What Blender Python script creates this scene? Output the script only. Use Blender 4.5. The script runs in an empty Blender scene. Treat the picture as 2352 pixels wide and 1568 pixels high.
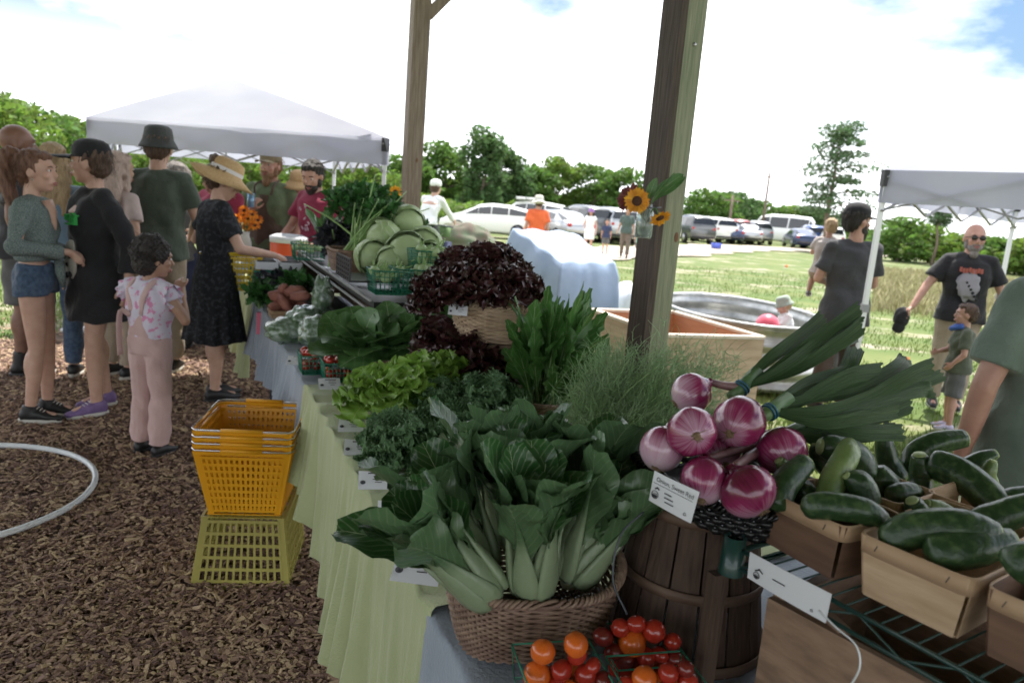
import bpy, math, random
import numpy as np
from mathutils import Vector, Matrix, noise
R = math.radians
random.seed(7); rng = np.random.default_rng(7)
scn = bpy.context.scene
COL = scn.collection

# ------------------------------------------------------------------ camera
F_PX, IW, IH, CH = 1700.0, 2352.0, 1568.0, 1.55
ROLL = R(4.6); PITCH = math.atan(315*math.cos(ROLL)/F_PX)
FWD = np.array([0, math.cos(PITCH), -math.sin(PITCH)])
_r0 = np.array([1.0, 0, 0]); _u0 = np.cross(_r0, FWD)
RGT = math.cos(ROLL)*_r0 + math.sin(ROLL)*_u0
UPV = np.cross(RGT, FWD)
CAMP = np.array([0, 0, CH])
cd = bpy.data.cameras.new('camera'); cam = bpy.data.objects.new('camera', cd); COL.objects.link(cam)
cd.sensor_width = 36; cd.lens = 36*F_PX/IW; cd.clip_start = 0.05; cd.clip_end = 3000
cam.matrix_world = Matrix(((RGT[0], UPV[0], -FWD[0], 0), (RGT[1], UPV[1], -FWD[1], 0), (RGT[2], UPV[2], -FWD[2], CH), (0, 0, 0, 1)))
cd.dof.use_dof = True; cd.dof.focus_distance = 1.75; cd.dof.aperture_fstop = 5.0
scn.camera = cam
def ray(x, y): return FWD + RGT*(x-IW/2)/F_PX + UPV*(IH/2-y)/F_PX
def pz(x, y, z=0.0):
    d = ray(x, y); return CAMP + d*(z-CH)/d[2]
def py(x, y, Y):
    d = ray(x, y); return CAMP + d*Y/d[1]

# ------------------------------------------------------------------ world, sun, exposure
SUN_EL, SUN_AZ = R(66), R(20)          # azimuth measured clockwise from +Y
w = bpy.data.worlds.new('World'); scn.world = w; w.use_nodes = True
nt = w.node_tree; nd = nt.nodes; lk = nt.links; nd.clear()
out = nd.new('ShaderNodeOutputWorld'); bg = nd.new('ShaderNodeBackground')
sky = nd.new('ShaderNodeTexSky'); sky.sky_type = 'NISHITA'; sky.sun_disc = False
sky.sun_elevation = SUN_EL; sky.sun_rotation = SUN_AZ; sky.air_density = 1.3; sky.dust_density = 2.0
tc = nd.new('ShaderNodeTexCoord'); mp = nd.new('ShaderNodeMapping'); mp.inputs['Scale'].default_value = (1, 1, 2.6)
mp.inputs['Location'].default_value = (7.7, 2.1, 1.06)
nz = nd.new('ShaderNodeTexNoise'); nz.inputs['Scale'].default_value = 1.9; nz.inputs['Detail'].default_value = 9; nz.inputs['Roughness'].default_value = .55
cr = nd.new('ShaderNodeValToRGB'); cr.color_ramp.elements[0].position = .40; cr.color_ramp.elements[1].position = .56
mx = nd.new('ShaderNodeMixRGB'); mx.inputs['Color2'].default_value = (11.5, 11.7, 12.2, 1)
lk.new(tc.outputs['Generated'], mp.inputs['Vector']); lk.new(mp.outputs[0], nz.inputs['Vector'])
lk.new(nz.outputs['Fac'], cr.inputs['Fac']); sz = nd.new('ShaderNodeSeparateXYZ'); lk.new(tc.outputs['Generated'], sz.inputs[0]); hm = nd.new('ShaderNodeMapRange'); hm.inputs['From Min'].default_value = .06; hm.inputs['From Max'].default_value = .19; hm.inputs['To Min'].default_value = 1; hm.inputs['To Max'].default_value = 0
lk.new(sz.outputs[2], hm.inputs['Value']); mxm = nd.new('ShaderNodeMath'); mxm.operation = 'MAXIMUM'; lk.new(cr.outputs[0], mxm.inputs[0]); lk.new(hm.outputs[0], mxm.inputs[1]); lk.new(mxm.outputs[0], mx.inputs['Fac'])
dk = nd.new('ShaderNodeMixRGB'); dk.blend_type = 'MULTIPLY'; dk.inputs['Fac'].default_value = 1; dk.inputs['Color2'].default_value = (.40, .50, .62, 1); lk.new(sky.outputs[0], dk.inputs['Color1']); lk.new(dk.outputs[0], mx.inputs['Color1']); lk.new(mx.outputs[0], bg.inputs['Color'])
bg.inputs['Strength'].default_value = 0.085; lk.new(bg.outputs[0], out.inputs[0])
sl = bpy.data.lights.new('sun', 'SUN'); sl.energy = 3.2; sl.angle = R(0.53); sl.color = (1, .95, .87)
so = bpy.data.objects.new('sun', sl); COL.objects.link(so)
sdir = Vector((math.sin(SUN_AZ)*math.cos(SUN_EL), math.cos(SUN_AZ)*math.cos(SUN_EL), math.sin(SUN_EL)))
so.rotation_euler = sdir.to_track_quat('Z', 'Y').to_euler()
scn.view_settings.view_transform = 'Standard'; scn.view_settings.look = 'None'
scn.view_settings.exposure = 1.45; scn.view_settings.gamma = 1
scn.view_settings.use_curve_mapping = False
scn.render.engine = 'CYCLES'

# ------------------------------------------------------------------ mesh helpers
def V3(*a): return np.array(a, float)
def unit(v):
    v = np.asarray(v, float); n = np.linalg.norm(v); return v/n if n > 1e-9 else v
def frame(d, up=(0, 0, 1)):
    d = unit(d); up = np.asarray(up, float)
    if abs(d@unit(up)) > .97: up = V3(1, 0, 0) if abs(d[0]) < .9 else V3(0, 1, 0)
    s = unit(np.cross(d, up)); n = np.cross(s, d); return s, n
def rotz(a):
    c, s = math.cos(a), math.sin(a); return np.array([[c, -s, 0], [s, c, 0], [0, 0, 1.0]])
def rotx(a):
    c, s = math.cos(a), math.sin(a); return np.array([[1.0, 0, 0], [0, c, -s], [0, s, c]])
def roty(a):
    c, s = math.cos(a), math.sin(a); return np.array([[c, 0, s], [0, 1.0, 0], [-s, 0, c]])

ORG = {}
class MB:
    def __init__(s): s.v = []; s.f = []; s.uv = []; s.n = 0; s.has_uv = False
    def add(s, v, f, uv=None):
        v = np.asarray(v, float).reshape(-1, 3)
        if isinstance(f, np.ndarray): s.f.append(f.astype(np.int64)+s.n)
        else:
            q = [x for x in f if len(x) == 4]; t = [x for x in f if len(x) == 3]; g = [x for x in f if len(x) > 4]
            if q: s.f.append(np.array(q, np.int64)+s.n)
            if t: s.f.append(np.array(t, np.int64)+s.n)
            for x in g: s.f.append(np.array([x], np.int64)+s.n)
        s.v.append(v); s.uv.append(np.zeros((len(v), 2)) if uv is None else np.asarray(uv, float).reshape(-1, 2))
        if uv is not None: s.has_uv = True
        s.n += len(v); return s
    def merge(s, o, M=None, t=(0, 0, 0)):
        for v, f, uv in [(np.vstack(o.v), None, None)]:
            vv = v if M is None else v@np.asarray(M).T
            base = s.n; s.v.append(vv+np.asarray(t)); s.uv.append(np.vstack(o.uv)); s.n += len(v)
            for f in o.f: s.f.append(f+base)
            s.has_uv |= o.has_uv
        return s
    def box(s, c, d, M=None):
        x, y, z = [a/2 for a in d]
        v = np.array([[i, j, k] for k in (-z, z) for j in (-y, y) for i in (-x, x)])
        if M is not None: v = v@np.asarray(M).T
        return s.add(v+np.asarray(c), np.array([[0, 2, 3, 1], [4, 5, 7, 6], [0, 1, 5, 4], [2, 6, 7, 3], [0, 4, 6, 2], [1, 3, 7, 5]]))
    def bar(s, a, b, w, h, up=(0, 0, 1)):
        a = np.asarray(a, float); b = np.asarray(b, float); sd, n = frame(b-a, up); d = unit(b-a)
        M = np.column_stack([sd, d, n]); return s.box((a+b)/2, (w, np.linalg.norm(b-a), h), M)
    def tube(s, pts, r, seg=8, ry=None, up=(0, 0, 1), cap=True, uvv=None, fix=True):
        P = np.asarray(pts, float); n = len(P); r = np.broadcast_to(np.asarray(r, float), (n,))
        ry = r if ry is None else np.broadcast_to(np.asarray(ry, float), (n,))
        T = np.gradient(P, axis=0); T /= np.maximum(np.linalg.norm(T, axis=1), 1e-9)[:, None]
        sd, nn = frame(T[0], up); th = np.arange(seg)*2*math.pi/seg; V = []
        for i in range(n):
            sd = unit(sd-T[i]*(sd@T[i])); nn = np.cross(sd, T[i])
            V.append(P[i]+np.outer(np.cos(th)*r[i], sd)+np.outer(np.sin(th)*ry[i], nn))
        V = np.vstack(V); i = np.arange(n-1)[:, None]*seg; j = np.arange(seg)[None]; k = (j+1) % seg
        Fq = np.stack([i+j, i+k, i+seg+k, i+seg+j], -1).reshape(-1, 4)
        b = s.n; vv = np.repeat(np.linspace(0, 1, n) if uvv is None else np.asarray(uvv), seg)
        s.add(V, Fq, np.column_stack([.5+.02*np.clip((vv-.22)*2.2, 0, 1), vv]) if uvv is not None else None)
        if cap:
            s.f.append(np.array([list(range(b, b+seg))[::-1]])); s.f.append(np.array([list(range(b+(n-1)*seg, b+n*seg))]))
        return s
    def rings(s, rings, cap=True, closed=True, uv=False):
        A = np.asarray(rings, float); n, m = A.shape[:2]
        i = np.arange(n-1)[:, None]*m; j = np.arange(m if closed else m-1)[None]; k = (j+1) % m
        Fq = np.stack([i+j, i+k, i+m+k, i+m+j], -1).reshape(-1, 4); b = s.n
        u = None
        if uv: uu, vv = np.meshgrid(np.linspace(0, 1, m), np.linspace(0, 1, n)); u = np.stack([uu, vv], -1).reshape(-1, 2)
        s.add(A.reshape(-1, 3), Fq, u)
        if cap and closed:
            s.f.append(np.array([list(range(b, b+m))[::-1]])); s.f.append(np.array([list(range(b+(n-1)*m, b+n*m))]))
        return s
    def lathe(s, prof, c=(0, 0, 0), seg=24, sx=1, sy=1, M=None, cap=True):
        th = np.arange(seg)*2*math.pi/seg
        A = np.array([[(r*math.cos(t)*sx, r*math.sin(t)*sy, z) for t in th] for r, z in prof])
        if M is not None: A = A@np.asarray(M).T
        return s.rings(A+np.asarray(c), cap)
    def ell(s, c, r, M=None, seg=16, rg=10, wob=0):
        r = np.broadcast_to(np.asarray(r, float), (3,))
        ph = np.linspace(0, math.pi, rg+1)[1:-1]; th = np.arange(seg)*2*math.pi/seg
        V = np.array([[(math.sin(p)*math.cos(t), math.sin(p)*math.sin(t), -math.cos(p)) for t in th] for p in ph])
        A = V.reshape(-1, 3)
        A = np.vstack([A, [[0, 0, -1], [0, 0, 1]]])
        if wob: A = A*(1+wob*np.array([noise.noise(Vector(a*2.3+np.asarray(c)*31)) for a in A]))[:, None]
        A = A*r
        if M is not None: A = A@np.asarray(M).T
        n = rg-1; i = np.arange(n-1)[:, None]*seg; j = np.arange(seg)[None]; k = (j+1) % seg
        Fq = np.stack([i+j, i+k, i+seg+k, i+seg+j], -1).reshape(-1, 4)
        jj = np.arange(seg); kk = (jj+1) % seg; o = (n-1)*seg
        T1 = np.stack([np.full(seg, n*seg), kk, jj], -1); T2 = np.stack([np.full(seg, n*seg+1), o+jj, o+kk], -1)
        b = s.n; s.add(A+np.asarray(c), Fq); s.f.append(T1+b); s.f.append(T2+b); return s
    def grid(s, A, uv=None, closed=False):
        A = np.asarray(A, float); n, m = A.shape[:2]
        i = np.arange(n-1)[:, None]*m; j = np.arange(m if closed else m-1)[None]; k = (j+1) % m
        Fq = np.stack([i+j, i+k, i+m+k, i+m+j], -1).reshape(-1, 4)
        if uv is None:
            uu, vv = np.meshgrid(np.linspace(0, 1, m), np.linspace(0, 1, n)); uv = np.stack([uu, vv], -1)
        return s.add(A.reshape(-1, 3), Fq, np.asarray(uv).reshape(-1, 2))
    def verts(s): return np.vstack(s.v)
    def mesh(s, name, off=(0, 0, 0), smooth=True):
        v = (np.vstack(s.v)-np.asarray(off)).astype(np.float32); me = bpy.data.meshes.new(name)
        lt = np.concatenate([np.full(len(f), f.shape[1]) for f in s.f]).astype(np.int32)
        lv = np.concatenate([f.ravel() for f in s.f]).astype(np.int32)
        me.vertices.add(len(v)); me.vertices.foreach_set('co', v.ravel())
        me.loops.add(len(lv)); me.loops.foreach_set('vertex_index', lv)
        me.polygons.add(len(lt)); ls = np.concatenate([[0], np.cumsum(lt)[:-1]]).astype(np.int32)
        me.polygons.foreach_set('loop_start', ls); me.polygons.foreach_set('loop_total', lt)
        me.polygons.foreach_set('use_smooth', np.full(len(lt), smooth, bool))
        if s.has_uv:
            ul = me.uv_layers.new(name='UVMap'); uv = np.vstack(s.uv)[lv].astype(np.float32); ul.data.foreach_set('uv', uv.ravel())
        me.update(calc_edges=True); return me
    def obj(s, name, m, parent=None, loc=None, smooth=True):
        off = V3(0, 0, 0) if parent is None and loc is None else (ORG.get(parent, V3(0, 0, 0)) if parent is not None else np.asarray(loc, float))
        me = s.mesh(name, off, smooth); me.materials.append(m)
        o = bpy.data.objects.new(name, me); COL.objects.link(o)
        if parent is not None: o.parent = parent; ORG[o] = off
        else: o.location = off; ORG[o] = off
        return o
def tag(o, label, cat=None, group=None):
    o['label'] = label
    if cat: o['category'] = cat
    if group: o['group'] = group
    return o
def struct(o): o['kind'] = 'structure'; return o
def stuff(o): o['kind'] = 'stuff'; return o
def thing(name, label, cat, loc=(0, 0, 0), group=None, rz=0, local=False):
    o = bpy.data.objects.new(name, None); COL.objects.link(o); o.location = tuple(float(a) for a in loc); o.rotation_euler = (0, 0, rz)
    o.empty_display_size = .05
    ORG[o] = V3(0, 0, 0) if (local or rz) else np.asarray(loc, float); return tag(o, label, cat, group)
def clone(root, loc, rz, label, group=None):
    r = root.copy(); COL.objects.link(r); r.location = tuple(loc); r.rotation_euler = (0, 0, rz); r['label'] = label
    if group: r['group'] = group
    def rec(a, b):
        for ch in [c for c in ALLCH.get(a.name, a.children)]:
            c = ch.copy(); COL.objects.link(c); c.parent = b; rec(ch, c)
    rec(root, r); return r
ALLCH = {}
def recolor(root, names, m):
    st = list(root.children)
    while st:
        o = st.pop(); st += list(o.children)
        if o.type == 'MESH' and o.name.split('.')[0] in names:
            o.data = o.data.copy(); o.data.materials.clear(); o.data.materials.append(m)
def remesh(mb, voxel, smooth=2, off=(0, 0, 0), disp=None):
    """Fuse overlapping volumes into one continuous skin; returns an MB."""
    me = mb.mesh('tmp'); o = bpy.data.objects.new('tmp', me); COL.objects.link(o)
    a = o.modifiers.new('r', 'REMESH'); a.mode = 'VOXEL'; a.voxel_size = voxel
    if smooth:
        b = o.modifiers.new('s', 'SMOOTH'); b.factor = .5; b.iterations = smooth
    dg = bpy.context.evaluated_depsgraph_get(); ev = o.evaluated_get(dg); m2 = bpy.data.meshes.new_from_object(ev)
    n = len(m2.vertices); v = np.empty(n*3, np.float32); m2.vertices.foreach_get('co', v); v = v.reshape(-1, 3).astype(float)
    nl = len(m2.loops); li = np.empty(nl, np.int32); m2.loops.foreach_get('vertex_index', li)
    if disp is not None:
        nn = np.empty(n*3, np.float32); m2.vertices.foreach_get('normal', nn); v = v+nn.reshape(-1, 3)*disp(v)[:, None]
    r = MB(); r.add(v, li.reshape(-1, 4)) if nl == 4*len(m2.polygons) else None
    if r.n == 0:
        r.add(v, [list(p.vertices) for p in m2.polygons])
    bpy.data.objects.remove(o); bpy.data.meshes.remove(me); bpy.data.meshes.remove(m2); return r

# ------------------------------------------------------------------ materials
MATS = {}
def mat(name, c1, c2=None, rough=.6, scale=8, bump=0, bscale=None, metal=0, spec=.5, stretch=(1, 1, 1), trans=0, sss=0, alpha=1,
        transm=0, det=6, coat=0, lo=.35, hi=.65, island=0, objrnd=0, wave=0, sheen=0, emit=None, coord='Object'):
    if name in MATS: return MATS[name]
    m = bpy.data.materials.new(name); m.use_nodes = True; t = m.node_tree; N = t.nodes; L = t.links
    b = N['Principled BSDF']; c1 = (*c1, 1); b.inputs['Roughness'].default_value = rough; b.inputs['Metallic'].default_value = metal
    b.inputs['Specular IOR Level'].default_value = spec; b.inputs['Coat Weight'].default_value = coat
    b.inputs['Transmission Weight'].default_value = transm; b.inputs['Alpha'].default_value = alpha; b.inputs['Sheen Weight'].default_value = sheen
    if sss: b.inputs['Subsurface Weight'].default_value = sss; b.inputs['Subsurface Radius'].default_value = (.02, .008, .004); b.inputs['Subsurface Scale'].default_value = 1
    b.inputs['Base Color'].default_value = c1; col = None
    tcn = N.new('ShaderNodeTexCoord'); mpn = N.new('ShaderNodeMapping'); mpn.inputs['Scale'].default_value = stretch
    L.new(tcn.outputs[coord], mpn.inputs['Vector'])
    if c2 is not None:
        nz = N.new('ShaderNodeTexNoise'); nz.inputs['Scale'].default_value = scale; nz.inputs['Detail'].default_value = det; L.new(mpn.outputs[0], nz.inputs['Vector'])
        rp = N.new('ShaderNodeValToRGB'); rp.color_ramp.elements[0].color = c1; rp.color_ramp.elements[1].color = (*c2, 1)
        rp.color_ramp.elements[0].position = lo; rp.color_ramp.elements[1].position = hi
        L.new(nz.outputs['Fac'], rp.inputs['Fac']); col = rp.outputs[0]
    if island or objrnd:
        if island: g = N.new('ShaderNodeNewGeometry'); rs = g.outputs['Random Per Island']; k = island
        else: g = N.new('ShaderNodeObjectInfo'); rs = g.outputs['Random']; k = objrnd
        hs = N.new('ShaderNodeHueSaturation'); mr = N.new('ShaderNodeMapRange'); mr.inputs['To Min'].default_value = 1-k; mr.inputs['To Max'].default_value = 1+k
        mh = N.new('ShaderNodeMapRange'); mh.inputs['To Min'].default_value = .5-k*.05; mh.inputs['To Max'].default_value = .5+k*.05
        L.new(rs, mr.inputs['Value']); L.new(mr.outputs[0], hs.inputs['Value']); L.new(rs, mh.inputs['Value']); L.new(mh.outputs[0], hs.inputs['Hue'])
        if col is not None: L.new(col, hs.inputs['Color'])
        else: hs.inputs['Color'].default_value = c1
        col = hs.outputs[0]
    if col is not None: L.new(col, b.inputs['Base Color'])
    if bump:
        n2 = N.new('ShaderNodeTexNoise'); n2.inputs['Scale'].default_value = bscale or scale*4; n2.inputs['Detail'].default_value = 8; L.new(mpn.outputs[0], n2.inputs['Vector'])
        bp = N.new('ShaderNodeBump'); bp.inputs['Strength'].default_value = min(bump, 1); bp.inputs['Distance'].default_value = .01*max(bump, 1)
        L.new(n2.outputs['Fac'], bp.inputs['Height']); L.new(bp.outputs[0], b.inputs['Normal'])
    if trans:
        tr = N.new('ShaderNodeBsdfTranslucent'); ms = N.new('ShaderNodeMixShader'); ms.inputs[0].default_value = trans
        tr.inputs['Color'].default_value = c1
        if col is not None: L.new(col, tr.inputs['Color'])
        L.new(b.outputs[0], ms.inputs[1]); L.new(tr.outputs[0], ms.inputs[2]); L.new(ms.outputs[0], N['Material Output'].inputs[0])
    MATS[name] = m; return m
def leafmat(name, blade, blade2, rib, ribw=.06, petiole=.3, rough=.38, veins=14, trans=.22, tip=None, rnd=.25, bump=.25, back=None, vs=.2):
    """Leaf colour from the leaf's own UV: pale petiole and midrib, side veins, darker blade."""
    m = bpy.data.materials.new(name); m.use_nodes = True; t = m.node_tree; N = t.nodes; L = t.links; b = N['Principled BSDF']
    b.inputs['Roughness'].default_value = rough
    uv = N.new('ShaderNodeUVMap'); sp = N.new('ShaderNodeSeparateXYZ'); L.new(uv.outputs[0], sp.inputs[0])
    def mt(op, a, bb=None, cc=None, clamp=False):
        n = N.new('ShaderNodeMath'); n.operation = op; n.use_clamp = clamp
        for i, x in enumerate((a, bb, cc)):
            if x is None: continue
            if isinstance(x, (int, float)): n.inputs[i].default_value = x
            else: L.new(x, n.inputs[i])
        return n.outputs[0]
    def mix(f, a, c):
        n = N.new('ShaderNodeMixRGB')
        for i, x in enumerate((f, a, c)):
            if isinstance(x, tuple): n.inputs[i].default_value = (*x, 1)
            elif isinstance(x, (int, float)): n.inputs[i].default_value = x
            else: L.new(x, n.inputs[i])
        return n.outputs[0]
    du = mt('ABSOLUTE', mt('SUBTRACT', sp.outputs[0], .5)); v = sp.outputs[1]
    nz = N.new('ShaderNodeTexNoise'); nz.inputs['Scale'].default_value = 30; tcn = N.new('ShaderNodeTexCoord'); L.new(tcn.outputs['Object'], nz.inputs['Vector'])
    base = mix(nz.outputs['Fac'], blade, blade2)
    if tip: base = mix(mt('MULTIPLY', du, 2.0, clamp=True), base, tip)
    oi = N.new('ShaderNodeNewGeometry'); hs = N.new('ShaderNodeHueSaturation'); mr = N.new('ShaderNodeMapRange'); mr.inputs['To Min'].default_value = 1-rnd; mr.inputs['To Max'].default_value = 1+rnd
    L.new(oi.outputs['Random Per Island'], mr.inputs['Value']); L.new(mr.outputs[0], hs.inputs['Value']); L.new(base, hs.inputs['Color']); base = hs.outputs[0]
    wv = mt('SINE', mt('MULTIPLY', mt('SUBTRACT', v, mt('MULTIPLY', du, .55)), veins*6.28))
    vn = mt('MULTIPLY', mt('POWER', mt('MULTIPLY', mt('ADD', wv, 1.0), .5), 8.0), vs)
    c = mix(vn, base, rib)
    w_ = mt('MULTIPLY', mt('SUBTRACT', 1.15, v), ribw)
    rf = mt('SUBTRACT', 1.0, mt('DIVIDE', du, w_), clamp=True); rf = mt('MULTIPLY', rf, 1.6, clamp=True)
    c = mix(rf, c, rib)
    pf = mt('MULTIPLY', mt('SUBTRACT', petiole, v), 4.5, clamp=True)
    c = mix(pf, c, rib)
    if back:
        c = mix(mt('MULTIPLY', oi.outputs['Backfacing'], .6), c, back)
    L.new(c, b.inputs['Base Color'])
    bp = N.new('ShaderNodeBump'); bp.inputs['Strength'].default_value = bump; bp.inputs['Distance'].default_value = .003
    L.new(mt('ADD', mt('MULTIPLY', vn, -2.0), nz.outputs['Fac']), bp.inputs['Height']); L.new(bp.outputs[0], b.inputs['Normal'])
    tr = N.new('ShaderNodeBsdfTranslucent'); L.new(c, tr.inputs['Color']); ms = N.new('ShaderNodeMixShader'); ms.inputs[0].default_value = trans
    L.new(b.outputs[0], ms.inputs[1]); L.new(tr.outputs[0], ms.inputs[2]); L.new(ms.outputs[0], N['Material Output'].inputs[0])
    return m

# table frame: origin on the near table's customer-side edge, a runs away along the tables, b runs right across them
T0 = V3(-.13, 1.37, 0); TA = unit(V3(-.406, .914, 0)); TB = V3(TA[1], -TA[0], 0)
def tp(s, b, z=0): return T0+TA*s+TB*b+V3(0, 0, z)
TANG = math.atan2(TA[1], TA[0])
MT = np.column_stack([TB, TA, V3(0, 0, 1)])   # local x = across, y = along
# ------------------------------------------------------------------ ground
grass_m = mat('grass_ground', (.085, .125, .03), (.17, .18, .06), rough=.95, scale=1.3, bump=.6, bscale=40, lo=.3, hi=.7)
def ground_mat():
    m = mat('field', (.070, .118, .018), (.125, .150, .038), rough=.95, scale=.8, bump=.5, bscale=25); t = m.node_tree; N = t.nodes; L = t.links
    b = N['Principled BSDF']; src = b.inputs['Base Color'].links[0].from_socket
    tc_ = N.new('ShaderNodeTexCoord'); n = N.new('ShaderNodeTexNoise'); n.inputs['Scale'].default_value = .55; n.inputs['Detail'].default_value = 8; n.inputs['Roughness'].default_value = .7
    mpp = N.new('ShaderNodeMapping'); mpp.inputs['Scale'].default_value = (1, 1.6, 1); L.new(tc_.outputs['Object'], mpp.inputs[0]); L.new(mpp.outputs[0], n.inputs['Vector'])
    r = N.new('ShaderNodeValToRGB'); r.color_ramp.elements[0].position = .53; r.color_ramp.elements[1].position = .63
    mxn = N.new('ShaderNodeMixRGB'); mxn.inputs['Color2'].default_value = (.36, .31, .23, 1)
    L.new(n.outputs['Fac'], r.inputs['Fac']); L.new(r.outputs[0], mxn.inputs['Fac']); L.new(src, mxn.inputs['Color1']); L.new(mxn.outputs[0], b.inputs['Base Color'])
    return m
field_m = ground_mat()
g = MB(); xs = np.concatenate([[-1500, -400, -120], np.linspace(-40, 60, 60), [150, 400, 1500]]); ys = np.concatenate([[-60, -20, -5], np.linspace(0, 80, 60), [130, 300, 900, 2500]])
A = np.array([[(x, y, (-.012 + .03*noise.noise(Vector((x*.4, y*.4, 0)))-.02)*(1 if 0 < y < 80 and -40 < x < 60 else 0)-.012) for x in xs] for y in ys])
g.grid(A); struct(g.obj('grass_field', field_m))
# sandy road across the field
road_m = mat('sand_road', (.42, .36, .28), (.55, .49, .40), rough=.95, scale=.6, bump=.4, bscale=30)
rp = [(-40, 21.5), (-14, 22), (-2, 23.5), (4.5, 31), (10, 41), (16, 50), (26, 55), (60, 58)]
def smooth_path(p, n=80):
    p = np.array(p, float); t = np.linspace(0, len(p)-1, n); i = np.clip(t.astype(int), 0, len(p)-2); u = (t-i)[:, None]
    g0 = np.gradient(p, axis=0); a, b = p[i], p[i+1]; ma, mb_ = g0[i], g0[i+1]
    return (2*u**3-3*u**2+1)*a+(u**3-2*u**2+u)*ma+(-2*u**3+3*u**2)*b+(u**3-u**2)*mb_
P = smooth_path(rp, 120); Tn = np.gradient(P, axis=0); Tn /= np.linalg.norm(Tn, axis=1)[:, None]; Nn = np.column_stack([-Tn[:, 1], Tn[:, 0]])
g = MB(); g.grid(np.array([[(P[i]+Nn[i]*(o+.3*math.sin(i*.9+o))).tolist()+[.012-.004*abs(o)] for o in (-2.1, -1, 0, 1, 2.1)] for i in range(120)])); struct(g.obj('sand_road', road_m))
# tall dry grass bank and parking strip
dry_m = mat('dry_grass', (.30, .27, .14), (.38, .34, .19), rough=1, scale=3, island=.25)
# wood chip floor under the pavilion
chip_m = mat('wood_chip_bed', (.10, .064, .045), (.22, .145, .105), rough=.95, scale=60, bump=1, bscale=90, lo=.35, hi=.7)
g = MB(); n1, n2 = 60, 60
A = []
for i in range(n1):
    s = -4+10.6*i/(n1-1); row = []
    for j in range(n2):
        b = -7+9.2*j/(n2-1); e = .25*math.sin(i*1.3)+.2*math.sin(i*.5) if j in (0, n2-1) else 0; e2 = .3*math.sin(j*1.1) if i == n1-1 else 0
        p = tp(s+e2, b+e); row.append((p[0], p[1], .012+.016*noise.noise(Vector((p[0]*2.2, p[1]*2.2, 0)))+.008*noise.noise(Vector((p[0]*8, p[1]*8, 3)))))
    A.append(row)
g.grid(np.array(A)); struct(g.obj('wood_chip_floor', chip_m))
chipw_m = mat('wood_chips', (.31, .20, .14), rough=.85, island=.65, bump=.3, bscale=60)
def scatter_chips(n, name):
    k = 0; V = []; Q = []
    box = np.array([[-1, -1, -1], [1, -1, -1], [1, 1, -1], [-1, 1, -1], [-.85, -.7, 1], [.9, -.8, 1], [.8, .85, 1], [-.9, .7, 1]])/2
    fq = np.array([[4, 5, 6, 7], [0, 1, 5, 4], [1, 2, 6, 5], [2, 3, 7, 6], [3, 0, 4, 7]])
    while k < n:
        y = 1.7+rng.random()**1.6*6; x = -y*.78+rng.random()*(y*.85)-.05*y
        s = (np.array([x, y, 0])-T0)@TA; b = (np.array([x, y, 0])-T0)@TB
        if s > 6.3 or b > .5: 
            if rng.random() < .9: continue
        sc = 1+.15*(y-2); d = np.array([.021*rng.lognormal(0, .5), .0085*rng.lognormal(0, .45), .003])*sc
        M = rotz(rng.random()*6.3)@rotx(rng.normal()*.25)@roty(rng.normal()*.3)
        V.append((box*d)@M.T+np.array([x, y, .026+rng.random()*.012])); Q.append(fq+8*k); k += 1
    m = MB(); m.add(np.vstack(V), np.vstack(Q)); return stuff(m.obj(name, chipw_m, smooth=False))
scatter_chips(48000, 'wood_chips')
# grass blades
def blades(n, fn, m, name, h, wd, lean=.4):
    pos = np.array([fn() for _ in range(n)]); a = rng.random(n)*6.283; hh = h*rng.uniform(.5, 1.5, n); ww = wd*rng.uniform(.6, 1.4, n)
    s = np.column_stack([np.cos(a), np.sin(a), np.zeros(n)])*ww[:, None]; ln = rng.normal(0, lean, (n, 2))*hh[:, None]
    p0 = pos-s; p1 = pos+s; mid = pos+np.column_stack([ln*.35, hh*.6]); tipp = pos+np.column_stack([ln, hh])
    V = np.stack([p0, p1, mid+s*.7, mid-s*.7, tipp], 1).reshape(-1, 3); b = np.arange(n)[:, None]*5
    q = MB(); q.add(V, b+np.array([[0, 1, 2, 3]])); q.f.append(b+np.array([[3, 2, 4]])); return stuff(q.obj(name, m))
def gpos():
    while True:
        y = 4.6+rng.random()**1.4*20; x = rng.uniform(-.8, .8)*y+.5
        s = (np.array([x, y, 0])-T0)@TA; b = (np.array([x, y, 0])-T0)@TB
        if s < 6.5 and b < 2.1: continue
        if noise.noise(Vector((x*.55, y*.9, 0)))*1.0+.1*rng.normal() > .22: continue
        return (x, y, -.01)
blade_m = mat('grass_blades', (.075, .15, .022), (.15, .19, .045), rough=.8, scale=1.2, island=.3, trans=.25)
blades(52000, gpos, blade_m, 'grass', .055, .006)
def dpos():
    y = rng.uniform(15, 34); x = rng.uniform(.48, .95)*y; return (x, y, -.02)
blades(16000, dpos, dry_m, 'dry_grass', .20, .018, .4)

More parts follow.
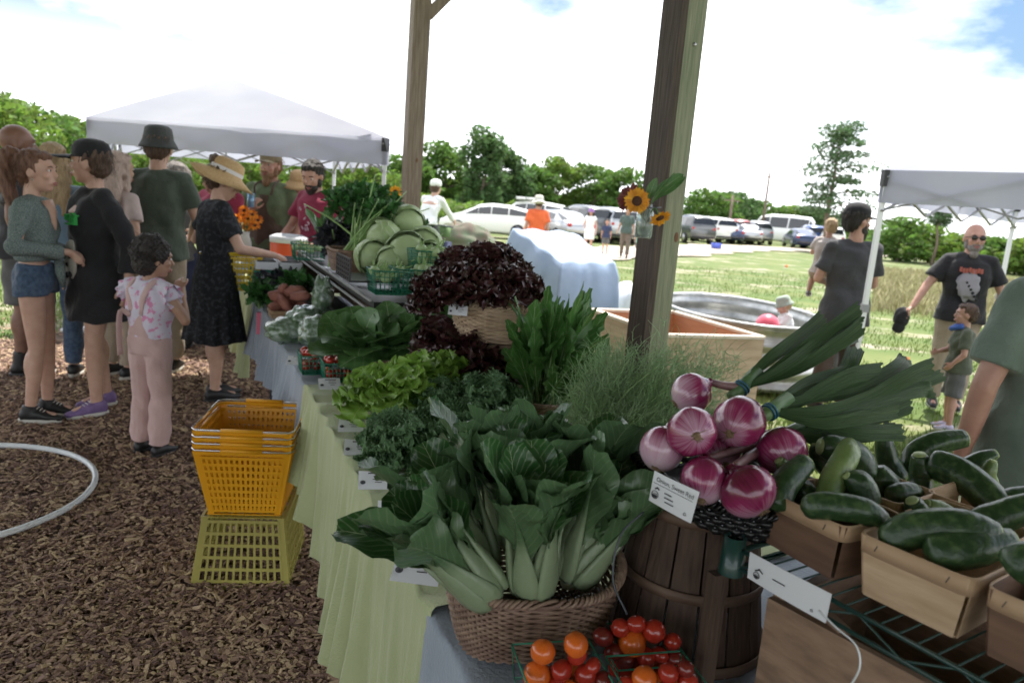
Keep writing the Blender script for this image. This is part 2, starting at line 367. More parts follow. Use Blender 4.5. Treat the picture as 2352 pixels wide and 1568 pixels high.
# ------------------------------------------------------------------ pavilion: posts, beams, roof
def wood(name, a, b, **k): return mat(name, a, b, rough=.8, scale=6, stretch=k.pop('stretch', (14, 14, .8)), bump=.35, bscale=10, **k)
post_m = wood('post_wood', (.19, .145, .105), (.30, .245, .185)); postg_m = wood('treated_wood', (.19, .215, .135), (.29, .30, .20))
postd_m = wood('shaded_post_wood', (.050, .036, .028), (.10, .074, .055))
roof_m = mat('roof_metal', (.3, .31, .32), rough=.5, metal=.3)
PB = (py(1521, 495, 3.5)-T0)@TB
def post_at(Y, px, yy, side, label, two=False):
    c = py(px, yy, Y); c[2] = 0; t = thing('timber_post', label, 'post', c, 'posts of the pavilion')
    m = MB()
    if two:
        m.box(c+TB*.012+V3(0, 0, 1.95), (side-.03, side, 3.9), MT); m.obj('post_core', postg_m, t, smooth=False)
        q = MB(); q.box(c-TB*(side/2-.012)+V3(0, 0, 1.95), (.038, side+.012, 3.9), MT); q.obj('shaded_face', postd_m, t, smooth=False)  # shade of the post's left face, put into a darker wood colour
        k = MB(); k.ell(c-TA*(side/2+.0005)+TB*.045+V3(0, 0, 1.46), (.012, .0015, .024), MT, 12, 6); k.obj('knot', mat('knot', (.17, .08, .035), rough=.7), t)
        for z in (2.3, .9):
            k = MB(); k.tube([c-TA*(side/2-.004)+TB*.02+V3(0, 0, z), c-TA*(side/2+.004)+TB*.02+V3(0, 0, z)], .009, 8); k.obj('bolt', mat('steel', (.4, .4, .4), rough=.35, metal=1), t)
    else:
        m.box(c+V3(0, 0, 1.95), (side, side, 3.9), MT); m.obj('post_core', post_m, t, smooth=False)
        q = MB(); q.bar(c+V3(0, 0, 3.12)+TB*.07, c+V3(0, 0, 3.75)+TB*.62, .09, .09, TA); q.obj('knee_brace', post_m, t, smooth=False)
        k = MB(); k.ell(c-TA*(side/2)+TB*.02+V3(0, 0, 1.87), (.011, .0015, .02), MT, 12, 6); k.obj('knot', mat('knot', (.17, .08, .035), rough=.7), t)
    return c
pB = post_at(3.5, 1521, 495, .135, 'near pavilion post, left face coloured dark for its shade and pale greenish timber on the right', True)
pA = post_at(6.9, 943, 450, .15, 'far pavilion post of plain brown timber rising behind the cabbages')
for s in (-1.9,):
    m = MB(); c = T0+TA*s+TB*PB; m.box(c+V3(0, 0, 1.95), (.135, .135, 3.9), MT)
rf = thing('pavilion_roof', 'pavilion roof sheltering the market tables, above the picture', 'roof', (0, 0, 3.9))
m = MB(); m.bar(tp(-11.8, PB, 3.98), tp(6.3, PB, 3.98), .14, .24); m.obj('beam', post_m, rf, smooth=False)
m = MB(); m.bar(tp(-11.8, -6.8, 3.98), tp(6.3, -5.6, 3.98), .14, .24); m.obj('beam', post_m, rf, smooth=False)
m = MB()
q0 = [tp(-12, 3.1, 4.0), tp(6.3, 3.1, 4.0), tp(6.3, -2.6, 5.4), tp(-12, -2.6, 5.4), tp(-12, -8.3, 4.02), tp(6.3, -8.3, 4.02)]
m.add(np.array(q0+[p+V3(0, 0, .06) for p in q0]), [[0, 1, 2, 3], [3, 2, 5, 4], [6, 9, 8, 7], [9, 10, 11, 8], [0, 6, 7, 1], [4, 5, 11, 10], [1, 7, 8, 2], [2, 8, 11, 5], [0, 3, 9, 6], [3, 4, 10, 9]]); m.obj('roof_sheet', roof_m, rf, smooth=False)

# ------------------------------------------------------------------ trees
bark_m = mat('bark', (.14, .10, .075), (.24, .19, .15), rough=.95, scale=5, stretch=(6, 6, 1), bump=.6, bscale=9)
crown_ms = [mat('foliage_a', (.10, .185, .035), rough=.7, island=.35, trans=.5), mat('foliage_b', (.13, .21, .035), rough=.7, island=.35, trans=.55),
            mat('foliage_c', (.085, .155, .05), rough=.7, island=.35, trans=.5), mat('pine_needles', (.085, .145, .06), rough=.7, island=.5, trans=.4)]
def cards(m, P, size, flat=.0):
    n = len(P); a = rng.normal(size=(n, 3)); a[:, 2] *= (1-flat); a /= np.linalg.norm(a, axis=1)[:, None]; b = np.cross(a, rng.normal(size=(n, 3))); b /= np.linalg.norm(b, axis=1)[:, None]
    s = (size*rng.uniform(.5, 1.5, n))[:, None]; a = a*s; b = b*s*.55
    V = np.stack([P-a, P+b*.8, P+a, P-b], 1).reshape(-1, 3); m.add(V, np.arange(n)[:, None]*4+np.arange(4)[None]); return m
def tree(x, y, h, wd, label, kind='round', mi=0, n=2200, leaf=.22, group='trees beyond the field', trunk_h=.25, name='tree', hide_trunk=False):
    t = thing(name, label, 'tree', (x, y, 0), group); tr = MB(); L_ = []
    top = V3(x+rng.normal()*.1*wd, y, h*.93); pts = [V3(x, y, -.1), V3(x+rng.normal()*.02*h, y, h*.3), V3(x+rng.normal()*.03*h, y, h*.6), top]
    tr.tube(pts, [h*.018+.04, h*.014+.03, h*.01+.015, .02], 7)
    nb = 13 if kind != 'pine' else 19
    for i in range(nb):
        f = trunk_h+(1-trunk_h)*(i+.5)/nb; z = h*f; az = i*2.4+rng.random()
        if kind == 'round': rr = wd*.5*math.sqrt(max(0.05, 1-((f-.5-trunk_h*.4)/(.62))**2))*rng.uniform(.55, 1); up = .12*h
        elif kind == 'pine': rr = wd*.5*(.35+.75*math.sin(min(1, (1-f)*1.25+.12)*math.pi*.62))*rng.uniform(.5, 1.1); up = .02*h
        else: rr = wd*.5*rng.uniform(.3, 1); up = .05*h
        st = V3(x, y, z-up*.6); e = V3(x+math.cos(az)*rr*.75, y+math.sin(az)*rr*.75, z+up*.2); tr.tube([st, (st+e)/2+V3(0, 0, .02*h), e], [.03+.004*h, .02+.003*h, .012], 5)
        L_.append((e, rr))
    tr.obj('trunk', bark_m, t)
    cr_ = MB(); pp = []
    for e, rr in L_+[(top, wd*.16)]:
        k = n//(nb+1); d = rng.normal(size=(k, 3)); d /= np.linalg.norm(d, axis=1)[:, None]; d *= (rng.random(k)**.35)[:, None]
        if kind == 'round': sc = V3(wd*.23, wd*.23, h*.13)
        elif kind == 'pine': sc = V3(.10*wd+rr*.40, .10*wd+rr*.40, h*rng.uniform(.03, .065))
        else: sc = V3(wd*.2, wd*.2, h*.1)
        c = e if kind != 'pine' else e*.8+V3(x, y, e[2])*.2
        pp.append(c+d*sc*rng.uniform(.75, 1.25))
    cards(cr_, np.vstack(pp), leaf, .3); cr_.obj('crown', crown_ms[mi], t, smooth=False); return t
def hy(px, yy, Y): return (1.55+(471+(px-1176)*.082-yy)/F_PX*Y)/1.04
def at(px, Y): return (px-1176-8)/F_PX*Y*1.0
# left wood close to the tents
L1 = [(px, Y, hy(px, yt, Y)-.5, wd) for px, yt, Y, wd in ((-50, 215, 27, 4.4), (35, 238, 26, 3.2), (112, 262, 30, 2.8), (180, 285, 33, 2.6), (250, 350, 38, 4), (340, 358, 40, 4), (430, 362, 40, 4), (560, 365, 42, 4.4), (660, 368, 44, 4), (770, 372, 46, 4.2), (850, 385, 44, 4.0))]
lab = ['dark green tree at the far left edge behind the bald head', 'leafy tree behind the dark-haired girls on the left', 'bright green slender tree left of the tent corner', 'pale green tree touching the left corner of the big white tent',
       'low tree seen under the tent behind the black cap', 'low bushy tree under the tent behind the bucket hat', 'low tree under the tent right of the bucket hat', 'low bushy tree under the tent behind the straw hat',
       'low tree behind the bearded man in the brown apron', 'low bushy tree behind the bearded man in magenta', 'taller green tree just left of the far timber post']
for (px, Y, h, wd), l in zip(L1, lab): tree(at(px, Y), Y, h+.5, wd, l, 'round', int(rng.integers(0, 2)), 2600, .13, 'trees behind the white tent', .08)
C1 = [(px, Y, hy(px, yt, Y)-.9, wd) for px, yt, Y, wd in ((925, 372, 62, 5), (1005, 342, 66, 5.5), (1090, 318, 60, 4.2), (1145, 352, 64, 4.5), (1210, 392, 75, 5), (1260, 376, 80, 6), (1345, 388, 82, 7), (1420, 402, 78, 6), (1490, 340, 70, 3.2), (1605, 446, 78, 7), (1655, 450, 86, 7), (1720, 468, 90, 7), (1790, 480, 92, 8), (1850, 490, 90, 7))]
lab = ['broad green tree right of the far post behind the cyclist', 'large rounded tree above the white sedan', 'tallest tree of the central treeline with a pale trunk', 'round tree sloping down right of the tallest one', 'tree behind the orange-shirted man', 'spreading tree above the blue tarp', 'low pale tree left of the sunflower jar', 'tree just left of the near post behind the sunflowers', 'tree half hidden by the near post, taller than its neighbours',
       'tree just right of the near post', 'rounded tree above the parked cars right of the post', 'tree left of the utility pole on the hill line', 'low tree above the white shuttle van', 'low tree right of the shuttle van behind the lone pine']
for (px, Y, h, wd), l in zip(C1, lab): tree(at(px, Y), Y, h+.9, wd, l, 'round', int(rng.integers(0, 3)), 3000, .24, 'trees beyond the car park', .12)
R1 = [(2040, 46, 3.3, 4.2), (2110, 48, 3.0, 4.4), (2200, 44, 2.7, 4.2), (2270, 42, 2.6, 4.2), (2350, 40, 2.7, 5), (1960, 70, 2.6, 7)]
lab = ['shrubby tree seen between the tent leg and the small umbrella-shaped pine', 'bushy tree directly under the small umbrella-shaped pine', 'bushy tree left of the bald man in sunglasses', 'bushy tree right behind the bald man in sunglasses', 'bushy tree at the right edge beyond the back tent leg', 'low distant tree behind the man in the black cap']
for (px, Y, h, wd), l in zip(R1, lab): tree(at(px, Y), Y, h-.9, wd, l, 'round', int(rng.integers(0, 2)), 2200, .15, 'bushes along the right of the field', .03)
tree(at(1876, 52), 52, 8.5, 5.2, 'tall lone pine with layered branches standing in the field right of the shuttle van', 'pine', 3, 5600, .12, None, .27, 'pine_tree')
tree(at(2120, 44), 44, 3.9, 2.2, 'small umbrella-shaped pine framed under the right tent', 'pine', 3, 1500, .10, None, .6, 'pine_tree')
# continuous wood behind everything
def wood_mass(name, pts, n, size, mi):
    m = MB(); pp = []
    for _ in range(n):
        i = rng.integers(0, len(pts)-1); u = rng.random(); a, b = np.array(pts[i], float), np.array(pts[i+1], float); c = a*(1-u)+b*u
        hh = c[2]*(.75+.35*noise.noise(Vector((c[0]*.22, c[1]*.1, 0)))+.25*noise.noise(Vector((c[0]*.8, 0, 5)))); pp.append((c[0], c[1]+rng.uniform(-2, 5), max(.05, hh*rng.random()**.6)))
    cards(m, np.array(pp), size, .3); return stuff(m.obj(name, crown_ms[mi], smooth=False))
wood_mass('distant_wood', [(-70, 70, 4.2), (-30, 62, 3.6), (-14, 66, 4.6), (-4, 70, 5.0), (4, 84, 4.4), (20, 92, 3.6), (36, 98, 3.0), (55, 92, 2.2), (80, 80, 2.2)], 26000, .42, 0)
wood_mass('bush_line', [(-34, 40, 2.6), (-16, 42, 2.3), (-4, 50, 1.9), (6, 64, 1.5), (26, 82, 1.3), (30, 50, 1.3), (40, 46, 1.6), (60, 44, 2)], 16000, .22, 1)

# ------------------------------------------------------------------ utility poles
for px, Y, h, l in ((1727, 66, 6.0, 'tall grey utility pole rising left of the shuttle van'), (1652, 60, 3.6, 'shorter utility pole among the parked cars right of the near post')):
    x = at(px, Y); t = thing('utility_pole', l, 'pole', (x, Y, 0), 'utility poles by the car park'); m = MB(); m.tube([(x, Y, 0), (x, Y, h)], [.13, .09], 8); m.obj('pole', bark_m, t)
    m = MB(); m.bar((x-.6, Y, h-.4), (x+.6, Y, h-.4), .1, .1); m.obj('crossarm', bark_m, t)

# ------------------------------------------------------------------ cars
glass_m = mat('car_glass', (.015, .018, .022), rough=.08, spec=.7); tyre_m = mat('tyre', (.02, .02, .02), rough=.8); rim_m = mat('rim', (.45, .45, .46), rough=.3, metal=.8)
lampr_m = mat('tail_lamp', (.35, .02, .02), rough=.2); lampw_m = mat('head_lamp', (.7, .7, .7), rough=.1); trim_m = mat('black_trim', (.02, .02, .022), rough=.5)
PAINT = {k: mat('paint_'+k, c, rough=.25, coat=.6, metal=mm) for k, c, mm in (('white', (.78, .78, .76), 0), ('silver', (.42, .43, .44), .6), ('grey', (.13, .135, .14), .5), ('navy', (.03, .05, .12), .3), ('black', (.015, .015, .017), .2), ('red', (.32, .02, .02), .2), ('blue', (.05, .10, .28), .3), ('beige', (.4, .36, .29), .4))}
SHAPES = {
 'sedan': (1.75, [(-2.25, .5, .72, .72), (-2.18, .33, .93, .93), (-1.75, .24, 1.0, 1.02), (-1.0, .22, 1.0, 1.37), (-.3, .22, .98, 1.45), (.35, .22, .96, 1.43), (1.15, .22, .94, .97), (1.8, .25, .84, .86), (2.2, .3, .66, .68), (2.26, .42, .55, .55)]),
 'hatch': (1.74, [(-2.15, .45, .85, .85), (-2.1, .3, .98, 1.02), (-1.75, .24, 1.02, 1.30), (-.9, .22, 1.0, 1.46), (-.1, .22, .98, 1.49), (.5, .22, .96, 1.40), (1.35, .22, .94, .98), (1.85, .25, .82, .84), (2.2, .3, .62, .64), (2.26, .42, .52, .52)]),
 'suv': (1.9, [(-2.3, .5, .95, .95), (-2.26, .36, 1.08, 1.2), (-2.05, .3, 1.1, 1.66), (-1.2, .28, 1.08, 1.76), (-.2, .28, 1.06, 1.78), (.4, .28, 1.05, 1.68), (1.05, .28, 1.04, 1.1), (1.85, .3, .98, 1.0), (2.25, .35, .78, .8), (2.33, .45, .65, .65)]),
 'van': (2.0, [(-2.95, .45, 1.1, 1.1), (-2.92, .35, 1.25, 2.1), (-2.7, .3, 1.25, 2.42), (-1.0, .3, 1.25, 2.5), (.6, .3, 1.25, 2.48), (1.4, .3, 1.2, 2.3), (2.0, .3, 1.15, 1.3), (2.6, .33, 1.0, 1.05), (2.9, .4, .75, .77), (2.97, .5, .6, .6)])}
def ringpt(st, W):
    x, zb, zl, zr = st; cab = zr-zl > .12; k = W/2*(1 if abs(x) < 1.9 else .9); wr = k*.98-(.42*(zr-zl) if cab else .03)
    if not cab: zr = max(zr, zl+.01)
    half = [(-k*.93, zb), (-k, zb+.1), (-k, (zb+zl)*.5+.05), (-k*.97, zl), (-wr, zr-.05*(1 if cab else .1)), (-wr*.85, zr+.01), (0, zr+.04)]
    return np.array([(x, y, z) for y, z in half]+[(x, -y, z) for y, z in half[-2::-1]])
def build_car(kind, label, color, loc, rz, group):
    W, S = SHAPES[kind]; t = thing('parked_car' if kind != 'van' else 'shuttle_van', label, 'car' if kind != 'van' else 'van', loc, group, rz)
    Rg = [ringpt(s, W) for s in S]; m = MB(); m.rings(Rg); m.obj('body', PAINT[color], t)
    cab = [i for i, s in enumerate(S) if s[3]-s[2] > .12]
    for sg in (0, 1):
        m = MB()
        for a, b in zip(cab[:-1], cab[1:]):
            def q(i, u):
                r = Rg[i]; p, o = (r[3], r[4]) if sg == 0 else (r[-4], r[-5]); return p*(1-u)+o*u+V3(0, -.012 if sg == 0 else .012, 0)
            A0, B0, B1, A1 = q(a, .12), q(b, .12), q(b, .86), q(a, .86); e = (B0-A0)*.03; m.add([A0+e, B0-e, B1-e, A1+e], [[0, 1, 2, 3]])
        a, b = cab[-1], cab[-1]+1
        def q2(i, u):
            r = Rg[i]; p, o = (r[3], r[4]) if sg == 0 else (r[-4], r[-5]); return p*(1-u)+o*u+V3(0, -.012 if sg == 0 else .012, 0)
        m.add([q2(a, .12), q2(a, .12)+(q2(b, .5)-q2(a, .12))*.7, q2(a, .86)], [[0, 1, 2]]); m.obj('side_window', glass_m, t, smooth=False)
    for nm, a, b in (('windshield', cab[-1], cab[-1]+1), ('rear_window', cab[0], cab[0]-1)):
        ra, rb = Rg[a], Rg[b]; up = V3(.02 if nm == 'windshield' else -.02, 0, .02); f = lambda r, y, z: r*1
        pa = [ra[4]*.93+ra[6]*.07, ra[8]*.93+ra[6]*.07]; pb = [rb[4]*.95+rb[6]*.05, rb[8]*.95+rb[6]*.05]
        A0, A1 = pa[0]*.93+pb[0]*.07+up, pa[1]*.93+pb[1]*.07+up; B0, B1 = pa[0]*.1+pb[0]*.9+up, pa[1]*.1+pb[1]*.9+up; m = MB(); m.add([B0, B1, A1+V3(0, 0, .02), A0+V3(0, 0, .02)], [[0, 1, 2, 3]]); m.obj(nm, glass_m, t, smooth=False)
    Lh = S[-1][0]
    for wx in (-Lh*.6, Lh*.62):
        for sy in (-1, 1):
            m = MB(); m.tube([(wx, sy*(W/2-.2), .33), (wx, sy*(W/2+.012), .33)], .33, 18); wo = m.obj('wheel', tyre_m, t)
            m = MB(); m.tube([(wx, sy*(W/2), .33), (wx, sy*(W/2+.022), .33)], .22, 12); m.obj('rim', rim_m, wo)
    for sy in (-1, 1):
        m = MB(); m.ell((S[-2][0]-.04, sy*W*.34, S[-2][2]-.03), (.1, .2, .09)); m.obj('headlight', lampw_m, t)
        m = MB(); m.ell((S[0][0]+.05, sy*W*.37, S[1][2]-.1), (.07, .13, .1 if kind != 'van' else .25)); m.obj('taillight', lampr_m, t)
    m = MB(); m.box((S[0][0]+.04, 0, .45), (.12, W*.8, .12)); m.obj('bumper', trim_m if kind != 'van' else PAINT[color], t)
    m = MB(); m.box((Lh-.08, 0, .42), (.12, W*.78, .13)); m.obj('bumper', trim_m, t)
    return t
def P0(px, Y): return (at(px, Y), Y, 0)
build_car('hatch', 'large white hatchback nearest the road, behind the boulder', 'white', P0(1112, 35), R(178), 'cars in the field car park')
build_car('suv', 'white minivan with roof boxes just behind the white hatchback', 'white', P0(1190, 40), R(168), 'cars in the field car park')
row = [('sedan', 'silver', 1268, 36, 'silver sedan right behind the orange-shirted man', 115), ('suv', 'grey', 1318, 40, 'dark grey car left of the woman in the purple hat', 110), ('sedan', 'navy', 1345, 44, 'navy car directly behind the woman in the purple hat', 110),
       ('suv', 'silver', 1380, 40, 'silver car behind the child in navy', 108), ('sedan', 'navy', 1410, 46, 'blue car between the child in navy and the dark green man', 105), ('suv', 'grey', 1440, 42, 'grey car behind the man in dark green', 103), ('suv', 'white', 1480, 46, 'white van left of the near post behind the jar', 100),
       ('suv', 'grey', 1566, 50, 'grey truck just right of the near post', 100), ('suv', 'white', 1590, 56, 'white van third right of the near post', 100), ('suv', 'white', 1622, 56, 'white car left of the short utility pole', 95), ('sedan', 'navy', 1648, 56, 'dark blue car at the foot of the short utility pole', 90),
       ('suv', 'red', 1672, 60, 'dark red car between the two utility poles', 88), ('sedan', 'silver', 1694, 58, 'silver car left of the tall utility pole', 85), ('suv', 'silver', 1716, 60, 'silver car at the foot of the tall utility pole', 85),
       ('sedan', 'navy', 1815, 58, 'navy car right of the shuttle van', 80), ('suv', 'blue', 1838, 60, 'blue car left of the lone pine', 80), ('sedan', 'white', 1862, 60, 'white car behind the trunk of the lone pine', 75), ('suv', 'white', 1888, 58, 'white car right of the lone pine', 70)]
for k, c, px, Y, l, a in row: build_car(k, l, c, P0(px, Y), R(a+rng.normal()*2), 'cars in the field car park')
v = build_car('van', 'long white shuttle van parked at the right end of the car park', 'white', P0(1762, 66), R(148), None)
if 'group' in v: del v['group']
roofbox_m = mat('pale_plastic', (.7, .7, .68), rough=.5)
for px, Y in ((1178, 39.5), (1200, 39.6)):
    x, y, _ = P0(px, Y); m = MB(); m.box((x, y, 1.9), (.5, .7, .14)); tag(m.obj('roof_box', roofbox_m, loc=(x, y, 1.85)), 'pale box on the roof of the white minivan, %s one' % ('left' if px < 1190 else 'right'), 'roof box', 'boxes on the minivan roof')
cone_m = mat('orange_plastic', (.8, .16, .03), rough=.5)
for px, py_, Y, l in ((1192, 500, 30, 'orange traffic cone in front of the white hatchback wheel'), (1202, 485, 33, 'orange traffic cone farther back by the hatchback window'), (2052, 873, 7.6, None)):
    if l is None: continue
    x = at(px, Y); m = MB(); m.box((x, Y, .02), (.36, .36, .04)); m.lathe([(.14, .04), (.03, .7), (.001, .71)], (x, Y, 0), 14); tag(m.obj('traffic_cone', cone_m, loc=(x, Y, 0)), l, 'cone')
# boulder-like mound
x, y = at(1068, 20), 20
m = MB(); m.ell((x, y, .42), (.88, .6, .5), roty(.25), 40, 26, .35); bo = m.obj('boulder', mat('boulder', (.15, .11, .09), (.10, .13, .08), rough=.95, scale=3, bump=.8, bscale=14), loc=(x, y, 0)); tag(bo, 'rounded brown boulder mottled green, in front of the white hatchback', 'boulder')
# small blue crate and marker flags in the grass
p = pz(1644, 572, 0); m = MB(); m.box(p+V3(0, 0, .18), (.5, .35, .3)); tag(m.obj('cooler', mat('blue_plastic', (.08, .12, .5), rough=.4), loc=p), 'small blue cooler left by the road edge', 'cooler')
for i, (a, b, cc, l) in enumerate(((1800, 628, (.8, .3, .1), 'tiny orange marker flag in the middle of the lawn'), (1868, 640, (.85, .85, .85), 'white marker flag on the lawn below the lone pine'), (2055, 880, (.8, .25, .08), 'orange marker flag in the grass right of the tent leg'), (1333, 652, (.85, .3, .15), 'orange marker flag left of the near post'))):
    p = pz(a, b, 0.12); p[2] = 0; t = thing('marker_flag', l, 'flag', p, 'marker flags in the grass'); m = MB(); m.tube([p, p+V3(0, 0, .4)], .006, 5); m.obj('wire', rim_m, t)
    m = MB(); m.box(p+V3(.05, 0, .35), (.1, .004, .08)); m.obj('flag', mat('flag%d' % i, cc, rough=.6), t)

# ------------------------------------------------------------------ tents
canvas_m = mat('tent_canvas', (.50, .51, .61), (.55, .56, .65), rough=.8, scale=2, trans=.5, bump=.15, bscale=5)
pole_m = mat('tent_pole', (.72, .73, .74), rough=.35, metal=.2); bar_m = mat('truss_bar', (.30, .30, .31), rough=.5)
def tent(corners, ez, pk, label, vh=.24):
    C4 = [np.array([*c[:2], ez]) for c in corners]; ctr = sum(C4)/4; ctr[2] = pk; base = ctr.copy(); base[2] = 0
    t = thing('canopy_tent', label, 'tent', base)
    m = MB()
    for i in range(4):
        a, b = C4[i], C4[(i+1) % 4]; G = []
        for v in np.linspace(0, 1, 14):
            row = []
            for u in np.linspace(0, 1, 22):
                e = a*(1-u)+b*u; p = e*(1-v)+ctr*v; p = p.copy(); p[2] = ez+(pk-ez)*(v**.95)-.05*math.sin(math.pi*u)*(1-v)*math.sin(v*math.pi); row.append(p)
            G.append(row)
        m.grid(np.array(G))
        n = unit(np.cross(b-a, V3(0, 0, 1))); V = []
        for v in np.linspace(0, 1, 5):
            V.append([a*(1-u)+b*u+V3(0, 0, .0-vh*v)+n*(.012+.03*v*math.sin(u*14+i)*math.sin(math.pi*u)+.012*math.sin(u*37)*v) for u in np.linspace(0, 1, 48)])
        m.grid(np.array(V))
    m.obj('canopy', canvas_m, t)
    for c in C4:
        d = unit(ctr-c); d[2] = 0; q = MB(); p = c+d*.04; q.box((p[0], p[1], ez/2+.35), (.035, .035, ez-.75)); q.box((p[0], p[1], .5), (.028, .028, 1.0)); q.box((p[0], p[1], .01), (.09, .09, .02)); lg = q.obj('leg', pole_m, t, smooth=False)
        q = MB(); q.box((p[0], p[1], .98), (.05, .05, .06)); q.obj('clamp', bar_m, lg, smooth=False)
        q = MB(); q.box((p[0], p[1], ez-.06), (.06, .06, .12)); q.obj('corner_joint', trim_m, t, smooth=False)
    for i in range(4):
        a, b = C4[i], C4[(i+1) % 4]; off = unit(np.cross(V3(0, 0, 1), b-a))*.05
        if (ctr-a)@off < 0: off = -off
        k = 4
        for j in range(k):
            p, q_ = a+(b-a)*j/k+off, a+(b-a)*(j+1)/k+off
            for z1, z2 in ((-.05, -.3), (-.3, -.05)):
                q = MB(); q.bar(p+V3(0, 0, z1), q_+V3(0, 0, z2), .022, .012); q.obj('truss_bar', bar_m, t, smooth=False)
    for i in range(4):
        e = (C4[i]+C4[(i+1) % 4])/2; q = MB(); q.bar(e+V3(0, 0, -.18), V3(ctr[0], ctr[1], pk-.35), .022, .012); q.obj('truss_bar', bar_m, t, smooth=False)
    q = MB(); q.tube([(ctr[0], ctr[1], pk-.45), (ctr[0], ctr[1], pk-.03)], .025, 10); q.obj('centre_pole', pole_m, t); return t
eA, eB = pz(200, 268, 2.05), pz(893, 318, 2.05); eD = py(775, 350, 9.6); eE = eA+eD-eB
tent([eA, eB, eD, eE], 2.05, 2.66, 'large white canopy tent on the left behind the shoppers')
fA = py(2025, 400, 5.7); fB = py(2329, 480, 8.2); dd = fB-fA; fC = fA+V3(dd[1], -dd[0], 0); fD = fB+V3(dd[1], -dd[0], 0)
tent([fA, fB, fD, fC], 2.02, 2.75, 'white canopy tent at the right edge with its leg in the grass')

# ------------------------------------------------------------------ planter, stock tank, tarp
ply_m = mat('plywood', (.42, .30, .20), (.55, .42, .29), rough=.75, scale=3, stretch=(1, 1, 8), bump=.2, bscale=14)
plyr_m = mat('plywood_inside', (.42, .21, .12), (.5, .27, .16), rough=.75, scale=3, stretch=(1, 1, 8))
zt = .62
A_, C_, B_ = pz(1362, 714, zt), pz(1751, 778, zt), pz(1530, 773, zt); D_ = pz(1548, 719, zt)
t = thing('planter_box', 'empty plywood planter box behind the near post', 'planter', ((A_+C_)/2)*V3(1, 1, 0))
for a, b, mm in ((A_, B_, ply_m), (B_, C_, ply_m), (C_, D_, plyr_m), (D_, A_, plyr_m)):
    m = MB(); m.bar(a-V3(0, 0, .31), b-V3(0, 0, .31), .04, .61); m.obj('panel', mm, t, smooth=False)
    m = MB(); m.bar(a+V3(0, 0, .012), b+V3(0, 0, .012), .07, .024); m.obj('top_rail', mat('pale_rail', (.62, .52, .42), (.7, .6, .5), rough=.7), t, smooth=False)
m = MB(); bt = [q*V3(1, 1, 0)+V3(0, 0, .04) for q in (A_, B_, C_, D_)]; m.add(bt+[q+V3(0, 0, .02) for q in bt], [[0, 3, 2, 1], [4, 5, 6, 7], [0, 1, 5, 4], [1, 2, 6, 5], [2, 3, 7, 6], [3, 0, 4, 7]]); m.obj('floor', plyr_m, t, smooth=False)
galv_m = mat('galvanised', (.42, .43, .42), (.58, .58, .56), rough=.42, metal=.75, scale=9, det=2)
tc_, ta, tb_, th_ = V3(2.45, 8.1, 0), .80, 1.3, .62
t = thing('stock_tank', 'oval galvanised stock tank on the grass with a toddler inside', 'tank', tc_)
pr = [(z, 1+.012*math.sin(z*2*math.pi/.14)+(.02 if .38 < z < .46 else 0)) for z in np.linspace(0, th_, 36)]
th = np.linspace(0, 2*math.pi, 64, endpoint=False)
Rg = [[(tc_[0]+ta*k*math.cos(a), tc_[1]+tb_*k*math.sin(a), z) for a in th] for z, k in pr]+[[(tc_[0]+ta*k*.985*math.cos(a), tc_[1]+tb_*k*.985*math.sin(a), z) for a in th] for z, k in pr[::-1]]
Rg += [[(tc_[0]+ta*.985*math.cos(a), tc_[1]+tb_*.985*math.sin(a), .02) for a in th], [(tc_[0]+.01*math.cos(a), tc_[1]+.01*math.sin(a), .02) for a in th]]
m = MB(); m.rings(Rg); m.obj('tank_wall', galv_m, t)
m = MB(); m.tube([(tc_[0]+ta*1.01*math.cos(a), tc_[1]+tb_*1.01*math.sin(a), th_) for a in np.linspace(0, 2*math.pi, 65)], .022, 8); m.obj('rim', galv_m, t)
# tarp
tarp_m = mat('blue_tarp', (.30, .40, .56), (.36, .46, .62), rough=.55, scale=4, bump=.4, bscale=9)
a1, a2, b1, b2 = pz(1178, 524, 1.27), pz(1317, 533, 1.27), pz(1290, 600, .97), pz(1412, 604, .97)
ctr = (a1+a2+b1+b2)/4; t0 = ctr*V3(1, 1, 0); m = MB(); loop = []
per = [a1, b1, b2, a2]; N_ = 30
for i in range(4):
    for k in range(N_): loop.append(per[i]*(1-k/N_)+per[(i+1) % 4]*(k/N_))
loop = np.array(loop); n = len(loop); rgs = []
for f in (.02, .35, .7, .95, 1.0):
    rgs.append([ctr*(1-f)+p*f-V3(0, 0, .012*math.sin(i*.5)*f+(.03 if f < .9 else 0)*math.sin(f*3)) for i, p in enumerate(loop)])
for k, v in enumerate(np.linspace(.04, 1, 14)):
    rr = []
    for i, p in enumerate(loop):
        d = unit((p-ctr)*V3(1, 1, 0)); am = .015+.07*v; fold = .5*(.7*math.sin(i*2*math.pi/n*5+1.3*math.sin(i*.13))+.35*math.sin(i*2*math.pi/n*17+3*v+math.sin(i*.3)*2)+.5*math.sin(i*2*math.pi/n*8+v*2))
        q = p+d*(.05*min(1, v*6)+.10*v+fold*am*.55); q[2] = p[2]*(1-v)+.02; rr.append(q)
    rgs.append(rr)
m.rings(rgs, cap=False); tag(m.obj('tarp_cover', tarp_m, loc=t0), 'pale blue tarp draped to the ground over a sloping stand behind the red lettuce', 'tarp')
m = MB(); p = pz(1436, 700, .3); m.ell(p, (.2, .3, .33), None, 20, 12, .2); tag(m.obj('white_sack', mat('white_plastic', (.75, .76, .78), rough=.5), loc=p*V3(1, 1, 0)), 'white sack on the grass right of the blue tarp', 'sack')

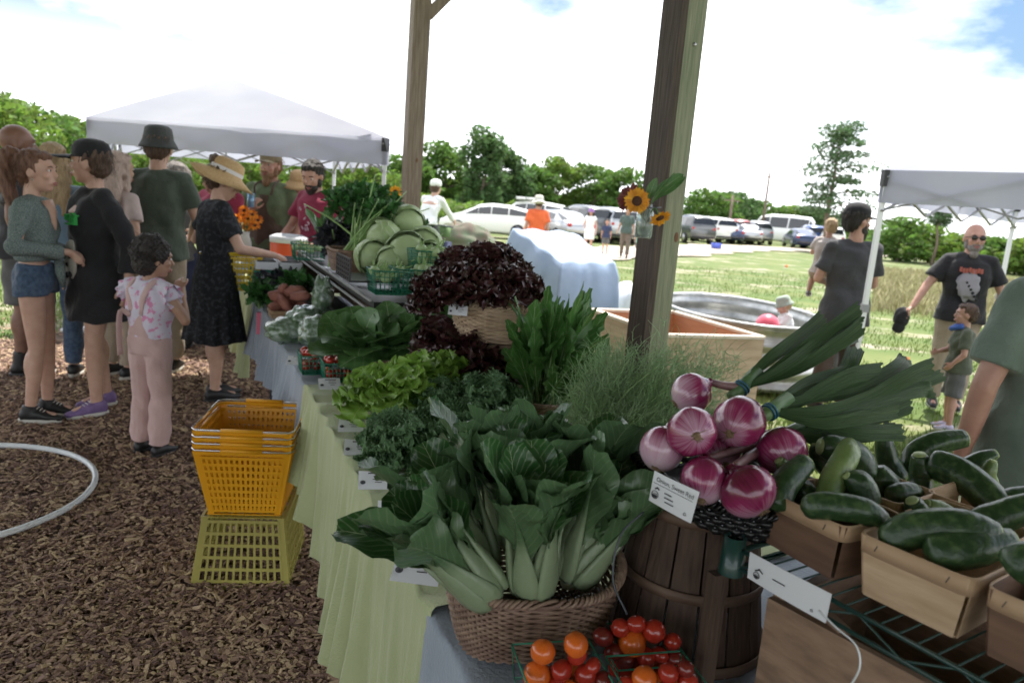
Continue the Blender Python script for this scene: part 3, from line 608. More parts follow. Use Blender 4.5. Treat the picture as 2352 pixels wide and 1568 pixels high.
# ------------------------------------------------------------------ hula hoop, bag on the floor
h1, h2 = pz(-35, 1035, .03), pz(5, 1240, .03); hc = V3(-2.59, 3.168, .04); m = MB()
m.tube([(hc[0]+.652*math.cos(a), hc[1]+.652*math.sin(a), .05) for a in np.linspace(0, 2*math.pi, 97)], .014, 10, cap=False)
tag(m.obj('hula_hoop', mat('white_hoop', (.62, .66, .68), (.7, .73, .74), rough=.35, scale=3), loc=hc*V3(1, 1, 0)), 'white plastic hula hoop lying on the wood chips at the left edge', 'hoop')
# ------------------------------------------------------------------ tables and cloths
gcloth_m = mat('green_cloth', (.345, .385, .20), (.395, .435, .235), rough=.9, scale=5, bump=.35, bscale=160, sheen=.2)
bcloth_m = mat('grey_cloth', (.235, .275, .33), (.29, .33, .39), rough=.9, scale=5, bump=.35, bscale=120, sheen=.2)
def cloth(name, label, m_, s0, s1, w, hem, z, seed, parent_loc, fold=1.0, wr=1.0, end_drop=0, nper=16):
    ns = int((s1-s0)*110)+2; S = np.linspace(s0, s1, ns); rows = []
    rr = np.random.default_rng(seed); ph = rr.random(8)*6.28
    T = [('t', b) for b in np.linspace(w, .0, 34)]+[('r', a) for a in np.linspace(0, math.pi/2, 6)[1:]]+[('d', f) for f in np.linspace(0, 1, 22)[1:]]
    for i, s in enumerate(S):
        row = []; hz = hem(s) if callable(hem) else hem
        f1 = math.sin(s*nper*2.1+ph[0]+.8*math.sin(s*5+ph[1])); f2 = math.sin(s*nper*5.3+ph[2]+1.3*math.sin(s*9)); f3 = math.sin(s*7+ph[3])
        for k, v in T:
            if k == 't':
                wv = .0035*wr*(math.sin(s*44+3*math.sin(v*4+ph[4])+ph[5])+.8*math.sin(s*31+v*7+ph[6]))*(1-.4*v); row.append(tp(s+.006*math.sin(v*15), v, z+wv))
            elif k == 'r':
                row.append(tp(s, -.012*math.sin(v)-.004*f1*math.sin(v)*fold, z-.012*(1-math.cos(v))+.0035*wr*math.sin(s*44+3*math.sin(ph[4])+ph[5])*math.cos(v)))
            else:
                dz = (z-.012-hz)*v; o = fold*(.018*f1+.013*f2+.02*f3+.004*math.sin(s*190+ph[7]+3*v))*(v**.7)*(.55+.6*v); row.append(tp(s+.01*f2*v, -.014-abs(o)*.35-o-.02*v, z-.012-dz+.006*f1*v))
        rows.append(row)
    m = MB(); m.grid(np.array(rows)); A = rows[0]
    if end_drop:   # hanging end facing the viewer
        G = []
        top = [r for r, k in zip(rows[0], T) if k[0] == 't']
        for v in np.linspace(0, 1, 14): G.append([p-TA*(.01+.02*v+.018*v*math.sin(j*.9+seed))-V3(0, 0, end_drop*v) for j, p in enumerate(top)])
        m.grid(np.array(G))
    o = m.obj(name, m_, loc=parent_loc); return tag(o, label, 'tablecloth', 'tablecloths')
tl_m = mat('table_top', (.5, .5, .48), rough=.6); leg_m = mat('table_leg', (.09, .10, .115), rough=.5, metal=.4)
def table(s0, s1, w, label):
    c = tp((s0+s1)/2, w/2); t = thing('folding_table', label, 'table', c, 'folding tables under the produce')
    m = MB(); m.box(c+V3(0, 0, .732), (w-.02, s1-s0-.02, .03), MT); m.obj('tabletop', tl_m, t, smooth=False)
    for s in (s0+.22, s1-.22):
        for b in (.10, w-.10):
            m = MB(); m.tube([tp(s, b, .715), tp(s+.03, b, 0)], .014, 8); m.obj('leg', leg_m, t)
        m = MB(); m.tube([tp(s+.02, .10, .25), tp(s+.02, w-.10, .25)], .010, 8); m.obj('crossbar', leg_m, t)
table(-.10, 1.66, .95, 'folding table under the green cloth in front'); table(1.74, 4.25, .8, 'folding table under the long grey cloth'); table(4.4, 5.6, .8, 'far folding table with the green cloth, its dark legs showing')
table(-1.3, -.14, .95, 'folding table under the grey cloth holding the tomatoes')
hem1 = lambda s: .22+max(0, (s-1.0))*.42
cloth('green_tablecloth', 'pale green cloth with price cards, hanging off the nearest table', gcloth_m, -.06, 1.70, .93, hem1, .768, 3, tp(.8, 0), 1.0, 1.2)
cloth('grey_tablecloth', 'blue-grey cloth at the bottom of the picture, under the tomatoes', bcloth_m, -1.3, -.035, .95, .05, .757, 5, tp(-.6, 0), .5, .35)
cloth('grey_tablecloth', 'long blue-grey cloth on the second table, behind the yellow baskets', bcloth_m, 1.62, 4.32, .8, lambda s: .50-.05*(s-1.7), .757, 9, tp(3, 0), .8, .5)
cloth('green_tablecloth', 'narrow green cloth on the far table beside the black dress', gcloth_m, 4.36, 5.6, .8, .12, .76, 13, tp(5, 0), 1.3, 1)

# ------------------------------------------------------------------ wicker baskets
wick_m = mat('wicker', (.50, .35, .24), (.62, .46, .33), rough=.55, scale=30, island=.2); wickd_m = mat('wicker_brown', (.17, .105, .075), (.27, .18, .13), rough=.6, scale=30, island=.2); blackw_m = mat('black_wicker', (.012, .012, .013), rough=.3)
def rrect(a, b, th, p=3.2):
    c, s = np.cos(th), np.sin(th); return np.sign(c)*np.abs(c)**(2/p)*a, np.sign(s)*np.abs(s)**(2/p)*b
def wicker(name, label, c, rz, L, W, H, flare=1.25, sag=.0, m_=None, rows=22, stakes=34, cat='basket', group=None, tilt=None, swoop=0, amp=.0028, mats_lean=0):
    m_ = m_ or wick_m; t = thing(name, label, cat, c, group); M = rotz(rz); M = M@tilt if tilt is not None else M
    n = stakes*4; th = np.linspace(0, 2*math.pi, n, endpoint=False)
    def pt(v, th, off=0):
        k = (1/flare)+(1-1/flare)*v**.8; x, y = rrect(L/2*k+off, W/2*k+off, th); z = H*v*(1+swoop*np.abs(np.cos(th))**2.5*v); return np.stack([x, y, z], -1)@M.T+c
    m = MB(); r_ = H/rows*.60
    for i in range(rows):
        v = (i+.5)/rows; off = amp*np.sin(th*stakes/1+i*math.pi) if stakes else 0
        P = pt(v, th, off); P = np.vstack([P, P[:1]]); m.tube(P, .0022+amp*.3, 5, ry=r_, up=(0, 0, 1), cap=False)
    for a in th[::4]: 
        P = np.array([pt(v, np.array([a+.5*2*math.pi/stakes]))[0] for v in np.linspace(0, 1, 6)]); m.tube(P, .0026, 5)
    m.obj('woven_body', m_, t)
    m = MB(); tw = np.linspace(0, 2*math.pi, n*2+1); K = max(30, stakes)
    for ph in (0, 2.1, 4.2):
        base = pt(1.02, tw); o_ = .0038+amp*.6; P = pt(1.02, tw, o_*np.cos(tw*K+ph)); P[:, 2] += o_*np.sin(tw*K+ph); m.tube(P, .0036, 5, cap=False)
    m.obj('rim', m_, t)
    m = MB(); x, y = rrect(L/2/flare*.98, W/2/flare*.98, th[::4]); B = np.stack([x, y, np.full(len(x), .004)], -1)@M.T+c; m.rings([B, (B-c)*.01+c+V3(0, 0, .004)], cap=False); m.obj('base', m_, t); return t

# ------------------------------------------------------------------ leaves
def leaf(m, base, d, n, L, W, prof, bend=.6, cup=.15, ruf=(0, 0), nx=7, ny=12, pet=None, crk=0, side_curl=0, teeth=None, bpow=1.4):
    d = unit(d); n = unit(np.asarray(n, float)-d*(np.dot(n, d))); sd = np.cross(d, n); v = np.linspace(0, 1, ny); a = bend*v**bpow
    D = np.outer(np.cos(a), d)-np.outer(np.sin(a), n); Nn = np.outer(np.cos(a), n)+np.outer(np.sin(a), d)
    C = base+np.vstack([[0, 0, 0], np.cumsum((D[1:]+D[:-1])/2*(L/(ny-1)), axis=0)])
    w = np.interp(v, np.linspace(0, 1, len(prof)), prof)*W/2
    u = np.linspace(-1, 1, nx); ph = rng.random(6)*6.28; U, Vv = np.meshgrid(u, v); Wd = w[:, None]*np.ones_like(U)
    if teeth: Wd = Wd*(1-teeth[0]*np.abs(((Vv*teeth[1]+.15*np.sign(U)) % 1)-.0)**1.3*np.abs(U)**.5)
    h = cup*Wd*U**2
    if ruf[0]: h = h+ruf[0]*np.abs(U)**1.6*np.sin(ruf[1]*Vv+ph[0]+1.7*np.sign(U))*(w/w.max())[:, None]+ruf[0]*.5*np.abs(U)**2*np.sin(ruf[1]*2.3*Vv+ph[1])
    if crk: h = h+crk*(np.sin(U*9+ph[2]+Vv*7)*np.sin(Vv*31+ph[3])+.6*np.sin(U*17+ph[4])*np.sin(Vv*53+ph[5]))*(.4+np.abs(U))
    x = U*Wd
    if side_curl: ang = side_curl*U; x = Wd*np.sin(ang)/max(side_curl, .01); h = h+Wd*(1-np.cos(ang))/max(side_curl, .01)
    if ruf[0]: x = x+ruf[0]*.6*np.abs(U)**2*np.cos(ruf[1]*Vv*1.31+ph[5])*np.sign(U)
    P = C[:, None]+sd*x[..., None]+Nn[:, None]*h[..., None]
    uv = np.stack([.5+.5*U*Wd/(W/2), Vv], -1); m.grid(P, uv)
    if pet:
        k = max(3, int(ny*pet[2])); r0, r1 = pet[0], pet[1]; tt = np.linspace(0, 1, k); rp = np.interp(tt, [0, .12, .3, .55, .8, 1], [.80, 1, .80, .38, .14, 0])*(r0-r1)+r1*(1-.6*tt) if r0 > .015 else np.linspace(r0, r1, k); m.tube(C[:k]-Nn[:k]*(rp*.3)[:, None], rp, 9, ry=rp*pet[3], up=n, uvv=v[:k], cap=True)
    return m
PAD = [.50, .44, .36, .30, .28, .34, .52, .78, .95, 1, 1.0, .96, .82, .40]       # spoon-shaped blade on a long stalk
OVAL = [.05, .12, .45, .78, .95, 1, .95, .8, .55, .08]
FAN = [.08, .12, .2, .42, .68, .88, 1, 1.0, .9, .35]
LAN = [.06, .07, .10, .2, .38, .6, .85, 1, .9, .6, .1]
bok_m = leafmat('bok_choy_leaf', (.018, .070, .017), (.042, .120, .030), (.50, .56, .37), .026, .40, rough=.28, veins=13, trans=.16, back=(.12, .2, .1))
lett_m = leafmat('green_lettuce_leaf', (.16, .31, .04), (.27, .45, .075), (.36, .46, .16), .03, .12, rough=.4, veins=5, trans=.3)
red_m = leafmat('red_lettuce_leaf', (.035, .012, .014), (.065, .022, .020), (.10, .11, .05), .02, .2, rough=.33, veins=5, trans=.12, tip=(.045, .010, .014), rnd=.5)
kale_m = leafmat('curly_kale_leaf', (.085, .18, .075), (.15, .27, .12), (.14, .24, .12), .03, .25, rough=.6, veins=5, trans=.15, rnd=.3)
coll_m = leafmat('collard_leaf', (.06, .15, .04), (.10, .21, .065), (.28, .38, .2), .035, .1, rough=.42, veins=6, trans=.2, rnd=.3)
dand_m = leafmat('dandelion_leaf', (.045, .13, .028), (.075, .19, .04), (.30, .40, .2), .045, .12, rough=.38, veins=9, trans=.22, rnd=.3)
cab_m = leafmat('cabbage_leaf', (.30, .42, .17), (.40, .52, .26), (.58, .66, .44), .022, .05, rough=.42, veins=5, trans=.1, rnd=.15, bump=.8, vs=.65)
pars_m = leafmat('celery_leaf', (.03, .11, .025), (.05, .16, .035), (.10, .2, .06), .02, .05, rough=.45, veins=4, trans=.2, rnd=.4)
stem_m = mat('celery_stem', (.18, .32, .09), (.28, .42, .15), rough=.4, scale=20)
def head(name, label, cat, base, axis, n, L, W, prof, mm, spread=(.1, 1.1), group=None, bend=(.3, 1.0), pet=None, jit=.12, frill=None, off=.012, **k):
    t = thing(name, label, cat, base, group); ax = unit(axis); s, q = frame(ax, (0, 0, 1) if abs(ax[2]) < .9 else (0, 1, 0))
    for i in range(n):
        f = (i+.5)/n; az = i*2.39996+rng.random()*.4; tl = spread[0]+(spread[1]-spread[0])*f**.8; out = s*math.cos(az)+q*math.sin(az)
        d = ax*math.cos(tl)+out*math.sin(tl); nn = ax*math.sin(tl)-out*math.cos(tl)      # upper surface looks toward the axis
        l = L*(1-.25*(1-f))*rng.uniform(1-jit, 1+jit); m = MB()
        leaf(m, base+out*off*f, d+rng.normal(size=3)*.06, nn+rng.normal(size=3)*.1, l, W*rng.uniform(.85, 1.15), prof, bend=bend[0]+(bend[1]-bend[0])*rng.random(), pet=pet, **k)
        if frill:
            G = m.v[0]; k_ = frill[0]; idx = rng.integers(len(G)//5, len(G), k_); pc = G[idx]+rng.normal(size=(k_, 3))*frill[1]*.45; a_ = rng.normal(size=(k_, 3)); a_ /= np.linalg.norm(a_, axis=1)[:, None]; b2 = np.cross(a_, rng.normal(size=(k_, 3))); b2 /= np.linalg.norm(b2, axis=1)[:, None]; c2 = np.cross(a_, b2); s_ = (frill[1]*rng.uniform(.5, 1.2, k_))[:, None]
            Vq = np.stack([pc-a_*s_, pc+b2*s_*.7+c2*s_*.3, pc+a_*s_, pc-b2*s_*.7+c2*s_*.3], 1).reshape(-1, 3); m.add(Vq, np.arange(k_)[:, None]*4+np.arange(4)[None], np.tile([[.05, .7]], (k_*4, 1)))
        m.obj('leaf', mm, t)
    return t
# bok choy basket in front
BK = pz(1203, 1445, .768)
BKm = math.atan2(RGT[1], RGT[0])-R(2)
wicker('wicker_basket', 'large brown wicker basket in front holding the bok choy', BK, R(12), .32, .26, .125, 1.30, m_=wickd_m, rows=24, stakes=38, amp=.0030, group='wicker baskets', swoop=.28)
bk = [((1128, 1364, 1.165), (-.62, .75, .25), 'bok choy leaning left out of the basket with its pale bulb in front', 9, .275), ((1225, 1352, 1.18), (.03, 1.0, .25), 'bok choy in the front middle of the basket with a split pale stalk', 10, .27),
      ((1312, 1325, 1.25), (.45, .85, .1), 'bok choy at the right side of the basket above the rim', 10, .27), ((1110, 1300, 1.26), (-.42, .9, 0), 'bok choy at the left rear of the basket behind the leaning one', 10, .27),
      ((1210, 1270, 1.30), (-.05, 1, 0), 'bok choy standing upright in the middle of the basket', 11, .29), ((1310, 1255, 1.36), (.25, 1, -.1), 'bok choy at the far right of the basket with a broad round leaf', 10, .30), ((1170, 1240, 1.38), (-.15, 1, -.1), 'bok choy at the back of the basket nearest the kale', 10, .30)]
for o, ax, l, n, L_ in bk:
    b = py(*o); a = unit(RGT*ax[0]+UPV*ax[1]-FWD*ax[2]); front = o[2] < 1.2
    t = head('bok_choy', l, 'bok choy', b, a, n+4, L_, .094, PAD, bok_m, (.0, .20 if front else .30), 'bok choy heads in the front basket', (.05, .95) if front else (.10, 1.2), pet=(.0275, .0035, .80, .42), cup=.36, ruf=(.009, 13), crk=.002, nx=13, ny=28, bpow=2.7, off=.024)
    s_, q_ = frame(a); m = MB(); m.ell(b+a*.028, (.029, .029, .050), np.column_stack([s_, q_, a]), 18, 12, .12); m.obj('bulb', mat('bok_bulb', (.40, .47, .28), (.50, .55, .38), rough=.32, scale=25, sss=.2), t)
# green leaf lettuce
GL = py(925, 972, 2.42); GL[2] = .77
wicker('wicker_basket', 'small brown wicker basket under the bright green lettuce', GL+TB*.05, TANG-R(4), .26, .17, .11, 1.35, m_=wickd_m, rows=16, stakes=26, group='wicker baskets')
for px, yy, Y, r_, l in ((860, 850, 2.45, .13, 'bright green leaf lettuce at the left of its basket, drooping over the rim'), (920, 845, 2.38, .13, 'bright green leaf lettuce in the front middle, hanging over the rim'), (965, 815, 2.55, .13, 'bright green leaf lettuce in the middle of the row'), (1015, 815, 2.6, .12, 'bright green leaf lettuce at the right end, highest of the four')):
    c = py(px, yy+55, Y); head('green_lettuce', l, 'lettuce', c, V3(-.15, -.25, 1), 24, r_, .11, FAN, lett_m, (.1, 1.65), 'green leaf lettuces in the second basket', (.3, 1.2), cup=.2, ruf=(.016, 26), nx=11, ny=26, crk=.003)
# curly kale: densely frilled leaves
for px, yy, Y, sx, l in ((920, 1010, 2.12, .16, 'bunch of curly kale at the front left, spilling onto the green cloth'), (1000, 985, 2.2, .15, 'bunch of curly kale in the middle, behind the bok choy'), (1010, 905, 2.38, .14, 'bunch of curly kale against the lettuce basket'), (1115, 905, 2.38, .17, 'bunch of curly kale at the back right below the dandelion greens'), (1075, 950, 2.25, .14, 'bunch of curly kale at the centre of the kale heap'), (1150, 965, 2.28, .12, 'bunch of curly kale at the right, next to the tall round bok choy leaf')):
    c = py(px, yy+40, Y); c[2] = max(c[2], .80); head('curly_kale', l, 'kale', c, V3(-.25, -.2, 1), 22, sx, .09, FAN, kale_m, (.0, 1.6), 'bunches of curly kale', (.3, 1.3), cup=.1, ruf=(.015, 85), nx=13, ny=60, crk=.008, frill=(400, .0055))
# red leaf lettuce: basket on top of a crate, and heads below
RB = py(1137, 778, 2.85)
wicker('wicker_basket', 'pale wicker basket with raised sides piled with red lettuce', RB, R(8), .37, .27, .135, 1.35, m_=wick_m, rows=18, stakes=20, group='wicker baskets', swoop=.45, amp=.007)
rr_ = [(1105, 672, 2.72), (1010, 655, 2.85), (1065, 640, 2.8), (1120, 650, 2.78), (1180, 650, 2.85), (1060, 610, 2.95), (1120, 595, 2.95), (1165, 620, 3.0), (1030, 670, 2.75)]
rn = ['low in the front centre of the pale basket', 'at the left end of the pale basket', 'left of centre in front, drooping over the basket rim', 'in the front middle of the pale basket', 'at the right end, reaching past the basket rim', 'upper left of the heap', 'on top of the heap', 'upper right of the heap', 'at the lower left, lying over the price rail']
for (px, yy, Y), l in zip(rr_, rn):
    c = py(px, yy+22, Y); dx = (px-1110)/120
    head('red_lettuce', 'dark red leaf lettuce '+l, 'lettuce', c, V3(dx*.8, -.15, 1), 22, .145, .11, FAN, red_m, (.1, 1.35), 'red leaf lettuces', (.2, 1.1), cup=.15, ruf=(.015, 34), nx=11, ny=28, crk=.004, frill=(40, .008))
for px, yy, Y, l in ((1010, 775, 2.85, 'dark red leaf lettuce below the pale basket, leftmost on the table'), (1060, 790, 2.75, 'dark red leaf lettuce below the pale basket, second from the left'), (1105, 845, 2.7, 'dark red leaf lettuce below the pale basket, just above the kale'), (1060, 850, 2.65, 'dark red leaf lettuce touching the green lettuce'), (1150, 850, 2.72, 'dark red leaf lettuce below the pale basket, beside the dandelion stems')):
    c = py(px, yy+10, Y); head('red_lettuce', l, 'lettuce', c, V3(-.2, -.4, 1), 20, .125, .10, FAN, red_m, (.1, 1.6), 'red leaf lettuces', (.3, 1.2), cup=.15, ruf=(.014, 32), nx=11, ny=22, crk=.003)
# crate riser under the pale basket
crate_m = wood('crate_wood', (.16, .10, .07), (.27, .18, .125), stretch=(3, 3, 10)); cratel_m = wood('crate_wood_light', (.20, .125, .08), (.30, .195, .13), stretch=(3, 3, 10))
def crate(label, c, rz, L, W, H, mm, nb=3, group='wooden crates used as risers'):
    t = thing('wooden_crate', label, 'crate', c, group); M = rotz(rz)
    for sy in (-1, 1):
        for i in range(nb):
            m = MB(); z = H*(i+.5)/nb; m.box(c+M@V3(0, sy*(W/2-.006), z), (L-.003, .012, H/nb-.008), M); m.obj('plank', mm, t, smooth=False)
    for sx in (-1, 1):
        m = MB(); m.box(c+M@V3(sx*(L/2-.01), 0, H/2), (.018, W-.03, H-.004), M); m.obj('end_panel', mm, t, smooth=False)
    m = MB(); m.box(c+V3(0, 0, .008), (L-.05, W-.04, .01), M); m.obj('base', mm, t, smooth=False); return t
cb = RB.copy(); cb[2] = .772; crate('wooden crate holding up the pale basket of red lettuce', cb+V3(.0, .04, 0), R(8), .34, .26, RB[2]-.775, crate_m)
# dandelion greens
DB = py(1240, 965, 2.52); DB[2] = max(DB[2], .80)
t = thing('dandelion_greens', 'bunch of long toothed dandelion greens with pale stems, right of the red lettuce', 'greens', DB)
tips = [(1215, 700), (1250, 690), (1290, 680), (1330, 690), (1375, 690), (1400, 740), (1410, 790), (1380, 830), (1340, 800), (1300, 760), (1250, 760), (1350, 750), (1310, 720), (1390, 770), (1230, 740), (1280, 800), (1330, 850), (1200, 800), (1350, 700), (1270, 720), (1410, 815), (1300, 870), (1290, 905)]
for i, (px, yy) in enumerate(tips*4):
    e = py(px+rng.normal()*12, yy+rng.normal()*12+(0 if i < 23 else 25), 2.45+rng.random()*.3); b = DB+V3(rng.normal()*.03, rng.normal()*.03, rng.random()*.03); d = e-b; L = np.linalg.norm(d)*1.08
    m = MB(); leaf(m, b, unit(d)+V3(-.12, -.05, .25), V3(rng.normal()*.9, -.7+rng.normal()*.6, .5), L, .085*rng.uniform(.7, 1.4), LAN, bend=-.5+1.6*rng.random(), cup=.25, ruf=(.006, 16), nx=9, ny=30, teeth=(.45, 9), pet=(.0045, .0015, .85, .6), crk=.0015); m.obj('leaf', dand_m, t)
wicker('wicker_basket', 'wicker basket half hidden behind the kale, under the dandelion greens', V3(DB[0]+.06, DB[1]+.05, .77), R(20), .30, .22, .11, 1.25, m_=wickd_m, rows=14, stakes=26, group='wicker baskets')
# fennel: fine thread-like fronds
fen_m = mat('fennel_frond', (.24, .40, .16), (.36, .50, .28), rough=.6, scale=12, island=.3, trans=.2); fens_m = mat('fennel_stalk', (.22, .34, .13), (.32, .44, .2), rough=.45, scale=20)
FB = py(1370, 1050, 2.0); FB[2] = .80
def threads(m, n, sc, scr, Lr, rad, up=.5, nseg=5, cen=None):
    for _ in range(n):
        b = sc[rng.integers(0, len(sc))]+rng.normal(size=3)*scr; d = unit(rng.normal(size=3)+V3(0, 0, up)+(unit(b-cen)*1.0 if cen is not None else 0)); L = Lr*rng.uniform(.5, 1.4); cur = rng.normal(size=3)*.9
        P = [b]; dd = d
        for k in range(nseg-1): P.append(P[-1]+dd*L/(nseg-1)); dd = unit(dd+cur*.35+rng.normal(size=3)*.18)
        m.tube(P, np.linspace(rad, rad*.5, nseg), 3, cap=False)
t = thing('fennel_bunch', 'feathery bunch of fennel fronds between the dandelion greens and the red onions', 'fennel', FB); ends = []
for i in range(52):
    px, yy = rng.uniform(1340, 1660), rng.uniform(795, 1010); yy = max(yy, 800+abs(px-1490)*.30); e = py(px, yy, 2.05+rng.random()*.28); b = FB+V3(rng.normal()*.03, rng.normal()*.03, 0); mid = (b+e)/2+V3(-.03, 0, .04)
    P = smooth_path([b, mid, e], 9); m = MB(); m.tube(P, np.linspace(.005, .0015, 9), 6); m.obj('stalk', fens_m, t)
    for k in range(3, 9): ends.append(P[k]+rng.normal(size=3)*.012); 
m = MB(); E_ = np.array(ends); threads(m, 13000, E_, .032, .050, .0009, nseg=4, cen=FB); stuff(m.obj('fronds', fen_m, t))
# collards
for px, yy, Y, l, n in ((830, 800, 3.05, 'head of broad collard leaves at the left, over the tomato baskets', 12), (905, 800, 3.1, 'head of collards in the middle with one pale folded leaf', 12), (960, 790, 3.2, 'head of collards at the right, against the red lettuce', 12)):
    c = py(px, yy, Y); head('collard_greens', l, 'collards', c, V3(-.1, -.35, 1), n, .24, .19, OVAL, coll_m, (.15, 1.35), 'collard heads on the grey cloth', (.0, .8), cup=.18, ruf=(.008, 11), nx=11, ny=18, crk=.002)

# ------------------------------------------------------------------ cabbages on the black rack, price rail
rack_m = mat('black_rack', (.012, .014, .014), rough=.4); railm = mat('price_rail', (.55, .57, .58), rough=.3, metal=.5); paper_m = mat('paper', (.72, .73, .76), rough=.7); ink_m = mat('ink', (.03, .03, .035), rough=.6)
rk = thing('display_rack', 'long stepped display rack with a metal price rail, under the cabbages', 'rack', tp(3.1, .5, .76))
m = MB(); m.box(tp(3.1, .53, 1.075), (.48, 2.55, .03), MT); m.obj('black_tray', rack_m, rk, smooth=False)
m = MB(); m.box(tp(4.37, .53, .92), (.48, .03, .28), MT); m.obj('end_panel', crate_m, rk, smooth=False); m = MB(); m.box(tp(1.85, .53, .91), (.48, .03, .27), MT); m.obj('end_panel', crate_m, rk, smooth=False)
m = MB(); m.box(tp(3.1, .62, .90), (.02, 2.5, .26), MT); m.obj('back_board', crate_m, rk, smooth=False)
for z in (1.055, 1.10):
    m = MB(); m.box(tp(3.1, .27, z), (.008, 2.6, .010), MT); m.obj('rail', railm, rk, smooth=False)
m = MB(); m.box(tp(3.1, .30, .93), (.10, 1.5, .012), MT); m.obj('shelf', rack_m, rk, smooth=False)
def card(label, c, sx, sy, M, lines=4, group='price cards', parent=None, seal=True):
    t = thing('price_card', label, 'price card', c, group); m = MB(); n = 7
    G = [[c+M@V3(sx*(u-.5), sy*(v-.5), .0022+.004*math.sin(u*3.1+c[0]*9)*(v-.3)) for u in np.linspace(0, 1, n)] for v in np.linspace(0, 1, 5)]; m.grid(np.array(G)); G2 = np.array(G)-M@V3(0, 0, .0008); m.grid(G2[:, ::-1]); m.obj('paper', paper_m, t)
    q = MB()
    for i in range(lines):
        y = .30-.16*i; w_ = (.5, .3, .36, .22)[i % 4]; q.box(c+M@V3(sx*(.12 if i else .05), sy*y, .0062), (sx*w_, sy*(.06 if i == 0 else .03), .0004), M)
    q.obj('print', ink_m, t, smooth=False)
    if seal: q = MB(); q.tube([c+M@V3(-sx*.36, -sy*.18, .0058), c+M@V3(-sx*.36, -sy*.18, .0064)], sy*.10, 14); q.obj('seal', ink_m, t)
    return t
for i, (s, l) in enumerate(((4.0, 'price card on the rail, farthest one'), (3.45, 'price card on the rail, second farthest'), (2.95, 'price card on the rail below the dark kale'), (2.5, 'price card on the rail below the front cabbage'), (2.1, 'price card on the rail nearest the collards'))):
    card(l, tp(s, .30, 1.115), .11, .07, MT@roty(0)@rotz(R(90)), 3)
def cabbage(px, yy, Y, r, label, flip):
    r *= .88; c = py(px, yy, Y); t = thing('cabbage', label, 'cabbage', c, 'cabbages heaped on the rack'); m = MB()
    m.ell(c, (r*.93, r*.93, r*.86), None, 28, 18, .08); m.obj('core', cab_m, t)
    ax = unit(V3(rng.normal()*.5, -.9, rng.normal()*.4)); s, q = frame(ax)
    for i in range(6):
        az = i*2.4+rng.random(); lift = .0 if i >= flip else .18; G = []; U_ = []; wv = rng.random(3)*6
        for v in np.linspace(.02, 1, 18):
            row = []; w_ = .25+1.15*math.sin(min(1, v*1.05)*math.pi*.62)**.8*(1 if v < .85 else 1-(v-.85)*2.5)
            for u in np.linspace(-1, 1, 17):
                po = v*(1.9+.25*rng.random()*0); aa = az+u*w_/max(.35, math.sin(po)) if po > .4 else az+u*w_; aa = az+u*min(1.5, w_/max(.5, math.sin(po)))
                rr2 = r*(1.004+.011*i+lift*v**2*(1+.2*u*u)+.014*abs(u)**3*math.sin(v*9+wv[0])+.02*math.sin(u*7+wv[1])*v)
                d = -ax*math.cos(po)*-1*-1+(s*math.cos(aa)+q*math.sin(aa))*math.sin(po); d = -ax*math.cos(po)+(s*math.cos(aa)+q*math.sin(aa))*math.sin(po); row.append(c+d*rr2); U_.append((.5+.5*u*w_/1.4, v))
            G.append(row)
        mm = MB(); mm.grid(np.array(G), np.array(U_))
        mm.obj('leaf', cab_m, t)
    return t
for a in ((855, 590, 3.62, .098, 'smallest cabbage at the lower left front of the heap', 0), (880, 545, 3.75, .10, 'cabbage with big loose outer leaves at the left of the heap', 1), (935, 512, 3.9, .105, 'topmost cabbage of the heap', 0), (935, 582, 3.6, .12, 'largest cabbage in the middle of the heap', 0), (975, 560, 3.75, .10, 'palest cabbage at the right of the heap', 0), (900, 600, 3.55, .085, 'cabbage low in front, behind the green mesh basket', 0), (990, 592, 3.55, .085, 'cabbage at the lower right with a drooping leaf', 1)):
    cabbage(*a)
# celery / parsley bunches behind the cabbages
def bushy(name, label, cat, c, n, size, spread, mm, lf, base=None, group=None, stemn=14):
    t = thing(name, label, cat, base if base is not None else c, group)
    for i in range(stemn):
        e = c+rng.normal(size=3)*V3(*spread)*.7; b = (base if base is not None else c-V3(0, 0, spread[2]*2))+rng.normal(size=3)*.02; m = MB(); m.tube(smooth_path([b, (b+e)/2+V3(0, 0, .02), e], 6), np.linspace(.007, .003, 6), 6); m.obj('stalk', stem_m, t)
    m = MB()
    for i in range(n):
        d = rng.normal(size=3); d /= np.linalg.norm(d); p = c+d*V3(*spread)*rng.random()**.4; leaf(m, p, d+rng.normal(size=3)*.6+V3(0, 0, .4), rng.normal(size=3)+V3(0, 0, 1), size*rng.uniform(.6, 1.4), size*.8, [.1, .7, .55, 1, .7, .8, .3, .1], bend=.8, cup=.2, nx=5, ny=8, ruf=(size*.08, 14))
    stuff(m.obj('leaves', mm, t)); return t
c = py(835, 470, 4.1); bushy('celery_bunch', 'big dark green bunch of leafy celery above the cabbages', 'celery', c, 620, .045, (.21, .12, .10), pars_m, 0, py(830, 560, 3.9))
c = py(880, 490, 3.9); bushy('celery_bunch', 'leafy celery bunch with long pale stalks right beside the cabbages', 'celery', c, 260, .04, (.11, .09, .06), pars_m, 0, py(800, 590, 3.7), stemn=20)
c = py(960, 545, 4.1); bushy('celery_bunch', 'parsley-like greens sticking out right of the cabbages', 'greens', c, 200, .035, (.10, .08, .10), pars_m, 0)
dk_m = leafmat('dark_kale_leaf', (.02, .03, .03), (.035, .03, .045), (.10, .08, .12), .03, .2, rough=.5, veins=4, trans=.08)
c = py(772, 548, 4.1); bushy('purple_kale', 'dark purple kale bunch left of the celery on the rack', 'kale', c, 240, .06, (.09, .10, .07), dk_m, 0)
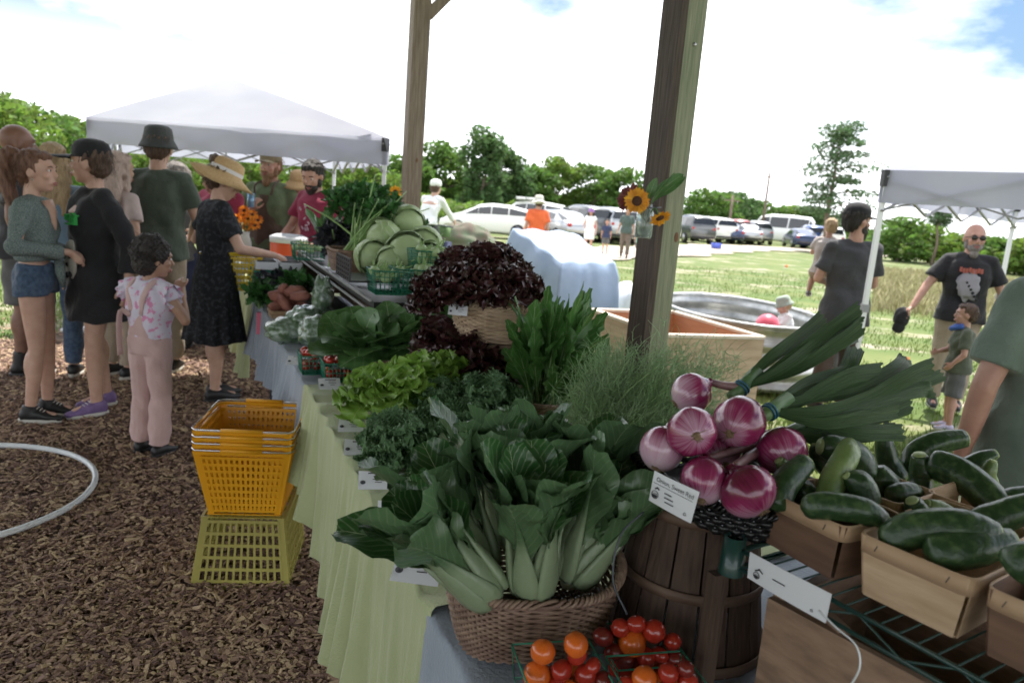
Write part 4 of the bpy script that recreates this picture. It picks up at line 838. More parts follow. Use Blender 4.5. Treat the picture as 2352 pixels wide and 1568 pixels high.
for px, yy, Y, l in ((758, 505, 4.3, 'tall pointed green leaves at the left end of the heap'),):
    c = py(px, yy+60, Y); head('romaine_lettuce', l, 'lettuce', c, V3(-.1, -.1, 1), 9, .24, .09, OVAL, coll_m, (.05, .6), None, (.0, .5), cup=.2, nx=9, ny=14, ruf=(.006, 12))
# green mesh quart baskets
mesh_m = mat('green_mesh', (.02, .20, .12), rough=.35, trans=.15); gb_m = mat('kohlrabi', (.28, .40, .17), (.36, .48, .24), rough=.45, scale=20)
def meshbox(label, c, rz, a=.125, h=.075, group='green mesh baskets', mm=None, nm='mesh_basket', nx=9, nz=5, flare=1.15, th=.0035):
    mm = mm or mesh_m; t = thing(nm, label, 'basket', c, group); M = rotz(rz); cs = [V3(-1, -1, 0), V3(1, -1, 0), V3(1, 1, 0), V3(-1, 1, 0)]
    for i in range(4):
        p, q = cs[i]*a/2/flare, cs[(i+1) % 4]*a/2/flare; P, Q = cs[i]*a/2+V3(0, 0, h), cs[(i+1) % 4]*a/2+V3(0, 0, h); m = MB()
        for u in np.linspace(0, 1, nx): m.tube([c+M@(p*(1-u)+q*u), c+M@(P*(1-u)+Q*u)], th*.5, 4)
        for v in np.linspace(0, 1, nz):
            A_ = p*(1-v)+P*v; B_ = q*(1-v)+Q*v; m.tube([c+M@A_, c+M@B_], th*(.5 if v < .95 else .9), 4)
        m.obj('side', mm, t)
    m = MB()
    for u in np.linspace(-1, 1, nx): m.tube([c+M@V3(u*a/2/flare, -a/2/flare, .001), c+M@V3(u*a/2/flare, a/2/flare, .001)], th*.5, 4); m.tube([c+M@V3(-a/2/flare, u*a/2/flare, .003), c+M@V3(a/2/flare, u*a/2/flare, .003)], th*.5, 4)
    m.obj('base', mm, t); return t
mbs = [(893, 672, 3.2, .17, 'green mesh basket in front of the cabbages, left one'), (945, 668, 3.25, .17, 'green mesh basket in front of the cabbages, middle one'), (985, 625, 3.4, .17, 'green mesh basket behind the red lettuce, set higher'), (708, 595, 4.75, .2, 'green mesh basket on the rack below the kale, far left')]
KL = ['small kohlrabi in the left mesh basket', 'small kohlrabi in the middle mesh basket', 'small kohlrabi in the higher mesh basket', 'small kohlrabi in the far mesh basket']
for mbs_i, (px, yy, Y, a, l) in enumerate(mbs):
    c = py(px, yy, Y); meshbox(l, c, TANG, a, .10)
    for k in range(7):
        p = c+V3(*(rng.uniform(-.4, .4, 2)*a), .06+.045*rng.random()); t = thing('kohlrabi', KL[mbs_i]+(' at the front', ' at the back', ' in the middle', ' at the left side', ' at the right side', ' resting on top', ' lying lowest')[k], 'kohlrabi', p, 'kohlrabi in '+l)
        m = MB(); m.ell(p, (.026, .026, .022), None, 12, 8, .15); m.obj('bulb', gb_m, t)
        for j in range(3):
            d = unit(rng.normal(size=3)+V3(0, 0, 1.6)); m = MB(); m.tube([p+d*.015, p+d*.055+rng.normal(size=3)*.006], [.0045, .003], 6); m.obj('stalk', stem_m, t)
m = MB(); c = py(838, 640, 3.35); t = thing('black_crate', 'small black plastic crate with grid sides beside the front cabbage', 'crate', c); M_ = MT
for i in range(8): m.box(c+M_@V3(-.1, -.16+.045*i, .05), (.006, .008, .10), M_)
for i in range(6): m.box(c+M_@V3(-.1, 0, .004+.019*i), (.0064, .33, .006), M_)
m.obj('grid_side', mat('black_grid', (.03, .03, .035), rough=.4), t, smooth=False)
m = MB(); m.box(c+M_@V3(.03, 0, .005), (.26, .33, .008), M_); m.obj('base', rack_m, t, smooth=False)
wicker('wicker_basket', 'brown wicker basket on the rack between the celery stalks and the first cabbage', py(805, 620, 3.75), TANG, .30, .22, .10, 1.25, m_=wickd_m, rows=14, stakes=26, group='wicker baskets')

# ------------------------------------------------------------------ tomatoes
tom_o = mat('orange_tomato', (.62, .10, .012), (.70, .16, .02), rough=.22, scale=14, coat=.3); tom_r = mat('red_tomato', (.30, .018, .012), (.42, .035, .015), rough=.2, scale=14, coat=.3); tom_d = mat('dark_tomato', (.13, .014, .012), (.22, .022, .014), rough=.22, scale=14, coat=.3)
clear_m = mat('green_pint', (.05, .35, .22), rough=.3, trans=.3)
tom_mesh = {}
def tomato(p, r, mm, el, label, group):
    key = (mm.name, el)
    if key not in tom_mesh:
        q = MB(); q.ell((0, 0, 0), (1, 1, el), None, 20, 14, .05); tom_mesh[key] = q.mesh('tomato'); tom_mesh[key].materials.append(mm)
    o = bpy.data.objects.new('tomato', tom_mesh[key]); COL.objects.link(o); o.location = p; o.scale = (r, r, r); o.rotation_euler = (rng.random()*3, rng.random()*3, rng.random()*6); return tag(o, label, 'tomato', group)
T1 = [(1247, 1496, 29, 'o', 1, 'round orange tomato at the left of the near pint'), (1323, 1480, 30, 'o', .92, 'round orange tomato at the top of the near pint'), (1233, 1549, 32, 'o', .9, 'orange tomato at the bottom left of the near pint'), (1290, 1538, 24, 'r', 1.25, 'oval red tomato in the middle of the near pint'), (1325, 1504, 22, 'r', 1.3, 'oval red tomato under the top orange one'),
      (1345, 1548, 24, 'r', 1.05, 'red tomato at the right of the near pint'), (1362, 1528, 17, 'r', 1.2, 'small red tomato at the right rim of the near pint'), (1275, 1575, 26, 'r', 1.2, 'dark red tomato at the bottom edge of the picture'), (1385, 1560, 20, 'd', 1.1, 'dark tomato in the right corner of the near pint'), (1305, 1580, 22, 'o', 1, 'orange tomato cut by the bottom edge, near pint'),
      (1385, 1462, 22, 'd', 1.15, 'dark red tomato at the left of the second pint'), (1425, 1441, 22, 'r', 1, 'red tomato at the upper left of the second pint'), (1452, 1475, 32, 'o', .95, 'large orange tomato in the middle of the second pint'), (1462, 1432, 20, 'r', 1.2, 'red tomato at the back of the second pint'), (1502, 1448, 27, 'r', 1, 'glossy red tomato right of the big orange one'), (1545, 1472, 20, 'r', 1, 'red tomato at the right end of the second pint'),
      (1483, 1508, 22, 'r', 1.1, 'red tomato just below the big orange one'), (1515, 1502, 18, 'r', 1.2, 'small bright red tomato right of centre, second pint'), (1437, 1515, 22, 'd', 1, 'dark tomato under the big orange one'), (1410, 1495, 20, 'd', 1.1, 'dark tomato in the lower left of the second pint'), (1550, 1512, 20, 'd', 1.1, 'dark tomato in the lower right of the second pint'),
      (1480, 1558, 30, 'o', .95, 'orange tomato at the bottom edge in the third pint'), (1535, 1545, 24, 'r', 1.05, 'red tomato at the top of the third pint'), (1575, 1535, 20, 'd', 1.1, 'dark tomato at the right of the third pint'), (1580, 1565, 24, 'r', 1, 'red tomato at the bottom right of the third pint'), (1440, 1570, 18, 'r', 1.1, 'red tomato at the left of the third pint')]
for px, yy, rp, k, el, l in T1:
    Y = 1.06 if px < 1400 and yy > 1475 else (1.14 if yy < 1528 else 1.03); p = py(px, yy, Y); z_ = (p-CAMP)@FWD
    tomato(p, rp*z_/F_PX, {'o': tom_o, 'r': tom_r, 'd': tom_d}[k], el, l, 'tomatoes in the near pints')
wd9_ = ['front left', 'front middle', 'front right', 'left side', 'centre', 'right side', 'back left', 'back middle', 'back right']
def pint(px, yy, Y, a, h, rz, l): c = py(px, yy, Y); c = c-V3(0, 0, h); return meshbox(l, c, rz, a, h, 'green tomato pints', clear_m, 'tomato_pint', 2, 2, 1.12, .002), c
for px, yy, Y, rz, l in ((1292, 1530, 1.07, R(14), 'clear green pint of tomatoes beside the bok choy basket'), (1470, 1478, 1.18, R(14), 'clear green pint of tomatoes in front of the barrel'), (1520, 1560, 1.04, R(14), 'clear green pint of tomatoes at the bottom edge')):
    t, c = pint(px, yy, Y, .135, .06, rz, l); M = rotz(rz)
    for k in range(9):
        p = c+M@V3((k % 3-1)*.034+rng.normal()*.003, (k//3-1)*.034, .018+.008*rng.random()); tomato(p, .0165, (tom_r, tom_d, tom_o)[(k*7) % 3], 1.1, 'lower tomato, '+wd9_[k]+', of the pint '+l.split('tomatoes ')[1], 'bottom tomatoes, '+l.split('tomatoes ')[1])
for j, (px, yy, Y) in enumerate(((722, 858, 3.12), (775, 862, 3.02))):
    c = py(px, yy, Y); c[2] = .772; nm = ('left', 'right')[j]; meshbox('green mesh quart of red tomatoes on the grey cloth, %s one' % nm, c, TANG, .13, .08, 'quarts of tomatoes under the collards')
    wd9 = ['front left corner', 'front middle', 'front right corner', 'left side', 'centre', 'right side', 'back left corner', 'back middle', 'back right corner']
    for k in range(18):
        i9 = k % 9; p = c+MT@V3((i9 % 3-1)*.036+rng.normal()*.004, (i9//3-1)*.036+rng.normal()*.004, (.022 if k < 9 else .078)+.012*rng.random()); tomato(p, .018, (tom_r, tom_d, tom_r, tom_o, tom_r)[k % 5], 1.1, 'small glossy tomato %s, %s of the %s quart' % ('heaped on top' if k > 8 else 'in the lower layer', wd9[i9], nm), 'tomatoes in the %s quart' % nm)

# ------------------------------------------------------------------ barrel basket, onion tray, onions
stave_m = wood('stave_wood', (.055, .032, .022), (.095, .058, .04), stretch=(16, 16, 1)); hoop_m = mat('basket_hoop', (.11, .066, .045), (.15, .095, .065), rough=.6, scale=20)
BC = py(1560, 1500, 1.32); BC[2] = .76; t = thing('bushel_basket', 'upturned dark wooden bushel basket standing under the onion tray', 'basket', BC); zt_ = 1.045; ns = 15
for i in range(ns):
    a0, a1 = 2*math.pi*(i+.04)/ns, 2*math.pi*(i+.96)/ns; m = MB(); rg = []
    for v in np.linspace(0, 1, 6):
        r_ = .148-.040*v; z = .76+(zt_-.76)*v; rg.append([(BC[0]+rr2*math.cos(a), BC[1]+rr2*math.sin(a), z) for rr2, a in ((r_, a0), (r_+.001, (a0+a1)/2), (r_, a1), (r_-.004, a1), (r_-.004, a0))])
    m.rings(rg); m.obj('stave', stave_m, t, smooth=False)
for z, k in ((.775, .1515), (.90, .133), (1.03, .1145)):
    m = MB(); P = [(BC[0]+k*math.cos(a), BC[1]+k*math.sin(a), z) for a in np.linspace(0, 2*math.pi, 49)]; m.tube(P, .0025, 6, ry=.011, cap=False); m.obj('hoop', hoop_m, t)
m = MB(); m.lathe([(.001, zt_-.006), (.106, zt_-.006), (.106, zt_-.001), (.001, zt_-.001)], (BC[0], BC[1], 0), 30); m.obj('base_disc', stave_m, t)
m = MB(); m.tube(smooth_path([py(1478, 1175, 1.2), py(1425, 1230, 1.18), py(1408, 1330, 1.16), py(1440, 1410, 1.15)], 24), .0018, 6); m.obj('wire_handle', leg_m, t)
TC = tp(-.29, .465, 1.047); TM = TANG
wicker('onion_tray', 'shallow black woven tray of red onions on the upturned bushel basket', TC, TANG, .36, .27, .05, 1.1, m_=blackw_m, rows=5, stakes=30, cat='tray', amp=.004)
on_m = bpy.data.materials.new('red_onion'); on_m.use_nodes = True
def onion_mat():
    t = on_m.node_tree; N = t.nodes; L = t.links; b = N['Principled BSDF']; b.inputs['Roughness'].default_value = .22; b.inputs['Coat Weight'].default_value = .35
    uv = N.new('ShaderNodeUVMap'); sp = N.new('ShaderNodeSeparateXYZ'); L.new(uv.outputs[0], sp.inputs[0]); mp_ = N.new('ShaderNodeMapping'); mp_.inputs['Scale'].default_value = (34, 1.0, 1); L.new(uv.outputs[0], mp_.inputs[0])
    nz = N.new('ShaderNodeTexNoise'); nz.inputs['Scale'].default_value = 1; nz.inputs['Detail'].default_value = 4; L.new(mp_.outputs[0], nz.inputs['Vector'])
    oi = N.new('ShaderNodeObjectInfo'); n2 = N.new('ShaderNodeTexNoise'); n2.inputs['Scale'].default_value = 13; tcn = N.new('ShaderNodeTexCoord'); L.new(tcn.outputs['Object'], n2.inputs['Vector'])
    def mt(op, a, bb):
        n = N.new('ShaderNodeMath'); n.operation = op
        for i, x in enumerate((a, bb)): (setattr(n.inputs[i], 'default_value', x) if isinstance(x, (int, float)) else L.new(x, n.inputs[i]))
        return n.outputs[0]
    f = mt('ADD', mt('MULTIPLY', sp.outputs[1], .95), mt('MULTIPLY', mt('SUBTRACT', nz.outputs['Fac'], .5), .48)); f = mt('ADD', f, mt('MULTIPLY', mt('SUBTRACT', n2.outputs['Fac'], .5), .9)); f = mt('ADD', mt('ADD', f, .18), mt('MULTIPLY', mt('SUBTRACT', oi.outputs['Random'], .5), .4))
    r = N.new('ShaderNodeValToRGB'); e = r.color_ramp.elements; e[0].position = .05; e[0].color = (.52, .40, .44, 1); e[1].position = .95; e[1].color = (.10, .006, .028, 1)
    k = e.new(.35); k.color = (.47, .27, .36, 1); k = e.new(.62); k.color = (.24, .022, .085, 1)
    L.new(f, r.inputs[0]); mx_ = N.new('ShaderNodeMixRGB'); mx_.inputs['Color2'].default_value = (.16, .10, .05, 1); g_ = N.new('ShaderNodeMath'); g_.operation = 'LESS_THAN'; g_.inputs[1].default_value = .03; L.new(sp.outputs[1], g_.inputs[0]); L.new(g_.outputs[0], mx_.inputs['Fac']); L.new(r.outputs[0], mx_.inputs['Color1']); L.new(mx_.outputs[0], b.inputs['Base Color'])
onion_mat()
root_m = mat('onion_root', (.14, .09, .05), (.26, .18, .10), rough=.9, scale=120); neck_m = mat('onion_neck', (.10, .035, .045), (.22, .12, .11), rough=.45, scale=30, stretch=(1, 1, 1)); band_m = mat('blue_band', (.02, .10, .15), rough=.5)
oleaf_m = mat('onion_leaf', (.022, .070, .020), (.10, .20, .065), rough=.36, scale=1.0, stretch=(26, 1.5, 1), bump=.6, bscale=2.2, trans=.15, coord='UV', island=.25); oleafp_m = mat('onion_leaf_pale', (.14, .24, .09), (.06, .13, .05), rough=.42, scale=12)
def bulb(t, c, r, rootdir, asp=.9):
    ax = unit(-np.asarray(rootdir, float)); s, q = frame(ax); n = 20; m = MB(); rg = []
    for i in range(n+1):
        v = i/n; ph = v*math.pi; rad = math.sin(ph)**(.92)*(1 if v < .75 else 1); zz = -math.cos(ph)*asp; 
        if v > .86: rad = max(rad, .17); zz = asp*(.9+(v-.86)*2.6)
        rg.append([c+r*(zz*ax+rad*(1+.014*math.sin(a*7+v*3)+.03*math.sin(a*2+r*300)+.018*math.sin(a*3+1+v*4))*(s*math.cos(a)+q*math.sin(a))) for a in np.linspace(0, 2*math.pi, 36, endpoint=False)])
    A = np.array(rg); i = np.arange(n)[:, None]*36; j = np.arange(36)[None]; k = (j+1) % 36
    uu, vv = np.meshgrid(np.arange(36)/36, np.linspace(0, 1, n+1)); m.add(A.reshape(-1, 3), np.stack([i+j, i+36+j, i+36+k, i+k], -1).reshape(-1, 4), np.stack([np.abs(uu*2-1), vv], -1).reshape(-1, 2)); m.obj('bulb', on_m, t)
    m = MB(); m.ell(c-ax*r*asp*.985, (r*.17, r*.17, r*.05), np.column_stack([s, q, ax]), 14, 8, .3); [m.tube([c-ax*r*asp*.98+(s*rng.normal()+q*rng.normal())*r*.07, c-ax*r*asp*1.06+(s*rng.normal()+q*rng.normal())*r*.16], .0006, 4) for _ in range(22)]; m.obj('root_scar', root_m, t); return c+ax*r*(asp*1.26)
def oleafs(t, pts, wd, mm=None, fl=.30, open_=True):
    n_ = 26; P = smooth_path(pts, n_); e = rng.normal(size=3)*.004; P = P+np.outer(np.sin(np.linspace(0, rng.uniform(4, 8), n_)), e); m = MB(); w_ = np.interp(np.linspace(0, 1, n_), [0, .12, .45, 1], [.30, .50, .92, 1.08])*wd; T = np.gradient(P, axis=0); T /= np.linalg.norm(T, axis=1)[:, None]
    vd = unit(P[13]-CAMP+rng.normal(size=3)*.35); G1, G2 = [], []; sl = rng.uniform(-.5, .5)
    for i in range(n_):
        sd = unit(np.cross(T[i], vd)); nn = np.cross(sd, T[i]); r1, r2 = [], []
        for u in np.linspace(-1, 1, 11):
            sh_ = T[i]*(sl*u*w_[i]*.6 if i == n_-1 else 0)+T[i]*(.004*math.sin(u*9) if i == n_-1 else 0); rd = w_[i]*.035*math.cos(u*16)
            r1.append(P[i]+sd*u*w_[i]*.5+nn*(w_[i]*(.22*(1-abs(u))**.8)+rd*.4)+sh_); r2.append(P[i]+sd*u*w_[i]*.5-nn*(w_[i]*(.07*(1-u*u))+rd*.3)+sh_)
        G1.append(r1); G2.append(r2)
    uv = np.stack(np.meshgrid(np.linspace(0, 1, 11), np.linspace(0, 1, n_)), -1); m.grid(np.array(G1), uv); m.grid(np.array(G2)[:, ::-1], uv); m.obj('leaf', mm or oleaf_m, t)
def ob(label, bulbs, band, leaves, wd=.027):
    wd *= .9; t = thing('red_onion_bunch', label, 'onion bunch', py(*bulbs[0][:3]), 'bunches of red onions'); bp_ = py(*band)
    for px, yy, Y, r, rd, asp in bulbs:
        r *= 1.07; c = py(px, yy, Y); e = bulb(t, c, r, RGT*rd[0]+UPV*rd[1]-FWD*rd[2], asp); m = MB(); m.tube(smooth_path([c+(e-c)*.9, (e*1.5+bp_)/2.5+V3(0, 0, -.004), bp_], 8), np.linspace(r*.17, .009, 8), 10); m.obj('neck', neck_m, t)
    d = unit(py(*leaves[0][-1])-bp_)
    m = MB(); s, q = frame(d); th = np.linspace(0, 2*math.pi, 25)
    for k in (-.004, .003): m.tube([bp_+d*k+(s*math.cos(a)+q*math.sin(a))*.0145 for a in th], .0022, 6, cap=False)
    m.obj('rubber_band', band_m, t)
    m = MB(); m.tube([bp_-d*.03, bp_, bp_+d*.05], [.011, .013, .014], 12); m.obj('stalks', oleafp_m, t)
    for L_ in leaves: oleafs(t, [bp_+rng.normal(size=3)*.003]+[py(*p) for p in L_], wd*rng.uniform(.85, 1.1))
ob('red onion bunch at the back, its single bulb leaning on the upper left', [(1588, 903, 1.34, .034, (-.75, -.45, .1), 1.0)], (1703, 890, 1.36), [
    [(1800, 810, 1.40), (1880, 722, 1.46)], [(1820, 820, 1.38), (1972, 708, 1.42)], [(1810, 835, 1.36), (1900, 770, 1.4), (1978, 725, 1.42)], [(1830, 850, 1.36), (1920, 790, 1.38), (1975, 748, 1.4)], [(1820, 850, 1.38), (1900, 810, 1.42), (1965, 778, 1.46)], [(1800, 850, 1.4), (1930, 735, 1.5)], [(1790, 845, 1.42), (1870, 800, 1.5), (1925, 760, 1.52)]], .030)
ob('red onion bunch in the middle with a blue-green rubber band and the longest leaves', [(1697, 968, 1.22, .041, (-.55, -.35, .75), 1.08), (1588, 992, 1.17, .0385, (-.02, -.05, 1), .92)], (1768, 945, 1.26), [
    [(1850, 880, 1.30), (1930, 850, 1.34), (1952, 820, 1.36)], [(1870, 900, 1.28), (1960, 868, 1.30), (2020, 850, 1.32)], [(1860, 920, 1.27), (1960, 890, 1.3), (2060, 840, 1.34), (2085, 828, 1.36)], [(1880, 935, 1.25), (1990, 910, 1.28), (2090, 870, 1.3), (2150, 850, 1.32)], [(1880, 950, 1.25), (2000, 930, 1.27), (2110, 900, 1.3), (2140, 890, 1.32)],
    [(1850, 905, 1.3), (1900, 870, 1.33), (1945, 845, 1.38)], [(1880, 970, 1.24), (1980, 960, 1.26), (2060, 945, 1.3)], [(1870, 890, 1.32), (1930, 862, 1.35), (1965, 800, 1.4)], [(1860, 960, 1.3), (1960, 990, 1.28), (2075, 992, 1.3)]], .031)
ob('red onion bunch in front, four bulbs low in the tray', [(1795, 1035, 1.22, .040, (.1, -.5, .7), .9), (1616, 1103, 1.13, .036, (-.2, -.55, .5), .98), (1718, 1128, 1.10, .041, (.3, -.5, .35), .88), (1520, 1030, 1.20, .036, (-.3, -.6, .35), .98), (1655, 1035, 1.26, .036, (0, -.4, .6), .95)], (1800, 1000, 1.32), [
    [(1890, 965, 1.32), (2000, 920, 1.34), (2100, 875, 1.38)], [(1880, 985, 1.3), (2000, 965, 1.33), (2095, 920, 1.36)], [(1900, 950, 1.34), (2050, 900, 1.4), (2165, 858, 1.45)], [(1900, 1000, 1.3), (1990, 1000, 1.3), (2060, 975, 1.32)], [(1880, 1010, 1.28), (1960, 1030, 1.26)]], .030)
# onion card with lettering
def txt(s, size, c, M, mm, parent, name='lettering', off=.0012, sx=1):
    cu = bpy.data.curves.new('t', 'FONT'); cu.body = s; cu.size = size; cu.align_x = 'LEFT'; o = bpy.data.objects.new('t', cu); COL.objects.link(o)
    dg = bpy.context.evaluated_depsgraph_get(); me = bpy.data.meshes.new_from_object(o.evaluated_get(dg)); bpy.data.objects.remove(o)
    v = np.empty(len(me.vertices)*3, np.float32); me.vertices.foreach_get('co', v); v = v.reshape(-1, 3).astype(float); v[:, 0] *= sx
    v = (v+V3(0, 0, off))@np.asarray(M).T+c-ORG.get(parent, V3(0, 0, 0)); me.vertices.foreach_set('co', v.astype(np.float32).ravel()); me.materials.append(mm); ob_ = bpy.data.objects.new(name, me); COL.objects.link(ob_); ob_.parent = parent; return ob_
def standing_card(name, label, c00, c10, c11, c01, heading, parent_loc, small):
    t = thing(name, label, 'price card', parent_loc, 'price cards'); ex = unit(c10-c00); ey = unit((c01-c00)-ex*((c01-c00)@ex)); ez = np.cross(ex, ey); M = np.column_stack([ex, ey, ez]); W_ = np.linalg.norm(c10-c00); H_ = abs((c01-c00)@ey)
    m = MB(); G = [[c00+ex*W_*u+ey*H_*v+ez*(.003*math.sin(u*2.6+v)) for u in np.linspace(0, 1, 10)] for v in np.linspace(0, 1, 5)]; m.grid(np.array(G)); m.grid((np.array(G)-ez*.0009)[:, ::-1]); m.obj('paper', paper_m, t)
    if heading:
        txt(heading, H_*.20, c00+ex*W_*.10+ey*H_*.74, M, ink_m, t, off=.0045, sx=.92); q = MB(); q.box(c00+ex*W_*.5+ey*H_*.66+ez*.0042, (W_*.9, .0006, .0003), M); q.obj('rule', ink_m, t, smooth=False)
    q = MB(); cs_ = c00+ex*W_*.13+ey*H_*.30+ez*.0035; rs = H_*.12; q.tube([cs_+(ex*math.cos(a)+ey*math.sin(a))*rs for a in np.linspace(0, 2*math.pi, 25)], .0005, 5, cap=False); q.add([cs_+ez*.0004+(ex*math.cos(a)+ey*math.sin(a))*rs*.85 for a in np.linspace(math.pi, 2*math.pi, 12)], [list(range(12))]); q.obj('seal', ink_m, t, smooth=False)
    txt('USDA', rs*.62, cs_-ex*rs*.78+ey*rs*.12, M, ink_m, t, 'seal_lettering', .001)
    q = MB()
    for i in range(small): q.box(c00+ex*W_*(.42+.03*i)+ey*H_*(.5-.13*i)+ez*.0046, (W_*(.16 if i == 0 else .2), H_*.035, .0003), M); 
    q.box(c00+ex*W_*.14+ey*H_*.52+ez*.0042, (W_*.07, H_*.05, .0003), M@rotz(.6)); q.box(c00+ex*W_*.18+ey*H_*.53+ez*.0042, (W_*.07, H_*.04, .0003), M@rotz(-.5)); q.obj('print', ink_m, t, smooth=False)
    q = MB(); p = c00+ex*W_*.83+ey*H_*.14+ez*.004; q.tube([p, p+ex*H_*.08+ey*H_*.03, p+ex*H_*.03+ey*H_*.10, p-ex*H_*.02+ey*H_*.05, p], .0005, 4); q.obj('leaf_mark', ink_m, t); return t
Yc = 1.10; k00, k10, k11, k01 = py(1490, 1148, 1.13), py(1588, 1201, 1.07), py(1592, 1117, 1.075), py(1494, 1074, 1.135)
standing_card('price_card', 'white card reading Onion, Sweet Red hung on the front of the black tray', k00, k10, k11, k01, 'Onion, Sweet Red', k00, 3)
for px, yy, a, sz, l in ((757, 882, 20, .085, 'price card on the green cloth, farthest, at its back corner'), (806, 977, 10, .08, 'price card on the green cloth below the lettuce basket'), (822, 1028, 10, .082, 'price card on the green cloth left of the kale'), (860, 1103, 12, .085, 'price card on the green cloth below the kale'), (905, 1172, 10, .08, 'price card half hidden under the left bok choy leaf'), (960, 1303, -4, .10, 'large price card at the near edge of the green cloth beside the wicker basket'),
                         (655, 740, 20, .08, 'price card on the grey cloth by the bagged greens'), (682, 828, 10, .085, 'price card on the grey cloth left of the tomatoes'), (1052, 712, 0, .07, 'price card leaning on the pale basket of red lettuce')):
    c = pz(px, yy, .792) if px < 1000 else py(1052, 712, 2.66); M = rotz(R(a))@rotx(R(22) if px < 1000 else R(60)); card(l, c, sz, sz*(.85 if px < 1000 else .6), M)

# ------------------------------------------------------------------ cucumber tills on the green wire shelf
till_m = mat('till_wood', (.44, .30, .18), (.56, .40, .26), rough=.7, scale=4, stretch=(2, 2, 12), bump=.15, bscale=20); tilld_m = mat('till_wood_brown', (.12, .065, .04), (.18, .10, .06), rough=.7, scale=4, stretch=(2, 2, 12)); tband_m = mat('till_band', (.40, .26, .155), (.48, .33, .2), rough=.65, scale=9)
staple_m = mat('staple', (.12, .12, .12), rough=.4, metal=1)
def till(label, FL, FR, depth, h, side, group='wooden tills of zucchini', mm=till_m):
    c = (FL+FR)/2; ex = unit((FR-FL)*V3(1, 1, 0)); eyy = V3(-ex[1], ex[0], 0); W_ = np.linalg.norm((FR-FL)*V3(1, 1, 0)); top = (FL[2]+FR[2])/2; c = c+eyy*depth/2; c[2] = top-h; t = thing('wooden_till', label, 'till', c, group); M = np.column_stack([ex, eyy, V3(0, 0, 1)])
    cs = [(-1, -1), (1, -1), (1, 1), (-1, 1)]; f = .84
    for i in range(4):
        a, b = np.array(cs[i]), np.array(cs[(i+1) % 4]); hv = V3(W_/2, depth/2, 1)
        def P(q, z, k, ins=0): return c+M@V3(q[0]*(W_/2-ins)*k, q[1]*(depth/2-ins)*k, z)
        aa, bb = a*.97+b*.03, b*.97+a*.03
        m = MB(); V = [P(aa, 0, f), P(bb, 0, f), P(bb, h, .985), P(aa, h, .985), P(aa, 0, f, .002), P(bb, 0, f, .002), P(bb, h, .985, .002), P(aa, h, .985, .002)]; m.add(V, [[0, 1, 2, 3], [5, 4, 7, 6], [3, 2, 6, 7], [0, 4, 5, 1], [1, 5, 6, 2], [0, 3, 7, 4]]); m.obj('side', mm, t, smooth=False)
    m = MB(); th = np.linspace(0, 2*math.pi, 56, endpoint=False); rg = []
    for z, k in ((h-.024, .962), (h-.024, 1.0), (h+.002, 1.018), (h+.002, .985)):
        x, y = rrect(W_/2*k, depth/2*k, th, 9); rg.append(np.stack([x, y, np.full(56, z)], -1)@M.T+c)
    rg.append(rg[0]); m.rings(rg, cap=False); m.obj('rim_band', tband_m, t)
    m = MB(); m.box(c+V3(0, 0, .002), (W_*f*.97, depth*f*.97, .002), M); m.obj('base', mm, t, smooth=False)
    for u in (-.32, .30):
        m = MB(); m.box(c+M@V3(u*W_, -depth/2*1.012, h-.011), (.0012, .0012, .010), M@roty(.35)); m.obj('staple', staple_m, t, smooth=False)
    return t, c, M
zt1 = 1.135
FLs = [(pz(1744, 1118, zt1), pz(1940, 1214, zt1), .135, tilld_m, 'dark-sided till of zucchini next to the onions'), (pz(1972, 1224, zt1), pz(2240, 1337, zt1), .130, till_m, 'pale till in front holding one large zucchini')]
shz = zt1-.09
for FL, FR, dp, mm, l in FLs: till(l, FL, FR, dp, .088, None, mm=mm)
e1 = unit(FLs[1][1]-FLs[1][0]); n1_ = V3(-e1[1], e1[0], 0)
base2 = FLs[0][0]; sp_ = .155
till('till of dark zucchini behind the dark-sided one', base2+n1_*.15+e1*.02, base2+n1_*.15+e1*.15, .125, .088, None)
till('till of zucchini behind the pale front one', FLs[1][0]+n1_*.137-e1*.01, FLs[1][0]+n1_*.137+e1*.125, .125, .088, None)
till('till in the back row with the long sloping zucchini', FLs[1][0]+n1_*.275-e1*.04, FLs[1][0]+n1_*.275+e1*.09, .125, .088, None)
till('till at the right edge of the back row', FLs[1][0]+n1_*.275+e1*.10, FLs[1][0]+n1_*.275+e1*.23, .125, .088, None)
till('till cut by the right edge of the picture', FLs[1][1]+e1*.012+n1_*.0, FLs[1][1]+e1*.14+n1_*.0, .125, .088, None, mm=tilld_m)
zuc_m = mat('zucchini_skin', (.020, .048, .016), (.085, .14, .050), rough=.33, scale=70, det=9, lo=.48, hi=.8, bump=.3, bscale=60, stretch=(1, 1, 1)); zucl_m = mat('zucchini_light', (.09, .15, .04), (.19, .25, .09), rough=.36, scale=18, det=8, bump=.3, bscale=60); zcut_m = mat('zucchini_cut', (.34, .40, .18), (.25, .32, .12), rough=.6, scale=60)
